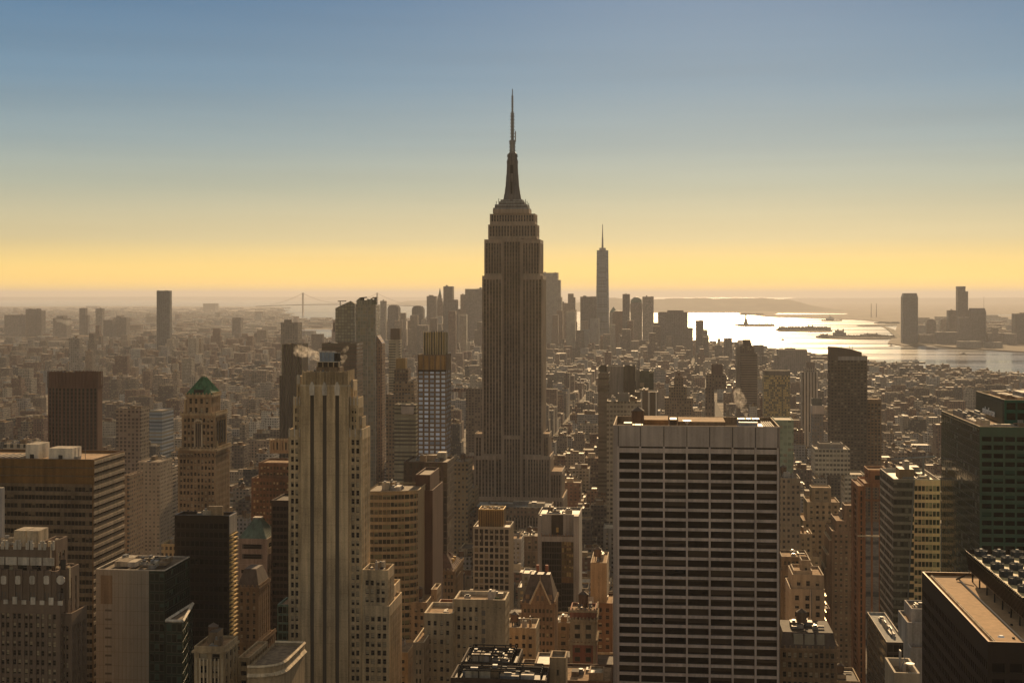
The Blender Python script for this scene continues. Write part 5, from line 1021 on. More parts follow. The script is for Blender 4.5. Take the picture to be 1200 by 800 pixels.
# ---- two tall glass towers left of centre
def slanted_glass():
    Y = 2200.; u, v0 = grid((404 - 600) / F * Y, Y); B = Bld('slanted_glass_tower', 'dark glass tower whose top slants up to the right, behind the steaming roof', 'skyscraper', u, v0)
    farwall('glassdark', (.045, .05, .045), win=(.10, .10, .085), pu=5, pv=5, fu=.85, fv=.8, share=.2, blind=(.16, .15, .11), rough=.15)
    a, b, c = U(393, v0), U(411, v0), U(415, v0); D = 24; zl, zr = Z(361, a, v0), Z(352.5, b, v0); m = B.p('glass_wall')
    P = [(a, v0), (b, v0), (c, v0 + 5), (c, v0 + D), (a, v0 + D)]; T = [zl, zr, zr - 5, zr - 5, zl]
    for i in range(5): p, q = P[i], P[(i + 1) % 5]; L = math.dist(p, q); m.q((*p, 0), (*q, 0), (*q, T[(i + 1) % 5]), (*p, T[i]), 'glassdark', [(0, 0), (L, 0), (L, T[(i + 1) % 5]), (0, T[i])])
    B.p('roof').poly([(*p, t) for p, t in zip(P, T)], 'tar_roof'); k = B.p('crane'); k.bar((a + 6, v0 + 8, zl), (a + 6, v0 + 8, zl + 12), .5, 'black_metal'); k.bar((a + 2, v0 + 8, zl + 11), (a + 16, v0 + 8, zl + 11.5), .5, 'black_metal')
    w = U(390.8, v0 + 5); e = B.p('hoist'); e.box(w, w + 1.5, v0 + 5, v0 + 8, Z(389, w, v0), Z(378, w, v0), 'black_metal'); OCC.append((a, c, v0, v0 + D, zr)); B.finish()
slanted_glass()
def crown_glass():
    Y = 1650.; u, v0 = grid((428 - 600) / F * Y, Y); B = Bld('peaked_crown_tower', 'tall grey glass tower with pointed crown fins and a vertical seam, left of centre', 'skyscraper', u, v0)
    farwall('glassgrey', (.22, .20, .16), win=(.12, .125, .105), pu=3.2, pv=4.2, fu=.8, fv=.8, share=.25, blind=(.20, .18, .13), rough=.2, amt=.5)
    a, b = U(416.5, v0), U(440.5, v0); D = 24; z0 = Z(357, a, v0); m = B.p('glass_wall')
    m.box(a, b, v0, v0 + D, 0, z0, 'glassgrey'); c = B.p('crown')
    for x0, x1, ya, yb in ((417.5, 421.5, 352, 348.5), (421.5, 430, 352, 351.5), (430, 436.5, 350, 351.5), (434, 437, 350, 348)):
        p, q = U(x0, v0), U(x1, v0); za, zb = Z(ya, p, v0), Z(yb, q, v0); c.poly([(p, v0 + .5, z0), (q, v0 + .5, z0), (q, v0 + .5, zb), (p, v0 + .5, za)], 'glassgrey'); c.poly([(p, v0 + D - 1, z0), (q, v0 + D - 1, z0), (q, v0 + D - 1, zb), (p, v0 + D - 1, za)], 'glassgrey')
        c.poly([(p, v0 + .5, za), (q, v0 + .5, zb), (q, v0 + D - 1, zb), (p, v0 + D - 1, za)], 'glassgrey')
    f = B.p('seam_fin'); 
    for px in (430.5, 440, 417): x = U(px, v0); f.box(x - .4, x + .4, v0 - .6, v0 - .003, 0, z0, 'concrete')
    w0, w1 = U(440.6, v0 + 4), U(447.5, v0 + 6); sd = B.p('brick_wing')
    P = [(w0, v0 + 4), (w1, v0 + 8), (w1, v0 + 26), (w0, v0 + 26)]; zt = Z(393, w0, v0)
    sd.prism(P, 0, zt - 10, 'wingbrick'); sd.prism(P, zt - 10, zt, 'wingbrick', pts1=[P[0], (w0 + .6, v0 + 5), (w0 + .6, v0 + 26), P[3]])
    k = B.p('roof_crane'); x = U(425, v0); k.bar((x, v0 + 6, z0), (x, v0 + 6, z0 + 9), .5, 'black_metal'); k.bar((x - 5, v0 + 6, z0 + 8), (x + 4, v0 + 6, z0 + 9), .5, 'black_metal')
    OCC.append((a, w1, v0, v0 + 26, z0)); B.finish()
farwall('wingbrick', (.20, .12, .075), win=(.04, .035, .03), pu=3.4, pv=3.6); crown_glass()

# ------------------------------------------------------------------ right side
def white_stepped():
    s = ST('pale_stone', 'pane', pu=5, pv=3.9, fh=.62, dep=.35, sr=.05, grp=[(.3, .7)], top=3)
    stone('pale_stone', (.34, .265, .185), amt=.8)
    B = tower('pale_stepped_tower', 'cream stone stepped building with roof pipes, right edge of white grid slab', 650., [(939, 950, 656, 6, 10, s, dict(zb=672)), (930, 952, 668, 3, 16, dict(s, pu=9), dict(zb=690)), (928.5, 965.5, 673, 1.5, 22, s, dict(zb=692)), (926, 966.5, 690, 0, 26, s, dict(cl=2))], fin=False)
    a = B.T[3]; c = U(950, a[2]); p = B.p('downpipe'); p.bar((c, a[2] - .3, 60), (c, a[2] - .3, a[5]), .2, 'pale_trim')
    q = B.p('balcony'); 
    for i in range(9): q.box(a[1] + .004, a[1] + 1, a[2] + 1, a[2] + 14, a[5] - 4 - i * 3.9, a[5] - 3.2 - i * 3.9, 'gold_spandrel')
    B.finish()
white_stepped()
tower('brown_flat_block', 'brown masonry block with three dark roof vents, behind cream stepped building', 740., [(916, 948, 652, 3, 20, ST('limestone_dark', 'pane', pu=4, grp=PAIR), dict(cl=3)), (915, 956, 668, 0, 26, ST('limestone_dark', 'pane', pu=4, pv=3.7, grp=[(.3, .7)]), {})])
def mansard():
    s = ST('brown_stone', 'pane', pu=4.8, pv=4.2, fh=.58, dep=.6, sr=.25, grp=PAIR, top=2.)
    B = tower('mansard_brown_building', 'ornate dark brown building with mansard roof and skylights, at the avenue corner', 590., [(914, 981, 759, 0, 26, s, dict(ph=.2))], fin=False, cat='building')
    a = B.T[0]; r = B.p('mansard_roof'); z = a[5]; zt = Z(741, a[0], a[2]); w = [(a[0], a[2]), (a[1], a[2]), (a[1], a[3]), (a[0], a[3])]
    r.prism(w, z, zt, 'slate_roof', 'tar_roof', pts1=[(a[0] + 1.4, a[2] + 2.2), (a[1] - 1.4, a[2] + 2.2), (a[1] - 1.4, a[3] - 2), (a[0] + 1.4, a[3] - 2)])
    ornate(B, *a[:4], z, 0, h=.9, w=.8, m='brown_stone', step=2.4); ornate(B, *a[:4], z - 5.2, 1, h=.5, w=.6, m='brown_stone', step=99)
    for i, (p, q) in enumerate(((930, 941), (943, 954), (957, 966))): B.p('skylight', i).box(U(p, a[2] + 1), U(q, a[2] + 1), a[2] + .5, a[2] + 2.4, z + .6, zt - .6, 'glass_grey')
    clutter(B, a[0] + 4, a[1] - 4, a[2] + 5, a[3] - 4, zt, 17, 9, 1, 3); B.finish()
mansard()
s_ms = ST('limestone', 'pane_lit', pu=4.2, pv=3.8, fh=.52, dep=.35, sr=0, grp=[(.3, .72)], top=2.5)
def stepped_masonry():
    B = tower('stepped_masonry_tower', 'brown stepped masonry tower with blank cap block, left of sunlit sawtooth ledges', 960., [(951, 974, 571, 10, 14, dict(s_ms, pu=6), dict(ph=.8, zb=590)), (946, 984, 588, 5, 26, s_ms, dict(zb=612)), (941, 988, 610, 0, 34, s_ms, {})], fin=False)
    B.finish()
stepped_masonry()
tower('stepped_masonry_wing', 'lower brown masonry setback joined to left of stepped masonry tower', 900., [(936, 952, 625, 0, 20, s_ms, dict(cl=2)), (930, 962, 652, -4, 24, s_ms, dict(ground=True))], maxwin=60)
def textured_block():
    s = dict(s_ms, pu=3.7, pv=3.6, wall='brick_warm', grp=[(.28, .72)], fh=.5)
    B = tower('sawtooth_brick_tower', 'big warm brown brick tower with dense windows and glinting stepped left edge', 900., [(990, 1005, 592, 6, 14, dict(s, pu=20, fw=.01), dict(ph=.8, zb=612)), (980, 1009, 610, 2, 30, s, dict(zb=622, cl=2)), (975, 1009, 622, 0, 34, s, {})], fin=False)
    a = B.T[2]; 
    for i in range(6):                                      # terraces stepping down on the left
        z = Z(634 + i * 17, a[0], a[2]); x1 = a[0] - .004 - i * 1.6; m = B.p('terrace', i); m.box(x1 - 1.6, x1, a[2] + 2 + i, a[3] - 2, 0, z, 'brick_warm', 'silver_roof'); B.p('terrace_parapet', i).parapet(x1 - 1.6, x1, a[2] + 2 + i, a[3] - 2, z + .004, z + 1, .25, 'limestone_pale')
    B.finish()
stone('brick_warm', (.25, .165, .10)); textured_block()
tower('slim_brown_slab', 'hazy tan slab with blank front between pale green block and slender white tower', 1250., [(925, 938, 572, 0, 20, dict(ST('limestone'), far='mid_apt', wall='limestone'), dict(cl=2))])
def orange_tower():
    s = ST('orange_brick', 'pane_dark', pu=4.2, pv=3.7, fh=.75, dep=.9, sr=.5, grp=[(.3, .78)], top=3)
    B = tower('orange_brick_tower', 'tall slim orange brick tower with chamfered cap, left of the gold banded glass tower', 830., [(1018, 1040, 551, 8, 18, dict(s, pu=30, fw=.02), dict(ph=.8, zb=570)), (1013, 1042, 566, .8, 30, s, {}), (1005.5, 1013, 569, 0, 30, dict(s, pu=30, fw=.02), dict(ground=True, ph=.8, zb=1000))], fin=False)
    a = B.T[0]; B.p('cap_rim').parapet(a[0] - .3, a[1] + .3, a[2] - .3, a[3] + .3, a[5] - .3, a[5] + .5, .4, 'orange_pale')
    b = B.T[1]; q = B.p('pilaster')
    for x in (1013, 1021.5, 1031): c = U(x, b[2]); q.box(c - .6, c + .6, b[2] - .6, b[2] - .003, 0, b[5], 'orange_brick')
    q.box(b[0] + .1, b[1], b[2] - .5, b[2] - .004, b[5] - 11, b[5] - 9.6, 'orange_brick'); B.p('ledge').box(B.T[2][0] - .4, b[1], B.T[2][2] - .9, B.T[2][2] - .004, Z(628, b[0], b[2]), Z(626.5, b[0], b[2]), 'limestone_pale')
    B.finish()
stone('orange_pale', (.5, .28, .14)); orange_tower()
def faceted_gold():
    Y = 690.; u, v0 = grid((1075 - 600) / F * Y, Y)
    B = Bld('faceted_glass_tower', 'glass office tower with a slanting fold and gold banded right half painted as reflected sun', 'office tower', u, v0)
    a, b = U(1047, v0), U(1102, v0); zt = Z(562, (a + b) / 2, v0); D = abs(VB(1031, a) - v0)
    f0, f1 = U(1071, v0), U(1064, v0); zb = Z(700, a, v0)       # fold: top and bottom positions
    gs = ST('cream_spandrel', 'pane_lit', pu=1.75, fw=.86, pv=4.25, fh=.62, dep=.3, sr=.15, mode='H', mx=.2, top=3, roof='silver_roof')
    gg = ST('glass_grey', 'pane_glass', pu=2.4, fw=.92, pv=4.25, fh=.66, dep=.2, sr=.05, mode='H', mx=.1, top=1.5)
    m = B.p('reflected_sun_wall'); g = B.p('glass_wall')
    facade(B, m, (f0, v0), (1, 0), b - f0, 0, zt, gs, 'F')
    # the grey facet leans: a stack of strips whose edge walks left as it falls
    zz = zt; i = 0
    while zz > 70:
        f = min(1.6, (zt - zz) / (zt - zb)); e = f0 + (f1 - f0) * f; z2 = zz - 4.25
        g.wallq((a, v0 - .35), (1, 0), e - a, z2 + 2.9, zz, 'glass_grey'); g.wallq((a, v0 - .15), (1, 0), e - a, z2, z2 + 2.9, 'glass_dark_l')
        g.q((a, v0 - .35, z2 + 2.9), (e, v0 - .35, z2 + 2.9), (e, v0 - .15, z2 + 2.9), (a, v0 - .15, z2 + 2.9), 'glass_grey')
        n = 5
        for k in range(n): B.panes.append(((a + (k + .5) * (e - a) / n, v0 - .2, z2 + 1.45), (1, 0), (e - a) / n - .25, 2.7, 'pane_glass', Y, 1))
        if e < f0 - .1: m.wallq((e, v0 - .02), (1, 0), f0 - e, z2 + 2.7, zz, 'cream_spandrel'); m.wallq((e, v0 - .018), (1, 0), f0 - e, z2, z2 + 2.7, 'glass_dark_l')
        zz = z2; i += 1
    B.p('fold_mullion').bar((f0, v0 - .3, zt), (f0 + (f1 - f0) * 1.6, v0 - .3, zt - (zt - zb) * 1.6), .28, 'grey_metal')
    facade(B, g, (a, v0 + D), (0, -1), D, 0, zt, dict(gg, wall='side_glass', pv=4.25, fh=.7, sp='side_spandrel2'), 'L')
    g.wallq((b, v0), (0, 1), D, 0, zt, 'glass_grey'); g.wallq((b, v0 + D), (-1, 0), b - a, 0, zt, 'glass_grey')
    zr = zt - 1.5; B.p('roof').q((a, v0, zr), (b, v0, zr), (b, v0 + D, zr), (a, v0 + D, zr), 'silver_roof'); B.p('parapet').parapet(a + .01, b - .01, v0 + .01, v0 + D - .01, zr, zt + .3, .5, 'pale_trim')
    pb = B.p('penthouse'); x0, x1 = U(1055, v0 + 12), U(1072, v0 + 12); pb.box(x0, x1, v0 + 14, v0 + 26, zr, zr + 5, 'limestone_dark', 'silver_roof'); pb.box(x0 + 3, x1 - 2, v0 + 16, v0 + 24, zr + 5, zr + 9, 'concrete', 'silver_roof')
    c = B.p('crane'); x = U(1082, v0 + 20); c.bar((x, v0 + 20, zr), (x, v0 + 20, zr + 10), .4, 'grey_metal'); c.bar((x - 16, v0 + 22, zr + 9), (x + 6, v0 + 20, zr + 11), .4, 'grey_metal')
    clutter(B, a + 2, b - 2, v0 + 2, v0 + D - 2, zr, 33, 16, 0, 4); OCC.append((a, b, v0, v0 + D, zt)); B.finish()
stone('glass_dark_l', (.035, .035, .03), rough=.2); stone('side_glass', (.09, .085, .075), rough=.3); stone('side_spandrel2', (.36, .32, .26), rough=.4); faceted_gold()
def text_mesh(body, size, mat, ext=.15):
    c = bpy.data.curves.new('lettering', 'FONT'); c.body = body; c.size = size; c.extrude = ext; c.offset = size * .014; c.align_x = 'CENTER'; c.align_y = 'CENTER'
    o = bpy.data.objects.new('tmp', c); C.objects.link(o); bpy.context.view_layer.update()
    me = bpy.data.meshes.new_from_object(o.evaluated_get(bpy.context.evaluated_depsgraph_get())); bpy.data.objects.remove(o); me.materials.clear(); me.materials.append(MATS[mat]); return me
def green_tower():
    Y = 590.; u, v0 = grid((1160 - 600) / F * Y, Y)
    B = Bld('green_glass_tower', 'green glass tower with notched top and white lettering on a dark sign panel', 'skyscraper', u, v0)
    a, b = U(1148, v0), U(1275, v0); z1 = Z(500, a, v0); D = abs(VB(1103, a) - v0)
    gf = ST('green_spandrel', 'pane_green', pu=4.9, fw=.86, pv=3.62, fh=.58, dep=.25, sr=.05, mode='H', mx=.6, top=4.2, roof='gravel_roof')
    pane('pane_green', ) ; s1 = dict(gf, pn='pane_gdark'); pane('pane_gdark', col=(.004, .005, .004), blind=(.012, .06, .04), share=.25, rail=False, fw=.03, spec=.15, frame=(.01, .05, .035))
    m = B.p('wall'); facade(B, m, (a, v0), (1, 0), b - a, 0, z1, s1, 'F'); facade(B, m, (a, v0 + D), (0, -1), D, 0, z1, dict(s_gl, pn='pane_glass_dk', pu=4.8, pv=3.62, fh=.8, wall='glass_green'), 'L')
    m.wallq((b, v0), (0, 1), D, 0, z1, 'green_spandrel'); m.wallq((b, v0 + D), (-1, 0), b - a, 0, z1, 'green_spandrel')
    zr = z1 - 1.2; B.p('roof').q((a, v0, zr), (b, v0, zr), (b, v0 + D, zr), (a, v0 + D, zr), 'gravel_roof'); B.p('parapet').parapet(a + .01, b, v0 + .01, v0 + D, zr, z1 + .2, .5, 'limestone_pale')
    # raised block set back on the roof
    v2 = v0 + 22; c = U(1177, v2); D2 = abs(VB(1143.5, c) - v2); z2 = Z(468.5, c, v2); r = B.p('upper_block')
    facade(B, r, (c, v2), (1, 0), b - c, zr, z2, dict(s1, fh=.7, pv=4.6, top=1.2, wall='green_lit', pn='pane_gdark'), 'F'); r.wallq((c, v2 + D2), (0, -1), D2, zr, z2, 'sign_dark'); r.wallq((b, v2), (0, 1), D2, zr, z2, 'green_spandrel'); r.wallq((b, v2 + D2), (-1, 0), b - c, zr, z2, 'green_spandrel')
    B.p('upper_roof').q((c, v2, z2 - 1), (b, v2, z2 - 1), (b, v2 + D2, z2 - 1), (c, v2 + D2, z2 - 1), 'gravel_roof'); B.p('upper_parapet').parapet(c + .01, b, v2 + .01, v2 + D2, z2 - 1, z2 + .2, .5, 'limestone_pale')
    sg = B.p('sign_panel'); sg.wallq((c - .2, v2 + D2 - 2), (0, -1), D2 - 4, z2 - 14.5, z2 - 1.5, 'sign_dark'); sg.box(c - .19, c - .004, v2 + 2, v2 + D2 - 2, z2 - 14.5, z2 - 1.5, 'sign_dark')
    clutter(B, a + 2, c - 3, v0 + 4, v0 + D - 4, zr, 41, 16, 0, 3.4); clutter(B, c + 2, b - 2, v2 + 2, v2 + D2 - 2, z2 - 1, 42, 14, 0, 3.6); clutter(B, a + 3, b - 3, v0 + 3, v2 - 2, zr, 43, 12, 0, 2.4)
    OCC.append((a, b, v0, v0 + D, z2)); B.finish()
    me = text_mesh('salesforce', 7.2, 'white_paint'); o = link('sign_lettering', me, B.root)
    w = 23.0; o.rotation_euler = (R(90), 0, R(-90)); o.location = (c - .45 - B.o[0], v2 + D2 * .5 - B.o[1], z2 - 7.6)
    sx = (D2 * .42) / max(.1, max(v.co.x for v in me.vertices) - min(v.co.x for v in me.vertices)); o.scale = (sx, sx * .8, 1)
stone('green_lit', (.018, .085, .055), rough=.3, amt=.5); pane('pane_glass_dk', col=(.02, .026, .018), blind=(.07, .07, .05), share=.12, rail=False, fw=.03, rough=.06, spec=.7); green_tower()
def dark_front():
    Y = 335.; u, v0 = grid((1160 - 600) / F * Y, Y)
    B = Bld('dark_corner_block', 'near black office block, tan gravel roof with louvred cooling plant, lower right corner', 'office block', u, v0)
    a, b = U(1158, v0), U(1330, v0); z1 = Z(751.5, a, v0); D = abs(VB(1080.5, a) - v0)
    s = ST('near_black', 'pane_brown', pu=2.05, fw=.62, pv=3.9, fh=.5, dep=.5, sr=0, mode='V', mx=.4, top=5.2, roof='roof_tan', trim='near_black')
    m = B.p('wall'); facade(B, m, (a, v0), (1, 0), b - a, 0, z1, dict(s, pu=4.4, fw=.75, fh=.6, pn='pane_dark'), 'F'); facade(B, m, (a, v0 + D), (0, -1), D, 0, z1, s, 'L'); m.wallq((b, v0), (0, 1), D, 0, z1, 'near_black'); m.wallq((b, v0 + D), (-1, 0), b - a, 0, z1, 'near_black')
    zr = z1 - 1.; B.p('roof').q((a, v0, zr), (b, v0, zr), (b, v0 + D, zr), (a, v0 + D, zr), 'roof_tan')
    B.p('parapet').parapet(a + .01, b, v0 + .01, v0 + D, zr, z1 + .05, .45, 'bronze'); rl = B.p('roof_rail')
    rl.box(a + 1.8, a + 2.05, v0 + 1, v0 + D - 4, zr, zr + .7, 'limestone_pale'); rl.box(a + 2.05, a + 2.2, v0 + 1, v0 + D - 4, zr, zr + .9, 'limestone_pale')
    c = a + 12.5; zt = zr + 3; q = B.p('cooling_plant'); x1 = a + 30; va, vb = v0 + 12, v0 + D - 8
    for x in (c + .6, x1 - 1):
        for i in range(8): y = va + 1 + i * (vb - va - 2) / 7; B.p('plant_leg').box(x - .2, x + .2, y - .2, y + .2, zr, zt, 'black_metal')
    pr = [(c, va), (x1, va), (x1, vb), (c, vb)]; q.prism(pr, zt, zt + 6.5, 'dark_granite', pts1=[(c - 1.2, va), (x1 + 1, va), (x1 + 1, vb), (c - 1.2, vb)], cap=False); q.poly([(*p, zt) for p in reversed(pr)], 'dark_granite')
    q.q((c - 1.2, va, zt + 5.2), (x1 + 1, va, zt + 5.2), (x1 + 1, vb, zt + 5.2), (c - 1.2, vb, zt + 5.2), 'plant_deck')
    for i in range(40): y = va + .5 + i * (vb - va - 1) / 39; B.p('louvre', 0).bar((c - .25, y, zt + .5), (c - 1.35, y, zt + 6.4), .09, 'black_metal')
    n = 0
    for i in range(7):
        for j in range(3):
            x = c + 2.6 + j * 5.2; y = va + 3 + i * (vb - va - 6) / 6; f = B.p('cooling_fan', n); n += 1
            f.cyl(x, y, 1.9, zt + 5.2, zt + 6.9, 'fan_grey', 16, top='black_metal')
            for k in range(3): f.bar((x - 1.9 * math.cos(k * 1.05), y - 1.9 * math.sin(k * 1.05), zt + 7.0), (x + 1.9 * math.cos(k * 1.05), y + 1.9 * math.sin(k * 1.05), zt + 7.0), .08, 'silver_roof')
            f.box(x - .4, x + .4, y - .4, y + .4, zt + 6.9, zt + 7.4, 'grey_metal')
    p = B.p('pipe'); p.bar((c - 3, v0 + 3, zr + .4), (c - 3, vb, zr + .4), .2, 'black_metal'); p.bar((c - 4, vb, zr + .4), (c, vb, zr + 2.4), .2, 'black_metal')
    for i in range(3): B.p('drain', i).cyl(a + 8 + i * 3, v0 + 8 + i * 14, .35, zr, zr + .4, 'black_metal', 8)
    B.p('dish').cyl(b - 30, v0 + 6, .9, zr + .8, zr + 1.2, 'white_paint', 12, r1=.5); OCC.append((a, b, v0, v0 + D, z1)); B.finish()
stone('near_black', (.03, .021, .017), rough=.5, amt=.5); stone('roof_tan', (.46, .31, .18), rough=.95, amt=.5); stone('plant_deck', (.48, .40, .22), rough=.55, amt=.9); stone('fan_grey', (.055, .06, .065), rough=.5)
pane('pane_brown', col=(.012, .009, .007), blind=(.12, .075, .035), share=.5, rail=False, fw=.06, frame=(.06, .04, .025)); dark_front()
s_pl = ST('concrete', 'pane', pu=3.2, pv=3.8, fh=.5, top=12, mx=1)
tower('ribbed_low_block', 'grey ribbed concrete block stepping down, left of the near black corner block', 470., [(1068, 1092, 713, 6, 14, dict(s_pl, pu=60, fw=.01), dict(sides=False, cl=2)), (1063, 1092, 729, 2, 18, dict(s_pl, pu=60, fw=.01), dict(sides=False, cl=3)), (1067, 1095, 759, -4, 14, s_pl, dict(ground=True, sides=False))], maxwin=20)
def lowglass():
    Y = 560.; u, v0 = grid((1040 - 600) / F * Y, Y); B = Bld('low_glass_block', 'low glass office block with gold reflections painted along its left flank, below orange brick tower', 'office block', u, v0)
    a, b = U(1039, v0), U(1062, v0); z1 = Z(752, a, v0); D = abs(VB(1016, a) - v0); g = ST('side_glass', 'pane_gold_reflection', pu=2.6, fw=.9, pv=4, fh=.75, dep=.1, mode='H', top=1, mx=.2, roof='grey_roof')
    m = B.p('wall'); facade(B, m, (a, v0), (1, 0), b - a, 0, z1, dict(g, pn='pane_dark', wall='dark_granite'), 'F'); facade(B, m, (a, v0 + D), (0, -1), D, 0, z1, g, 'L'); m.wallq((b, v0), (0, 1), D, 0, z1, 'side_glass'); m.wallq((b, v0 + D), (-1, 0), b - a, 0, z1, 'side_glass')
    B.p('roof').q((a, v0, z1 - .8), (b, v0, z1 - .8), (b, v0 + D, z1 - .8), (a, v0 + D, z1 - .8), 'grey_roof'); B.p('parapet').parapet(a + .01, b, v0 + .01, v0 + D, z1 - .8, z1 + .1, .4, 'pale_trim'); clutter(B, a + 2, b - 1, v0 + 3, v0 + D - 3, z1 - .8, 6, 7, 0, 2.5); OCC.append((a, b, v0, v0 + D, z1)); B.finish()
pane('pane_gold_reflection', col=(.05, .04, .03), blind=(.30, .21, .10), share=.3, rail=False, rough=.08, spec=.9); lowglass()  # gold reflections painted into the colour of some panes
def corner_terrace():
    B = tower('white_rail_terrace', 'small tan roof terrace with white parapet and satellite dish, at bottom right of the street', 330., [(1048, 1078, 788, 0, 14, ST('pale_stone', pu=30, fw=.02, trim='white_frame', roof='membrane_roof'), dict(ph=2., pw=.5, sides=False, cl=2))], fin=False)
    a = B.T[0]; z = a[5]; B.p('satellite_dish').cyl(a[1] - 1.6, a[2] + 4, .12, z - 2, z + .6, 'grey_metal', 6); B.p('satellite_dish').cyl(a[1] - 1.6, a[2] + 4, .2, z + .6, z + 1.3, 'white_paint', 14, r1=1.1)
    B.p('antenna').bar((a[0] + 2, a[2] + 5, z - 2), (a[0] + 3.4, a[2] + 5, z + 2.6), .07, 'grey_metal'); B.finish()
corner_terrace()
# residential tower with the curved top
def curved_top():
    Y = 1500.; u, v0 = grid((995 - 600) / F * Y, Y); B = Bld('curved_top_tower', 'dark speckled residential tower whose top curves down to the right', 'residential tower', u, v0)
    s = ST('dark_resid', 'pane_resid', pu=3.5, pv=3.55, fh=.55, dep=.3, sr=.05, grp=[(.18, .82)], top=5, mx=.5)
    a, b = U(973, v0), U(1016.5, v0); z1 = Z(417, a, v0); D = 24; tier(B, a, b, v0, v0 + D, 0, z1, s, key=0, ph=.5)
    c = B.p('curved_crown'); n = 8; x0, x1 = a, U(1010, v0); zl = Z(406.5, a, v0); zr = Z(412.5, a, v0)
    for i in range(n):
        f, g = i / n, (i + 1) / n; p, q = x0 + (x1 - x0) * f, x0 + (x1 - x0) * g; zp, zq = zl + (zr - zl) * f ** 2, zl + (zr - zl) * g ** 2
        c.q((p, v0 + .3, z1 - .6), (q, v0 + .3, z1 - .6), (q, v0 + .3, zq), (p, v0 + .3, zp), 'dark_resid'); c.q((p, v0 + .3, zp), (q, v0 + .3, zq), (q, v0 + D - 1, zq), (p, v0 + D - 1, zp), 'dark_resid'); c.q((q, v0 + D - 1, z1 - .6), (p, v0 + D - 1, z1 - .6), (p, v0 + D - 1, zp), (q, v0 + D - 1, zq), 'dark_resid')
    c.wallq((x0, v0 + D - 1), (0, -1), D - 1.3, z1 - .6, zl, 'dark_resid'); c.wallq((x1, v0 + .3), (0, 1), D - 1.3, z1 - .6, zr, 'dark_resid')
    B.p('band').box(U(982, v0), b - .3, v0 - .25, v0 - .003, z1 - 4.6, z1 - .3, 'concrete')
    for x in (987, 997, 1000): B.p('mast', x).bar((U(x, v0), v0 + 9, z1), (U(x, v0), v0 + 9, z1 + 11), .18, 'grey_metal')
    w0, w1 = b + .05, U(1033, v0 + 4); tier(B, w0, w1, v0 + 4, v0 + 28, 0, Z(468, w0, v0), dict(s, wall='brown_stone'), key=1, ph=.8); B.finish()
stone('dark_resid', (.15, .115, .085), amt=.5); pane('pane_resid', col=(.03, .028, .024), blind=(.34, .30, .20), share=.3, rail=False, fw=.05); curved_top()

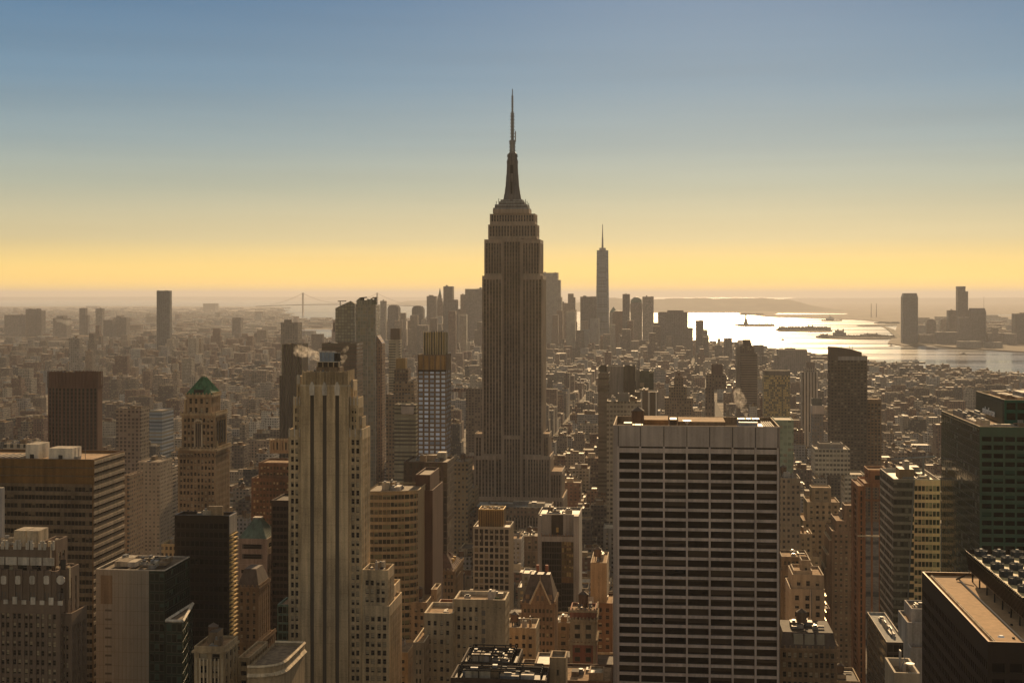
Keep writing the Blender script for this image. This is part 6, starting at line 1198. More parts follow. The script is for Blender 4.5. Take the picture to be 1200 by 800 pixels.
# ------------------------------------------------------------------ the downtown skyline, the far shores, bridge and statue
HZ = [('sky_a', (.20, .17, .15), 4, 4), ('sky_b', (.13, .115, .11), 5, 4), ('sky_c', (.27, .235, .20), 4, 4), ('sky_d', (.09, .095, .10), 6, 5)]
for k, c, pu, pv in HZ: farwall(k, c, win=tuple(x * .45 for x in c), blind=tuple(x * 1.2 for x in c), pu=pu * 1.4, pv=pv * 1.5, fu=.5, fv=.5); stone(k + '_trim', c)
def far_tower(name, label, x0, x1, yt, Y, mat='sky_a', D=None, top=None, steps=(), group=None, cat='skyscraper', fu=0):
    x0, x1 = float(x0), float(x1); u, v0 = grid(((x0 + x1) / 2 - 600) / F * Y, Y); B = Bld(name, label, cat, u, v0, group); B.v0 = v0
    a, b = U(x0, v0), U(x1, v0); w = b - a; D = D or min(60, w); zt = Z(yt, (a + b) / 2, v0); m = B.p('wall')
    if top == 'chamfer':
        m.prism([(a, v0 + 4), (a + 4, v0), (b - 4, v0), (b, v0 + 4), (b, v0 + D), (a, v0 + D)], 0, zt - 22, mat, 'tar_roof'); B.p('crown').prism([(a, v0 + 4), (a + 4, v0), (b - 4, v0), (b, v0 + 4), (b, v0 + D), (a, v0 + D)], zt - 22, zt, mat, 'tar_roof', pts1=[(a + w * .08, v0 + 6), (a + w * .12, v0 + 3), (b - w * .12, v0 + 3), (b - w * .08, v0 + 6), (b - w * .08, v0 + D - 4), (a + w * .08, v0 + D - 4)])
    else: m.box(a, b, v0, v0 + D, 0, zt if not top else zt - {'pyramid': .7, 'dome': .6, 'spire': 2.2, 'notch': .5, 'round': .4}.get(top, 0) * w, mat, 'tar_roof')
    zb = zt - {'pyramid': .7, 'dome': .6, 'spire': 2.2, 'notch': .5, 'round': .4}.get(top, 0) * w
    if top == 'pyramid': pyramid(B, a, b, v0, v0 + D, zb, zt, 'slate_green', 'pyramid_roof', .05)
    if top == 'notch': B.p('crown').box(a, a + w * .75, v0 + 1, v0 + D, zb, zt, mat, 'tar_roof')
    if top == 'round':
        c = B.p('crown'); n = 8
        for i in range(n):
            f, g = math.pi * i / n, math.pi * (i + 1) / n
            c.prism([((a + b) / 2 + w / 2 * .999 * math.cos(g), v0 + .1), ((a + b) / 2 + w / 2 * .999 * math.cos(f), v0 + .1), ((a + b) / 2 + w / 2 * .999 * math.cos(f), v0 + D - .1), ((a + b) / 2 + w / 2 * .999 * math.cos(g), v0 + D - .1)], zb, zb + .4 * w * math.sin((f + g) / 2), mat)
    if top == 'dome':
        d = B.p('dome'); cx, cy = (a + b) / 2, v0 + D / 2; r = w * .48; d.cyl(cx, cy, r, zb, zb + w * .1, mat, 14)
        for i in range(5): f, g = R(18 * i), R(18 * (i + 1)); d.cyl(cx, cy, r * math.cos(f), zb + w * .1 + r * math.sin(f), zb + w * .1 + r * math.sin(g), 'slate_green', 14, r1=max(.02, r * math.cos(g)))
    if top == 'spire':
        cx, cy = (a + b) / 2, v0 + D / 2; c = B.p('crown')
        for i, (f, h) in enumerate(((.8, .5), (.6, .9), (.4, 1.3))): c.box(cx - w * f / 2, cx + w * f / 2, cy - w * f / 2, cy + w * f / 2, zb, zb + w * h, mat)
        B.p('spire').cyl(cx, cy, w * .18, zb + w * 1.3, zt, 'slate_green', 8, r1=.3)
    for i, (p, q, y) in enumerate(steps):
        p, q = U(p, v0 + 3), U(q, v0 + 3); m.box(p, q, v0 + 3 + i, v0 + D - 3, 0, Z(y, (p + q) / 2, v0), mat, 'tar_roof')
    if top is None: clutter(B, a + 2, b - 2, v0 + 2, v0 + D - 2, zt, int(x0), 2, 0, 6)
    OCC.append((a, b, v0, v0 + D, zt)); B.finish(); return B
def tapered_tower():
    Y = 5850.; u, v0 = grid((705.5 - 600) / F * Y, Y); B = Bld('tapered_glass_skyscraper', 'tallest downtown tower, tapering blue grey glass with a long needle, right of central tower', 'skyscraper', u, v0); k = (v0 + 20) / F
    a, b = U(697.5, v0), U(714, v0); cx = (a + b) / 2; cy = v0 + (b - a) / 2; h = (b - a) / 2; z1 = Z(293, cx, v0); h1 = h * .78
    base = [(cx - h, cy - h), (cx, cy - h), (cx + h, cy - h), (cx + h, cy), (cx + h, cy + h), (cx, cy + h), (cx - h, cy + h), (cx - h, cy)]
    t = h1 / math.sqrt(2); r2 = h1 * 1.05
    topp = [(cx - r2 * .5, cy - r2 * .5), (cx, cy - r2), (cx + r2 * .5, cy - r2 * .5), (cx + r2, cy), (cx + r2 * .5, cy + r2 * .5), (cx, cy + r2), (cx - r2 * .5, cy + r2 * .5), (cx - r2, cy)]
    farwall('tapglass', (.11, .13, .15), win=(.07, .085, .10), pu=60, pv=5, fu=1.1, fv=.6, rough=.2, blind=(.14, .16, .18)); B.p('glass_wall').prism(base, 0, z1, 'tapglass', 'tar_roof', pts1=topp)
    B.p('crown_ring').cyl(cx, cy, h1 * .6, z1, z1 + 10, 'grey_metal', 16); s = B.p('spire'); s.cyl(cx, cy, 4.5, z1 + 10, Z(278, cx, v0), 'grey_metal', 8, r1=3); s.cyl(cx, cy, 2.6, Z(278, cx, v0), Z(262.5, cx, v0), 'grey_metal', 8, r1=1.2); OCC.append((a, b, v0, v0 + 50, z1)); B.finish()
tapered_tower()
G1 = 'towers of the downtown skyline'
for q in [
 ('office_tower', 'smooth hazy tower with rounded shoulders, directly right of central tower shaft', 636, 653.5, 319.5, 5700, 'sky_c', None, None, ((653, 656.5, 328), (640, 658, 348))),
 ('office_tower', 'short hazy block between smooth shouldered tower and notched thin tower downtown', 658, 666, 355, 5900, 'sky_a'),
 ('office_tower', 'thin hazy notched tower standing against bright water, right of the smooth shouldered tower', 665.5, 674, 344, 5800, 'sky_a', None, 'notch'),
 ('office_block', 'wide flat topped hazy block just left of the tapered needle tower', 680, 699, 347.5, 5500, 'sky_b', 60),
 ('office_tower', 'pale tower with low pyramid top, just right of tapered needle tower', 714, 723.5, 359.5, 6050, 'sky_c', None, 'pyramid'),
 ('apartment_tower', 'hazy thin slab with slightly rising top, right of the bright water gap', 729.5, 738, 344.5, 5600, 'sky_b'),
 ('office_tower', 'downtown tower with green dome between two flat topped slabs', 738.5, 752.5, 347.5, 6000, 'sky_a', None, 'dome'),
 ('office_tower', 'flat topped downtown slab at right of the domed tower', 752.8, 766, 347.5, 5950, 'sky_c', 45),
 ('office_block', 'broad bulky stepped block in front of the river glare', 771, 806, 365.5, 5400, 'sky_b', 60, None, ((782, 801, 363.5), (768, 812, 384))),
 ('apartment_tower', 'slender tower standing in the sun glare, right of the bulky stepped block', 815.5, 824.5, 375.5, 5200, 'sky_b', 30, None, ((822, 829.5, 388),)),
 ('office_tower', 'hazy slab with flat top, left neighbour of the spired tower downtown', 500, 511, 347, 5900, 'sky_a'),
 ('office_tower', 'hazy stepped tower with a pointed spire, left of central tower', 510, 519.5, 337, 6000, 'sky_a', None, 'spire'),
 ('office_tower', 'tallest hazy slab right of the spired tower, with lower shoulder', 519.5, 530.5, 335.5, 5800, 'sky_b', None, None, ((528, 535.5, 351),)),
 ('office_tower', 'hazy block with flat top behind left shoulder of central tower', 539.5, 551.5, 345, 5900, 'sky_a', None, None, ((533, 553, 362),)),
 ('office_block', 'wide dark hazy slab with roof mast touching left edge of central tower', 545, 566, 338.5, 5700, 'sky_a', 60),
 ('office_tower', 'broad hazy tower with curved roof, left of the spired tower group', 482.5, 495.5, 358, 5500, 'sky_b', None, 'round'),
 ('office_tower', 'thin hazy slab with slotted top, right of peaked crown tower', 445.5, 452, 352.5, 5600, 'sky_c'),
 ('office_tower', 'hazy tower with a rounded stepped top, right of the thin slotted slab', 454, 467, 357, 5600, 'sky_b', None, 'round'),
 ('apartment_block', 'square block with lit rim just left of the dark stepped crown tower', 848.5, 858, 396.5, 4600, 'sky_b', 30),
 ('apartment_block', 'small square block with lit rim, near the foot of the sun glare', 838, 846, 404, 4500, 'sky_b', 30),
 ('apartment_block', 'squat block right of the dark stepped crown tower', 884, 895, 404.5, 4300, 'sky_b', 35, None, ((893, 899, 413),)),
 ('terraced_block', 'broad stepped terrace block at the river edge, above the gold glass tower', 912, 946, 409.5, 3900, 'sky_a', 60, None, ((908, 950, 416), (905, 955, 424))),
 ('residential_tower', 'lone dark slab tower standing tall over the far left rooftops', 183.5, 199, 340.5, 5200, 'sky_d', 22),
 ('office_block', 'dark hazy block at far left edge with a flat top', 5, 24, 369, 7600, 'sky_a', 60),
 ('office_tower', 'paired hazy blocks with stepped top, second skyline mass from the left edge', 30, 43, 362, 7700, 'sky_b', 60, None, ((38, 48.5, 364),)),
 ('office_tower', 'thin hazy tower right of the smoke plume at far left', 93, 100, 361, 7800, 'sky_b', 30, None, ((98, 103, 369),)),
 ('office_tower', 'slim pale hazy tower with lit left edge, centre of the far left group', 112, 120, 361.5, 7300, 'sky_c', 30),
 ('office_block', 'hazy pair of blocks left of the lone dark slab tower', 133, 148, 372, 7200, 'sky_a', 50, None, ((136, 141, 370),)),
 ('office_block', 'low hazy block in the far left group, right beside the slim pale tower', 121, 132, 375, 7100, 'sky_b', 50),
 ('office_block', 'low hazy block beneath the smoke plume at far left', 62, 78, 373, 7300, 'sky_a', 60, None, ((66, 74, 370),)),
 ('factory_block', 'long low hazy block on horizon, right of the lone dark slab tower', 238, 252, 355.5, 20000, 'sky_b', 160),
 ('apartment_tower', 'pair of small pale sunlit slabs below the thin hazy towers at far left', 81, 93, 396, 3600, 'sky_c', 20),
 ('apartment_tower', 'grey green slab with rounded top behind the gap left of ornate tower', 272, 282, 372, 6900, 'sky_a', 40),
]:
    far_tower(*q[:6], **({k: v for k, v in zip(('mat', 'D', 'top', 'steps'), q[6:]) if v is not None}), group=G1 if 430 < q[2] < 830 and q[5] > 4900 else None)
for q in [
 ('curved_waterfront_tower', 'tall dark tower with tapered crown standing alone at the water edge, right side', 1058, 1076, 343.5, 7000, 'sky_d', 60, 'chamfer'),
 ('waterfront_block', 'small rounded hazy tower right of the lone tapered waterfront tower', 1086, 1097, 373.5, 7200, 'sky_a', 40, 'round'),
 ('waterfront_block', 'hazy rounded slab between the small rounded tower and the tall pair', 1102, 1111, 373, 7300, 'sky_c', 40, 'round'),
 ('waterfront_tower', 'hazy square slab left neighbour of the tallest waterfront tower', 1111.5, 1121.5, 363.5, 7200, 'sky_b', 50),
 ('waterfront_tower', 'tallest of the far right waterfront towers, with notched top', 1122.5, 1134.5, 335.5, 7100, 'sky_b', 50, 'notch'),
 ('waterfront_block', 'dark blocky tower with sloped crown, right of tallest waterfront tower', 1137, 1156, 361, 7000, 'sky_b', 60, 'chamfer'),
 ('waterfront_block', 'dark block behind the foot of the tallest waterfront tower', 1124, 1140, 372, 6900, 'sky_b', 50),
 ('waterfront_block', 'hazy block cut by the right picture edge, above the river', 1189, 1215, 367.5, 6900, 'sky_b', 60, None, ((1196, 1230, 383),)),
 ('waterfront_block', 'low pale block at the shore in front of sloped dark tower', 1124, 1150, 400, 6400, 'sky_c', 60),
 ('waterfront_block', 'second low pale shore block, right of the first under the sloped tower', 1152, 1175, 401, 6400, 'sky_c', 60),
 ('waterfront_block', 'low wide hazy block right of the lone tapered tower at the shore', 1078, 1098, 392, 7000, 'sky_a', 60),
 ('waterfront_block', 'low dark block mass under the hazy rounded slab at the shore', 1098, 1124, 389, 6900, 'sky_b', 60),
 ('waterfront_block', 'low grey mass at the shore near the right picture edge', 1179, 1192, 391, 6800, 'sky_a', 60),
 ('waterfront_block', 'stepped low grey mass right of the sloped dark tower', 1158, 1176, 390, 7000, 'sky_a', 60, None, ((1164, 1170, 384),)),
]: far_tower(*q[:6], **({k: v for k, v in zip(('mat', 'D', 'top', 'steps'), q[6:]) if v is not None}), cat='tower')

def bridge():
    Y = 17000.; k = Y / F; X = lambda px: (px - 600) * k; Zp = lambda py: H - (py - YH) * k
    root = bpy.data.objects.new('suspension_bridge', None); C.objects.link(root); root.location = (X(398), Y, 0); tag(root, 'faint long suspension bridge with two tall towers on the hazy horizon', 'bridge')
    def part(n, mb): o = link(n, mb.mesh(n, (X(398), Y)), root); return o
    for px in (355, 442):
        m = MB()
        for s in (-16, 6): m.box(X(px) - 9, X(px) + 9, Y + s, Y + s + 12, -4, Zp(343), 'sky_b')
        for zz in (Zp(345), Zp(352), Zp(358)): m.box(X(px) - 8, X(px) + 8, Y - 4, Y + 6, zz - 9, zz, 'sky_b')
        part('bridge_tower', m)
    m = MB(); xs = np.linspace(300, 492, 40)
    dk = lambda p: 356.2 + (p - 398) ** 2 / 96 ** 2 * 2.3
    for a, b in zip(xs, xs[1:]): m.q((X(a), Y - 15, Zp(dk(a))), (X(b), Y - 15, Zp(dk(b))), (X(b), Y + 15, Zp(dk(b))), (X(a), Y + 15, Zp(dk(a))), 'sky_b'); m.q((X(a), Y - 15, Zp(dk(a)) - 9), (X(b), Y - 15, Zp(dk(b)) - 9), (X(b), Y - 15, Zp(dk(b))), (X(a), Y - 15, Zp(dk(a))), 'sky_b')
    part('deck', m)
    for s in (-14, 14):
        m = MB()
        def cab(f, p0, p1, n=14):
            pp = np.linspace(p0, p1, n)
            for a, b in zip(pp, pp[1:]): m.bar((X(a), Y + s, Zp(f(a))), (X(b), Y + s, Zp(f(b))), 0.8, 'sky_c')
        cab(lambda p: 343.6 + 11.6 * (1 - ((p - 398.5) / 43.5) ** 2), 355, 442); cab(lambda p: 343.6 + (355 - p) / 40 * 13.5 + 2 * math.sin((355 - p) / 40 * math.pi), 355, 316); cab(lambda p: 343.6 + (p - 442) / 40 * 13.5 + 2 * math.sin((p - 442) / 40 * math.pi), 442, 482)
        part('cable', m)
bridge()
def statue():
    Y = 11000.; k = Y / F; x = (874 - 600) * k; root = bpy.data.objects.new('statue', None); C.objects.link(root); root.location = (x, Y, 0); tag(root, 'tiny distant statue with raised arm on a tall pedestal, standing on its island in glare', 'statue')
    def part(n, mb): return link(n, mb.mesh(n, (x, Y)), root)
    m = MB(); n = 11; o = [(x + (62 if i % 2 else 40) * math.cos(2 * math.pi * i / 22), Y + (62 if i % 2 else 40) * math.sin(2 * math.pi * i / 22)) for i in range(22)]; m.prism(o, 2, 13, 'hill_land'); part('star_fort', m)
    m = MB(); m.cyl(x, Y, 20, 13, 28, 'sky_b', 4, r1=15); m.cyl(x, Y, 14, 28, 52, 'sky_b', 4, r1=11); part('pedestal', m)
    m = MB(); m.cyl(x, Y, 7.5, 52, 70, 'sky_b', 10, r1=6); m.cyl(x, Y, 6, 70, 84, 'sky_b', 10, r1=5); m.cyl(x, Y, 5.4, 84, 89, 'sky_b', 10, r1=2); m.cyl(x, Y, 2.6, 89, 95, 'sky_b', 8, r1=2.4); m.bar((x - 3.6, Y, 86), (x - 6.4, Y, 99), 1.5, 'sky_b'); m.bar((x + 4, Y, 80), (x + 6.6, Y - 2, 76), 1.8, 'sky_b')
    for i in range(7): t = math.pi * (i + .5) / 7; m.bar((x + 2.2 * math.cos(t), Y, 94 + 1.5 * math.sin(t)), (x + 4.8 * math.cos(t), Y, 94 + 4 * math.sin(t)), .35, 'sky_b')
    part('figure', m); m = MB(); m.cyl(x - 6.6, Y, .9, 98, 101, 'sky_b', 8, r1=1.8); m.cyl(x - 6.6, Y, 1.2, 101, 104, 'gold_spandrel', 8, r1=.1); part('torch', m)
statue()
def isl_building(name, label, px, py, w, h, D=60):
    x, Y = GP(px, py); k = Y / F; B = MB(); root = bpy.data.objects.new(name, None); C.objects.link(root); root.location = (x, Y, 0); tag(root, label, 'building')
    B.box(x - w * k / 2, x + w * k / 2, Y, Y + D, 2, 2 + h * .5 * k, 'sky_b'); B.box(x - w * k * .3, x + w * k * .3, Y - 2, Y + D + 2, 2, 2 + h * .8 * k, 'sky_b'); link('wall', B.mesh('wall', (x, Y)), root)
    for s in (-.24, .24): m = MB(); m.cyl(x + s * w * k, Y, 5, 2 + h * .5 * k, 2 + h * .9 * k, 'sky_b', 8, r1=5); m.cyl(x + s * w * k, Y, 5.4, 2 + h * .9 * k, 2 + h * 1.12 * k, 'slate_green', 8, r1=.3); link('turret', m.mesh('turret', (x, Y)), root)
isl_building('island_hall', 'turreted hall on the long flat island in the bay', 985, 394, 13, 8); isl_building('ferry_shed', 'small dark sheds at the left tip of the long flat island', 967, 395, 10, 3.6); isl_building('island_house', 'low building on wooded island, right half', 950, 386.5, 9, 5)
isl_building('island_hospital', 'long low building at the right end of the long flat island', 1022, 394, 22, 3.4)
def treeline():
    mb = MB(); rr = random.Random(4)
    for cx, py, w, n, hm in ((884, 381, 42, 150, 10), (942, 387, 58, 320, 20), (1003, 395, 84, 260, 10), (880, 368.5, 26, 60, 14), (1040, 379, 30, 70, 12)):
        x, Y = GP(cx, py); k = Y / F
        for i in range(n):
            px = x + rr.uniform(-.5, .5) * w * k; y = Y + rr.uniform(-60, 60); r = rr.uniform(6, 13); h = hm * rr.uniform(.6, 1.3)
            if cx == 884 and abs(px - (874 - 600) * 11000 / F) < 60: continue
            mb.cyl(px, y, r * .7, 1, h * .6, 'hill_land', 6, r1=r); mb.cyl(px, y, r, h * .6, h, 'hill_land', 6, r1=r * .4)
    tag(link('far_off_trees', mb.mesh('far_off_trees'), None), 'dark tree belts along the islands in the bay', 'trees', kind='stuff')
treeline()
def boat(label, px, py, L, seed):
    x, Y = GP(px, py); root = bpy.data.objects.new('boat', None); C.objects.link(root); root.location = (x, Y, -4); tag(root, label, 'boat', 'boats on the bay'); h = L / 2
    m = MB(); w = L * .11; P = [(-h, -w), (h * .6, -w), (h, 0), (h * .6, w), (-h, w)]; m.prism(P, 0, L * .07, 'dark_brown', 'grey_metal', pts1=[(a * 1.03, b * 1.1) for a, b in P]); link('hull', m.mesh('hull'), root)
    m = MB(); m.box(-h * .6, h * .2, -w * .7, w * .7, L * .07, L * .16, 'white_concrete'); m.box(-h * .3, 0, -w * .5, w * .5, L * .16, L * .22, 'white_concrete'); link('cabin', m.mesh('cabin'), root)
    m = MB(); m.cyl(-h * .2, 0, L * .012, L * .22, L * .34, 'black_metal', 6); link('mast', m.mesh('mast'), root)
for i, (px, py, L, lb) in enumerate([(945, 412, 46, 'ferry in the bright water just above the terraced riverside block'), (1075, 424, 60, 'small dark boat on the river straight above the brown rooftops, right'), (975, 375.5, 190, 'long pale ship beyond the wooded island'), (918, 398, 40, 'small boat in glare between island and riverside terrace'), (1130, 414, 36, 'tiny boat on the grey river under the sloped waterfront tower'), (1045, 404.5, 30, 'tiny boat moored at the foot of the lone waterfront tower')]): boat(lb, px, py, L, i)
def stack(px, h, Y, label):
    x = (px - 600) / F * Y; m = MB(); m.cyl(x, Y, 5, 0, h, 'sky_b', 8, r1=3); o = link('chimney_stack', m.mesh('chimney_stack', (x, Y)), None); o.location = (x, Y, 0); tag(o, label, 'chimney')
stack(1153, 215, 24000, 'thin chimney on the horizon right of tallest waterfront tower'); stack(1021, 150, 15000, 'left of the two dock cranes beyond the bay'); stack(1027, 150, 15000, 'right of the two dock cranes beyond the bay')

# ------------------------------------------------------------------ the rest of the city
def shore_py(px):
    if px < 740: return 406.5
    for (a, ya), (b, yb) in zip(SHORE, SHORE[1:]):
        if px <= b: return ya + (yb - ya) * (px - a) / (b - a)
    return 451
ENVS = [(0, 775), (700, 735), (850, 690), (1000, 640), (1200, 590), (1450, 540), (1800, 500), (2300, 468), (3000, 440), (4000, 418), (5000, 402), (6000, 392), (7000, 384), (9000, 374), (14000, 365), (30000, 358)]
def env(Y):
    for (a, ya), (b, yb) in zip(ENVS, ENVS[1:]):
        if Y <= b: return ya + (yb - ya) * (Y - a) / (b - a)
    return 358
rng = random.Random(11); GEN = []
def blocked(u0, u1, v0, v1):
    for a, b, c, d, _ in OCC:
        if u0 < b + 1 and u1 > a - 1 and v0 < d + 1 and v1 > c - 1: return True
    return False
for k in range(7, 82):
    v0 = ST0 + k * 80.5 + 12
    for a, b in zip(AVE, AVE[1:]):
        cx, cy = world((a + b) / 2, v0 + 30)
        if abs(cx) / cy > .375 + (b - a) / cy * .5: continue
        for row in (0, 1):
            u = a + 15 + rng.uniform(0, 4); vv = v0 + row * 29.5
            while u < b - 18:
                far = cy > 3500
                w = rng.choice([12, 15, 18, 22, 26, 32, 42]) if cy < 2300 else rng.choice([14, 18, 24, 30, 42])
                w = min(w, b - 15 - u)
                if w < 7: break
                x, y = world(u + w / 2, vv); px = 600 + x / y * F
                if y < 1400: h = min(150, rng.lognormvariate(3.9, .45))
                elif y < 2500: h = min(110, rng.lognormvariate(3.55, .45))
                elif y < 4600: h = rng.lognormvariate(3.0, .45) * (rng.uniform(1.9, 3.4) if rng.random() < .11 else 1)
                else: h = rng.lognormvariate(3.4, .6)
                if px > 900 and y > 2200: h = min(h, 45)
                cap = H - (env(y) - (rng.uniform(6, 26) if rng.random() < .12 and y > 1500 else 0) - YH) * y / F
                if px > 820 and y > 3000: cap = min(cap, H - (shore_py(px) - rng.uniform(7, 12) - YH) * y / F); h = max(h, 17)
                lift = 1.0
                h = min(h, max(9, cap * rng.uniform(.75, 1.0)))
                d = rng.uniform(22, 28) * (1 if rng.random() < .8 else .7)
                if abs(px - 600) < 660 and H * F / y + YH > shore_py(px) + 1.5 and not blocked(u, u + w, vv, vv + d):
                    GEN.append([u, u + w, vv, vv + d, h, y, px])
                u += w + (.4 if rng.random() < .75 else rng.uniform(2, 9))
# beyond the rivers: coarser lots
for i in range(15000):
    Y = 6550 * (1 + (rng.random() ** 1.7) * 1.9) if i < 12000 else 6550 * (1 + rng.random() * 3); px = rng.uniform(-40, 1240)
    gy = H * F / Y + YH
    land = (px < 560 and gy > 374 and not (340 < px < 400 and gy < 399 and gy > 385)) or (px < 330 and gy > 361) or (px > 1062 and 376 < gy < 398 - 0 and Y < 13000)
    if not land: continue
    x = (px - 600) / F * Y; u, v = grid(x, Y); s = rng.uniform(.7, 1.6) * (1 + Y / 16000)
    w, d = rng.uniform(18, 60) * s, rng.uniform(18, 40) * s; h = rng.lognormvariate(2.55, .4) * (rng.uniform(2, 3.4) if rng.random() < .03 else 1)
    if px > 1000: h *= 1.3
    if not blocked(u, u + w, v, v + d): GEN.append([u, u + w, v, v + d, min(h, 75), Y, px])
for x0, x1, ya, yb, n in ((440, 500, 366, 386, 12), (494, 568, 362, 388, 18), (637, 700, 362, 390, 16), (684, 726, 364, 386, 10), (726, 772, 374, 392, 10), (770, 830, 384, 398, 9), (560, 640, 372, 390, 4)):
    for i in range(n):
        Y = rng.uniform(4700, 6350); px = rng.uniform(x0, x1); w = rng.uniform(22, 42); x = (px - 600) / F * Y; u, v = grid(x, Y); h = H - (rng.uniform(ya, yb) - YH) * Y / F
        if not blocked(u - w / 2, u + w / 2, v, v + w) and h > 20: GEN = [g for g in GEN if not (g[0] < u + w / 2 and g[1] > u - w / 2 and g[2] < v + w and g[3] > v)]; GEN.append([u - w / 2, u + w / 2, v, v + w, h, Y, px])
# how much of each one shows: paint the boxes front to back on a coarse screen
buf = np.zeros((820, 1240), dtype=bool)
items = [(v0, 'o', (u0, u1, v0, v1, z)) for u0, u1, v0, v1, z in OCC] + [(g[2], i, (g[0], g[1], g[2], g[3], g[4])) for i, g in enumerate(GEN)]
items.sort(key=lambda t: t[0]); vis = {}
for _, tg, (u0, u1, v0, v1, z) in items:
    xs, ys = [], []
    for u in (u0, u1):
        for v in (v0, v1):
            x, y = world(u, v); xs.append(600 + x / y * F)
            ys.append(YH + (H - z) / y * F)
    x, y = world(u0, v0); yb = YH + H / y * F
    a, b, c, d = int(max(0, min(xs) + 20)), int(min(1239, max(xs) + 20)), int(max(0, min(ys))), int(min(819, yb))
    if b <= a: b = a + 1
    if d <= c: d = c + 1
    s = buf[c:d, a:b]; n = int(s.size - s.sum()); s[:] = True
    if tg != 'o': vis[tg] = n if s.size else 0
NTHING = 300
order = sorted([i for i in vis if vis[i] > 0], key=lambda i: -vis[i])
n_heroes = len([o for o in bpy.data.objects if o.get('category') and o.get('category') != 'boat'])
near = order[:max(120, NTHING - n_heroes)]
stone('wall_red', (.18, .085, .055)); stone('wall_grey', (.21, .195, .175))
PALN = ['dark red brick', 'tan stone', 'brown stone', 'cream brick', 'dark brown', 'grey stone', 'reddish brick', 'off white', 'near black']
CUTS = [0, .13, .28, .42, .55, .65, .76, .86, .94, 1.]
def gen_parts(add, g, tint, full):
    """walls, roof, parapet and rooftop pieces of one ordinary building, each through add(part) -> MB"""
    u0, u1, v0, v1, h, Y, px = g; rr = random.Random(int(u0 * 13 + v0 * 7)); w, d = u1 - u0, v1 - v0
    wm = 'city' if Y < 5200 else 'city_far'; rt = rr.choice(['silver_roof', 'membrane_roof', 'tar_roof', 'gravel_roof', 'membrane_roof', 'tar_roof', 'tar_roof', 'tar_roof'])
    if Y > 2600 and rt == 'silver_roof' and rr.random() < .6: rt = 'tar_roof'
    if Y > 2600 and rt == 'gravel_roof' and rr.random() < .6: rt = 'membrane_roof'
    def one(a, b, c, e, z0, z1, ph):
        m = add('wall'); m.tint = tint
        m.wallq((a, c), (1, 0), b - a, z0, z1, wm); m.wallq((b, c), (0, 1), e - c, z0, z1, wm); m.wallq((b, e), (-1, 0), b - a, z0, z1, wm); m.wallq((a, e), (0, -1), e - c, z0, z1, wm)
        r = add('roof'); r.q((a, c, z1 - ph), (b, c, z1 - ph), (b, e, z1 - ph), (a, e, z1 - ph), rt)
        if ph:
            p = add('parapet'); p.tint = tint; q = .45; o = ((a, c), (b, c), (b, e), (a, e)); i_ = ((a + q, c + q), (b - q, c + q), (b - q, e - q), (a + q, e - q))
            for i in range(4): j = (i + 1) % 4; p.q((*o[i], z1), (*o[j], z1), (*i_[j], z1), (*i_[i], z1), 'limestone_pale'); p.q((*i_[i], z1), (*i_[j], z1), (*i_[j], z1 - ph), (*i_[i], z1 - ph), 'limestone')  # paler tops put the sunlit rim into the colour
    ph = 1. if Y < 3200 else 0
    feats = []
    if h > 42 and w > 14 and rr.random() < .6:
        k = rr.uniform(.6, .85); s = rr.uniform(.1, .22); one(u0, u1, v0, v1, 0, h * k, ph); a, b, c, e = u0 + w * s, u1 - w * s * rr.random(), v0 + d * .12, v1 - d * .1; one(a, b, c, e, h * k - ph, h, ph); feats.append('stepped')
    else: one(u0, u1, v0, v1, 0, h, ph); a, b, c, e = u0, u1, v0, v1
    z = h - ph; w2, d2 = b - a, e - c
    if Y < 4200:
        m = add('bulkhead'); m.tint = (tint * 3.3) % 1
        for i in range(rr.choice([1, 1, 2, 3]) if Y < 2500 else 1):
            bw, bd = w2 * rr.uniform(.15, .4), d2 * rr.uniform(.2, .45); x = a + .6 + rr.random() * (w2 - bw - 1.2); y = c + .6 + rr.random() * (d2 - bd - 1.2); m.box(x, x + bw, y, y + bd, z, z + rr.uniform(2.2, 6), rr.choice(['tan_brick', 'concrete', 'limestone_dark', 'brown_brick', 'silver_roof']), rr.choice(['silver_roof', 'membrane_roof', 'tar_roof']))
    if Y < 2200 and rr.random() < .45 and w2 > 9:
        class _B: pass
        t = _B(); t.p = lambda n, k=None: add('water_tank')
        if full: t.sub = lambda pn, n: add.sub(('water_tank', None), n)
        watertank(t, a + w2 * rr.uniform(.25, .75), c + d2 * rr.uniform(.3, .7), z, rr.uniform(1.6, 2.2)); feats.append('tank')
    if Y < 1700 and rr.random() < .5: m = add('cornice'); m.box(u0 - .5, u1 + .5, v0 - .5, v0 - .004, h * (.6 if 'stepped' in feats else 1) - 2.2, h * (.6 if 'stepped' in feats else 1) - 1.6, 'limestone_pale', bot=True) if 'stepped' not in feats else None; feats.append('cornice') if 'stepped' not in feats else None
    return feats
LAND = [(o.location.x / o.location.y * F + 600, o) for o in C.objects if o.type == 'EMPTY' and o.get('category') and o.location.y > 200]
NICK = {'art_deco_skyscraper': 'central tower', 'striped_tower': 'striped tower', 'grid_facade_tower': 'white grid slab', 'banded_office_slab': 'broad dark slab', 'brown_corner_tower': 'ribbed brown tower', 'pyramid_roof_tower': 'green pyramid tower',
        'blue_window_tower': 'blue windowed tower', 'curved_top_tower': 'curved top tower', 'green_glass_tower': 'green glass tower', 'faceted_glass_tower': 'gold banded glass tower', 'orange_brick_tower': 'orange brick tower', 'peaked_crown_tower': 'peaked crown tower',
        'gold_glass_tower': 'gold glass tower', 'black_office_block': 'black slab', 'stepped_masonry_tower': 'stepped masonry tower', 'white_striped_tower': 'slender white striped tower', 'niche_front_building': 'niche fronted tower', 'white_frame_tower': 'cream gridded tower', 'stepped_brick_building': 'stepped brick building'}
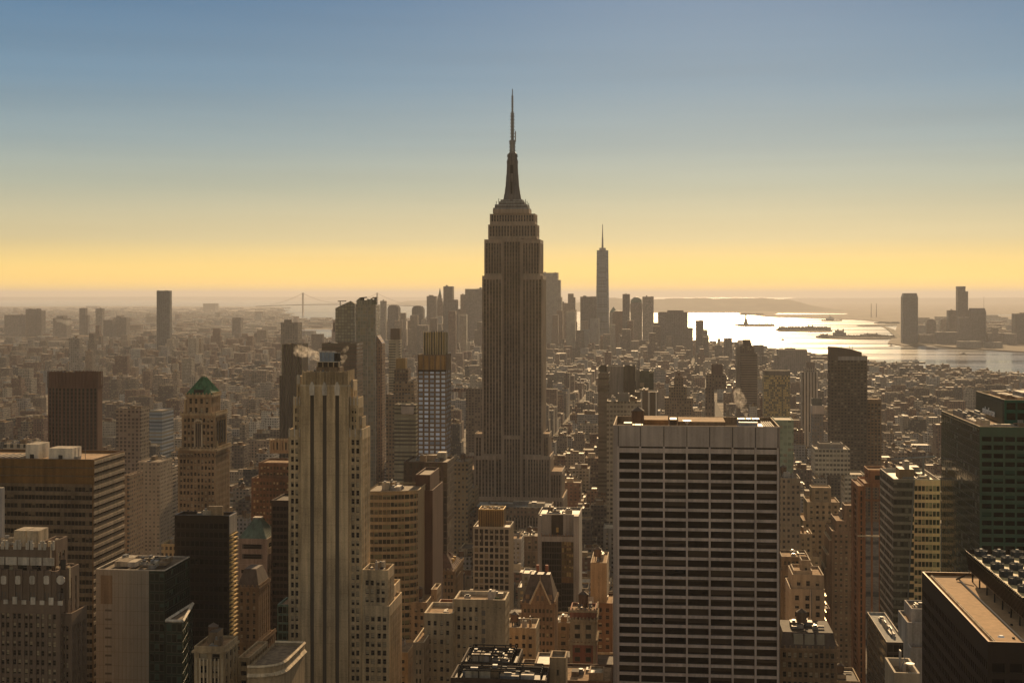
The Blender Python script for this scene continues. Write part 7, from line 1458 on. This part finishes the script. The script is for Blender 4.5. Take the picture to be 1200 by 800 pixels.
lm = [((600 + o.location.x / o.location.y * F), NICK[o.name]) for _, o in LAND if o.name in NICK]
descr = []
for i in near:
    g = GEN[i]; ti = random.Random(i * 31 + 5).random(); ci = sum(1 for c in CUTS[1:] if c <= ti); py = YH + (H - g[4]) / g[5] * F
    B = Bld('city_building', None, 'building', (g[0] + g[1]) / 2, g[2], 'ordinary buildings between the landmark towers')
    feats = []
    if g[5] < 1150 and vis[i] > 300:                 # near enough for real window openings
        rr = random.Random(i); wl = ['wall_red', 'tan_brick', 'goth_stone', 'limestone', 'brown_brick', 'wall_grey', 'wall_red', 'pale_stone', 'dark_brown'][ci]
        st = ST(wl, rr.choice(['pane', 'pane_lit']), pu=rr.uniform(2.8, 4.8), fw=rr.uniform(.4, .6), pv=rr.uniform(3.4, 4), fh=rr.uniform(.48, .6), dep=.35, sr=rr.choice([0, .1]), mode=rr.choice('VVH'), top=rr.uniform(2, 4), roof=rr.choice(['silver_roof', 'membrane_roof', 'tar_roof', 'gravel_roof']))
        B.maxwin = 60; h = g[4]; stp = h > 40 and rr.random() < .5; tk = int(rr.random() < .5)
        if stp: k = rr.uniform(.65, .85); w = g[1] - g[0]; tier(B, *g[:4], 0, h * k, st, key=1); tier(B, g[0] + w * .15, g[1] - w * .12, g[2] + 2.5, g[3] - 2, h * k - 1.1, h, st, key=0, cl=3, tank=tk, seed=i); feats.append('stepped')
        else: tier(B, *g[:4], 0, h, st, key=0, cl=5, tank=tk, seed=i, cornice=.6 * (rr.random() < .5))
        if tk: feats.append('tank')
    else:
        ad = lambda n, B=B: B.p(n)
        ad.sub = B.sub; feats = gen_parts(ad, g, ti, True)
    B.finish(); side = min(lm, key=lambda t: abs(t[0] - g[6])); dx = g[6] - side[0]
    form = ('stepped ' if 'stepped' in feats else '') + ('tower' if g[4] > 62 else 'mid-rise' if g[4] > 28 else 'low-rise')
    look = PALN[ci] + ' ' + form + (' with tank' if 'tank' in feats else '')
    pos = ('left of ' if dx < -12 else 'right of ' if dx > 12 else 'in line with ') + side[1]
    descr.append((look, pos, abs(dx), g[5], B.root))
from collections import defaultdict
byk = defaultdict(list)
for d in descr: byk[(d[0], d[1])].append(d)
ORD = ['nearest', 'second nearest', 'third nearest', 'fourth nearest', 'fifth nearest', 'sixth nearest', 'seventh nearest', 'eighth nearest', 'ninth nearest', 'tenth nearest']
for (look, pos), ds in byk.items():
    ds.sort(key=lambda d: d[3])
    for j, d in enumerate(ds):
        if len(ds) == 1: d[4]['label'] = f'{look}, {pos}'
        elif j == len(ds) - 1 and j > 0: d[4]['label'] = f'{look}, {pos}, farthest such'
        else: d[4]['label'] = f'{look}, {pos}, {ORD[min(j, 9)]} such' if j < 10 else f'{look}, {pos}, {j + 1}th going away'
# everything smaller or farther is one mass
P = {}
drop = set(near)
for i in order:
    if i in drop: continue
    gen_parts(lambda n: P.setdefault('m', MB()), GEN[i], random.Random(i * 31 + 5).random(), False)
o = link('distant_city_rooftops', P['m'].mesh('distant_city_rooftops')); o.rotation_euler = (0, 0, -A)
tag(o, 'endless low brown rooftops of the city running out to the bay', 'city rooftops', kind='stuff')
print('generic', len(GEN), 'visible', len(order), 'things', len(near), 'heroes', n_heroes, 'faces', len(P['m'].f))

# ------------------------------------------------------------------ cars on the avenue
def make_car(paint):
    r = bpy.data.objects.new('car', None); C.objects.link(r); m = MB()
    P_ = [(-2.2, .35), (2.2, .35), (2.25, .8), (1.9, .9), (-2.1, .95), (-2.25, .8)]
    m.prism([(-.9, -2.2), (.9, -2.2), (.9, 2.2), (-.9, 2.2)], .35, .78, paint, pts1=[(-.88, -2.25), (.88, -2.25), (.88, 2.25), (-.88, 2.25)]); m.prism([(-.88, -2.25), (.88, -2.25), (.88, 2.25), (-.88, 2.25)], .78, .95, paint, pts1=[(-.8, -2.1), (.8, -2.1), (.8, 2.1), (-.8, 2.1)]); link('body', m.mesh('body'), r)
    m = MB(); m.prism([(-.76, -1.6), (.76, -1.6), (.76, 1.1), (-.76, 1.1)], .95, 1.4, 'black_metal', paint, pts1=[(-.62, -1.1), (.62, -1.1), (.62, .6), (-.62, .6)]); link('cabin', m.mesh('cabin'), r)
    w = MB(); n = 10
    for k in range(n):
        a, b = 2 * math.pi * k / n, 2 * math.pi * (k + 1) / n
        w.q((-.11, .33 * math.cos(a), .33 * math.sin(a)), (-.11, .33 * math.cos(b), .33 * math.sin(b)), (.11, .33 * math.cos(b), .33 * math.sin(b)), (.11, .33 * math.cos(a), .33 * math.sin(a)), 'tyre')
    w.poly([(.11, .33 * math.cos(2 * math.pi * k / n), .33 * math.sin(2 * math.pi * k / n)) for k in range(n)], 'tyre'); w.poly([(-.11, .33 * math.cos(2 * math.pi * k / n), .33 * math.sin(2 * math.pi * k / n)) for k in range(n)], 'grey_metal')
    me = w.mesh('wheel')
    for x in (-.8, .8):
        for y in (-1.4, 1.4): o = link('wheel', me, r); o.location = (x, y, .34)
    return r
protos = {}
rr = random.Random(3); used = {}; k = 0
CN = {'car_black': 'black', 'car_white': 'white', 'car_yellow': 'yellow', 'car_grey': 'grey', 'car_red': 'red'}; ORN = ['first', 'second', 'third', 'fourth', 'fifth', 'sixth', 'seventh', 'eighth', 'ninth', 'tenth', 'eleventh', 'twelfth']
for lane, u in enumerate((109.6, 112.6, 116, 119.8, 123.4, 126.4)):
    v = 690 + rr.uniform(0, 14)
    while v < 1150:
        x, y = world(u, v)
        if rr.random() < .5:
            c = rr.choice(list(CN)); key = (c,)
            if c not in protos: r = protos[c] = make_car(c)
            else:
                p = protos[c]; r = p.copy(); C.objects.link(r)
                for ch in p.children: q = ch.copy(); C.objects.link(q); q.parent = r
            r.location = (x, y, .06); r.rotation_euler = (0, 0, -A); n = used.get((c, lane), 0); used[(c, lane)] = n + 1
            tag(r, f'{ORN[n]} {CN[c]} car in {ORN[lane]} lane of the avenue right of mansard building', 'car', 'cars on the avenue')
        v += rr.uniform(8, 26)

# ------------------------------------------------------------------ steam
m, n, l, b = newmat('steam'); MATS['steam'] = m; n.remove(b); pv = n.new('ShaderNodeVolumePrincipled'); l(pv.outputs[0], n['Material Output'].inputs['Volume'])
tcs = n.new('ShaderNodeTexCoord'); nz = n.new('ShaderNodeTexNoise'); nz.inputs['Scale'].default_value = .55; nz.inputs['Detail'].default_value = 6; nz.inputs['Roughness'].default_value = .7; l(tcs.outputs['Object'], nz.inputs['Vector'])
l(mth(n, l, 'MULTIPLY', mth(n, l, 'MAXIMUM', mth(n, l, 'SUBTRACT', nz.outputs[0], .45), 0.), .75), pv.inputs['Density']); pv.inputs['Color'].default_value = (.95, .9, .85, 1); pv.inputs['Anisotropy'].default_value = .4
def smoke_mat():
    m, n, l, b = newmat('smoke'); MATS['smoke'] = m; n.remove(b); pv = n.new('ShaderNodeVolumePrincipled'); l(pv.outputs[0], n['Material Output'].inputs['Volume'])
    pv.inputs['Density'].default_value = .012; pv.inputs['Color'].default_value = (.95, .92, .88, 1)
smoke_mat()
def steam(label, u, v, z, dx, dz, r0, r1, n, seed, sc=1., name='steam', mat='steam'):
    rr = random.Random(seed); mb = MB()
    for i in range(n):
        f = (i + .5) / n; r = r0 + (r1 - r0) * f * rr.uniform(.7, 1.2); cx, cy, cz = u + dx * f + rr.gauss(0, r * .35), v + rr.gauss(0, r * .3), z + dz * f + rr.gauss(0, r * .3)
        for q in range(6):
            f0, f1 = R(-90 + 30 * q), R(-60 + 30 * q); mb.cyl(cx, cy, max(.02, r * math.cos(f0)), cz + r * math.sin(f0), cz + r * math.sin(f1), mat, 10, r1=max(.011, r * math.cos(f1)))
    x, y = world(u, v); me = mb.mesh(name, (u, v)); o = link(name, me); o.location = (x, y, 0); o.rotation_euler = (0, 0, -A)
    rm = o.modifiers.new('merge', 'REMESH'); rm.mode = 'VOXEL'; rm.voxel_size = r0 * .3
    tag(o, label, 'steam', kind='stuff')
v = grid((373 - 600) / F * 600, 600)[1]
steam('golden steam plume blowing left off the striped tower roof', U(392, v), v + 4, Z(421, U(380, v), v), -17, 4, .9, 2.6, 26, 1); steam('small steam puff right of the blue rooftop box', U(398, v), v + 3, Z(428, U(395, v), v), 2.5, 8, .9, 1.5, 6, 2)
v = grid((870 - 600) / F * 600, 600)[1]
steam('thin steam rising from right end of white grid slab roof', U(878, v), v + 12, Z(491, U(878, v), v), -5, 11, .9, 2.4, 20, 3)

Yp = 6900.; up, vp = grid((66 - 600) / F * Yp, Yp)
steam('pale smoke plume drifting over the rooftops at far left', up, vp, H - (375 - YH) * Yp / F, 74, -16, 7, 13, 22, 9, name='smoke', mat='smoke')
# ------------------------------------------------------------------ haze
m, n, l, b = newmat('haze'); MATS['haze'] = m; n.remove(b); pv = n.new('ShaderNodeVolumePrincipled'); l(pv.outputs[0], n['Material Output'].inputs['Volume'])
pv.inputs['Density'].default_value = HAZE['density']; pv.inputs['Color'].default_value = (*HAZE['color'], 1); pv.inputs['Anisotropy'].default_value = HAZE['aniso']
mb = MB(); mb.box(-111000, 111000, -3500, FAR + 500, -6, 460, 'haze', bot=True); o = link('haze', mb.mesh('haze')); tag(o, 'golden afternoon haze lying over the city and bay', 'haze', kind='stuff')
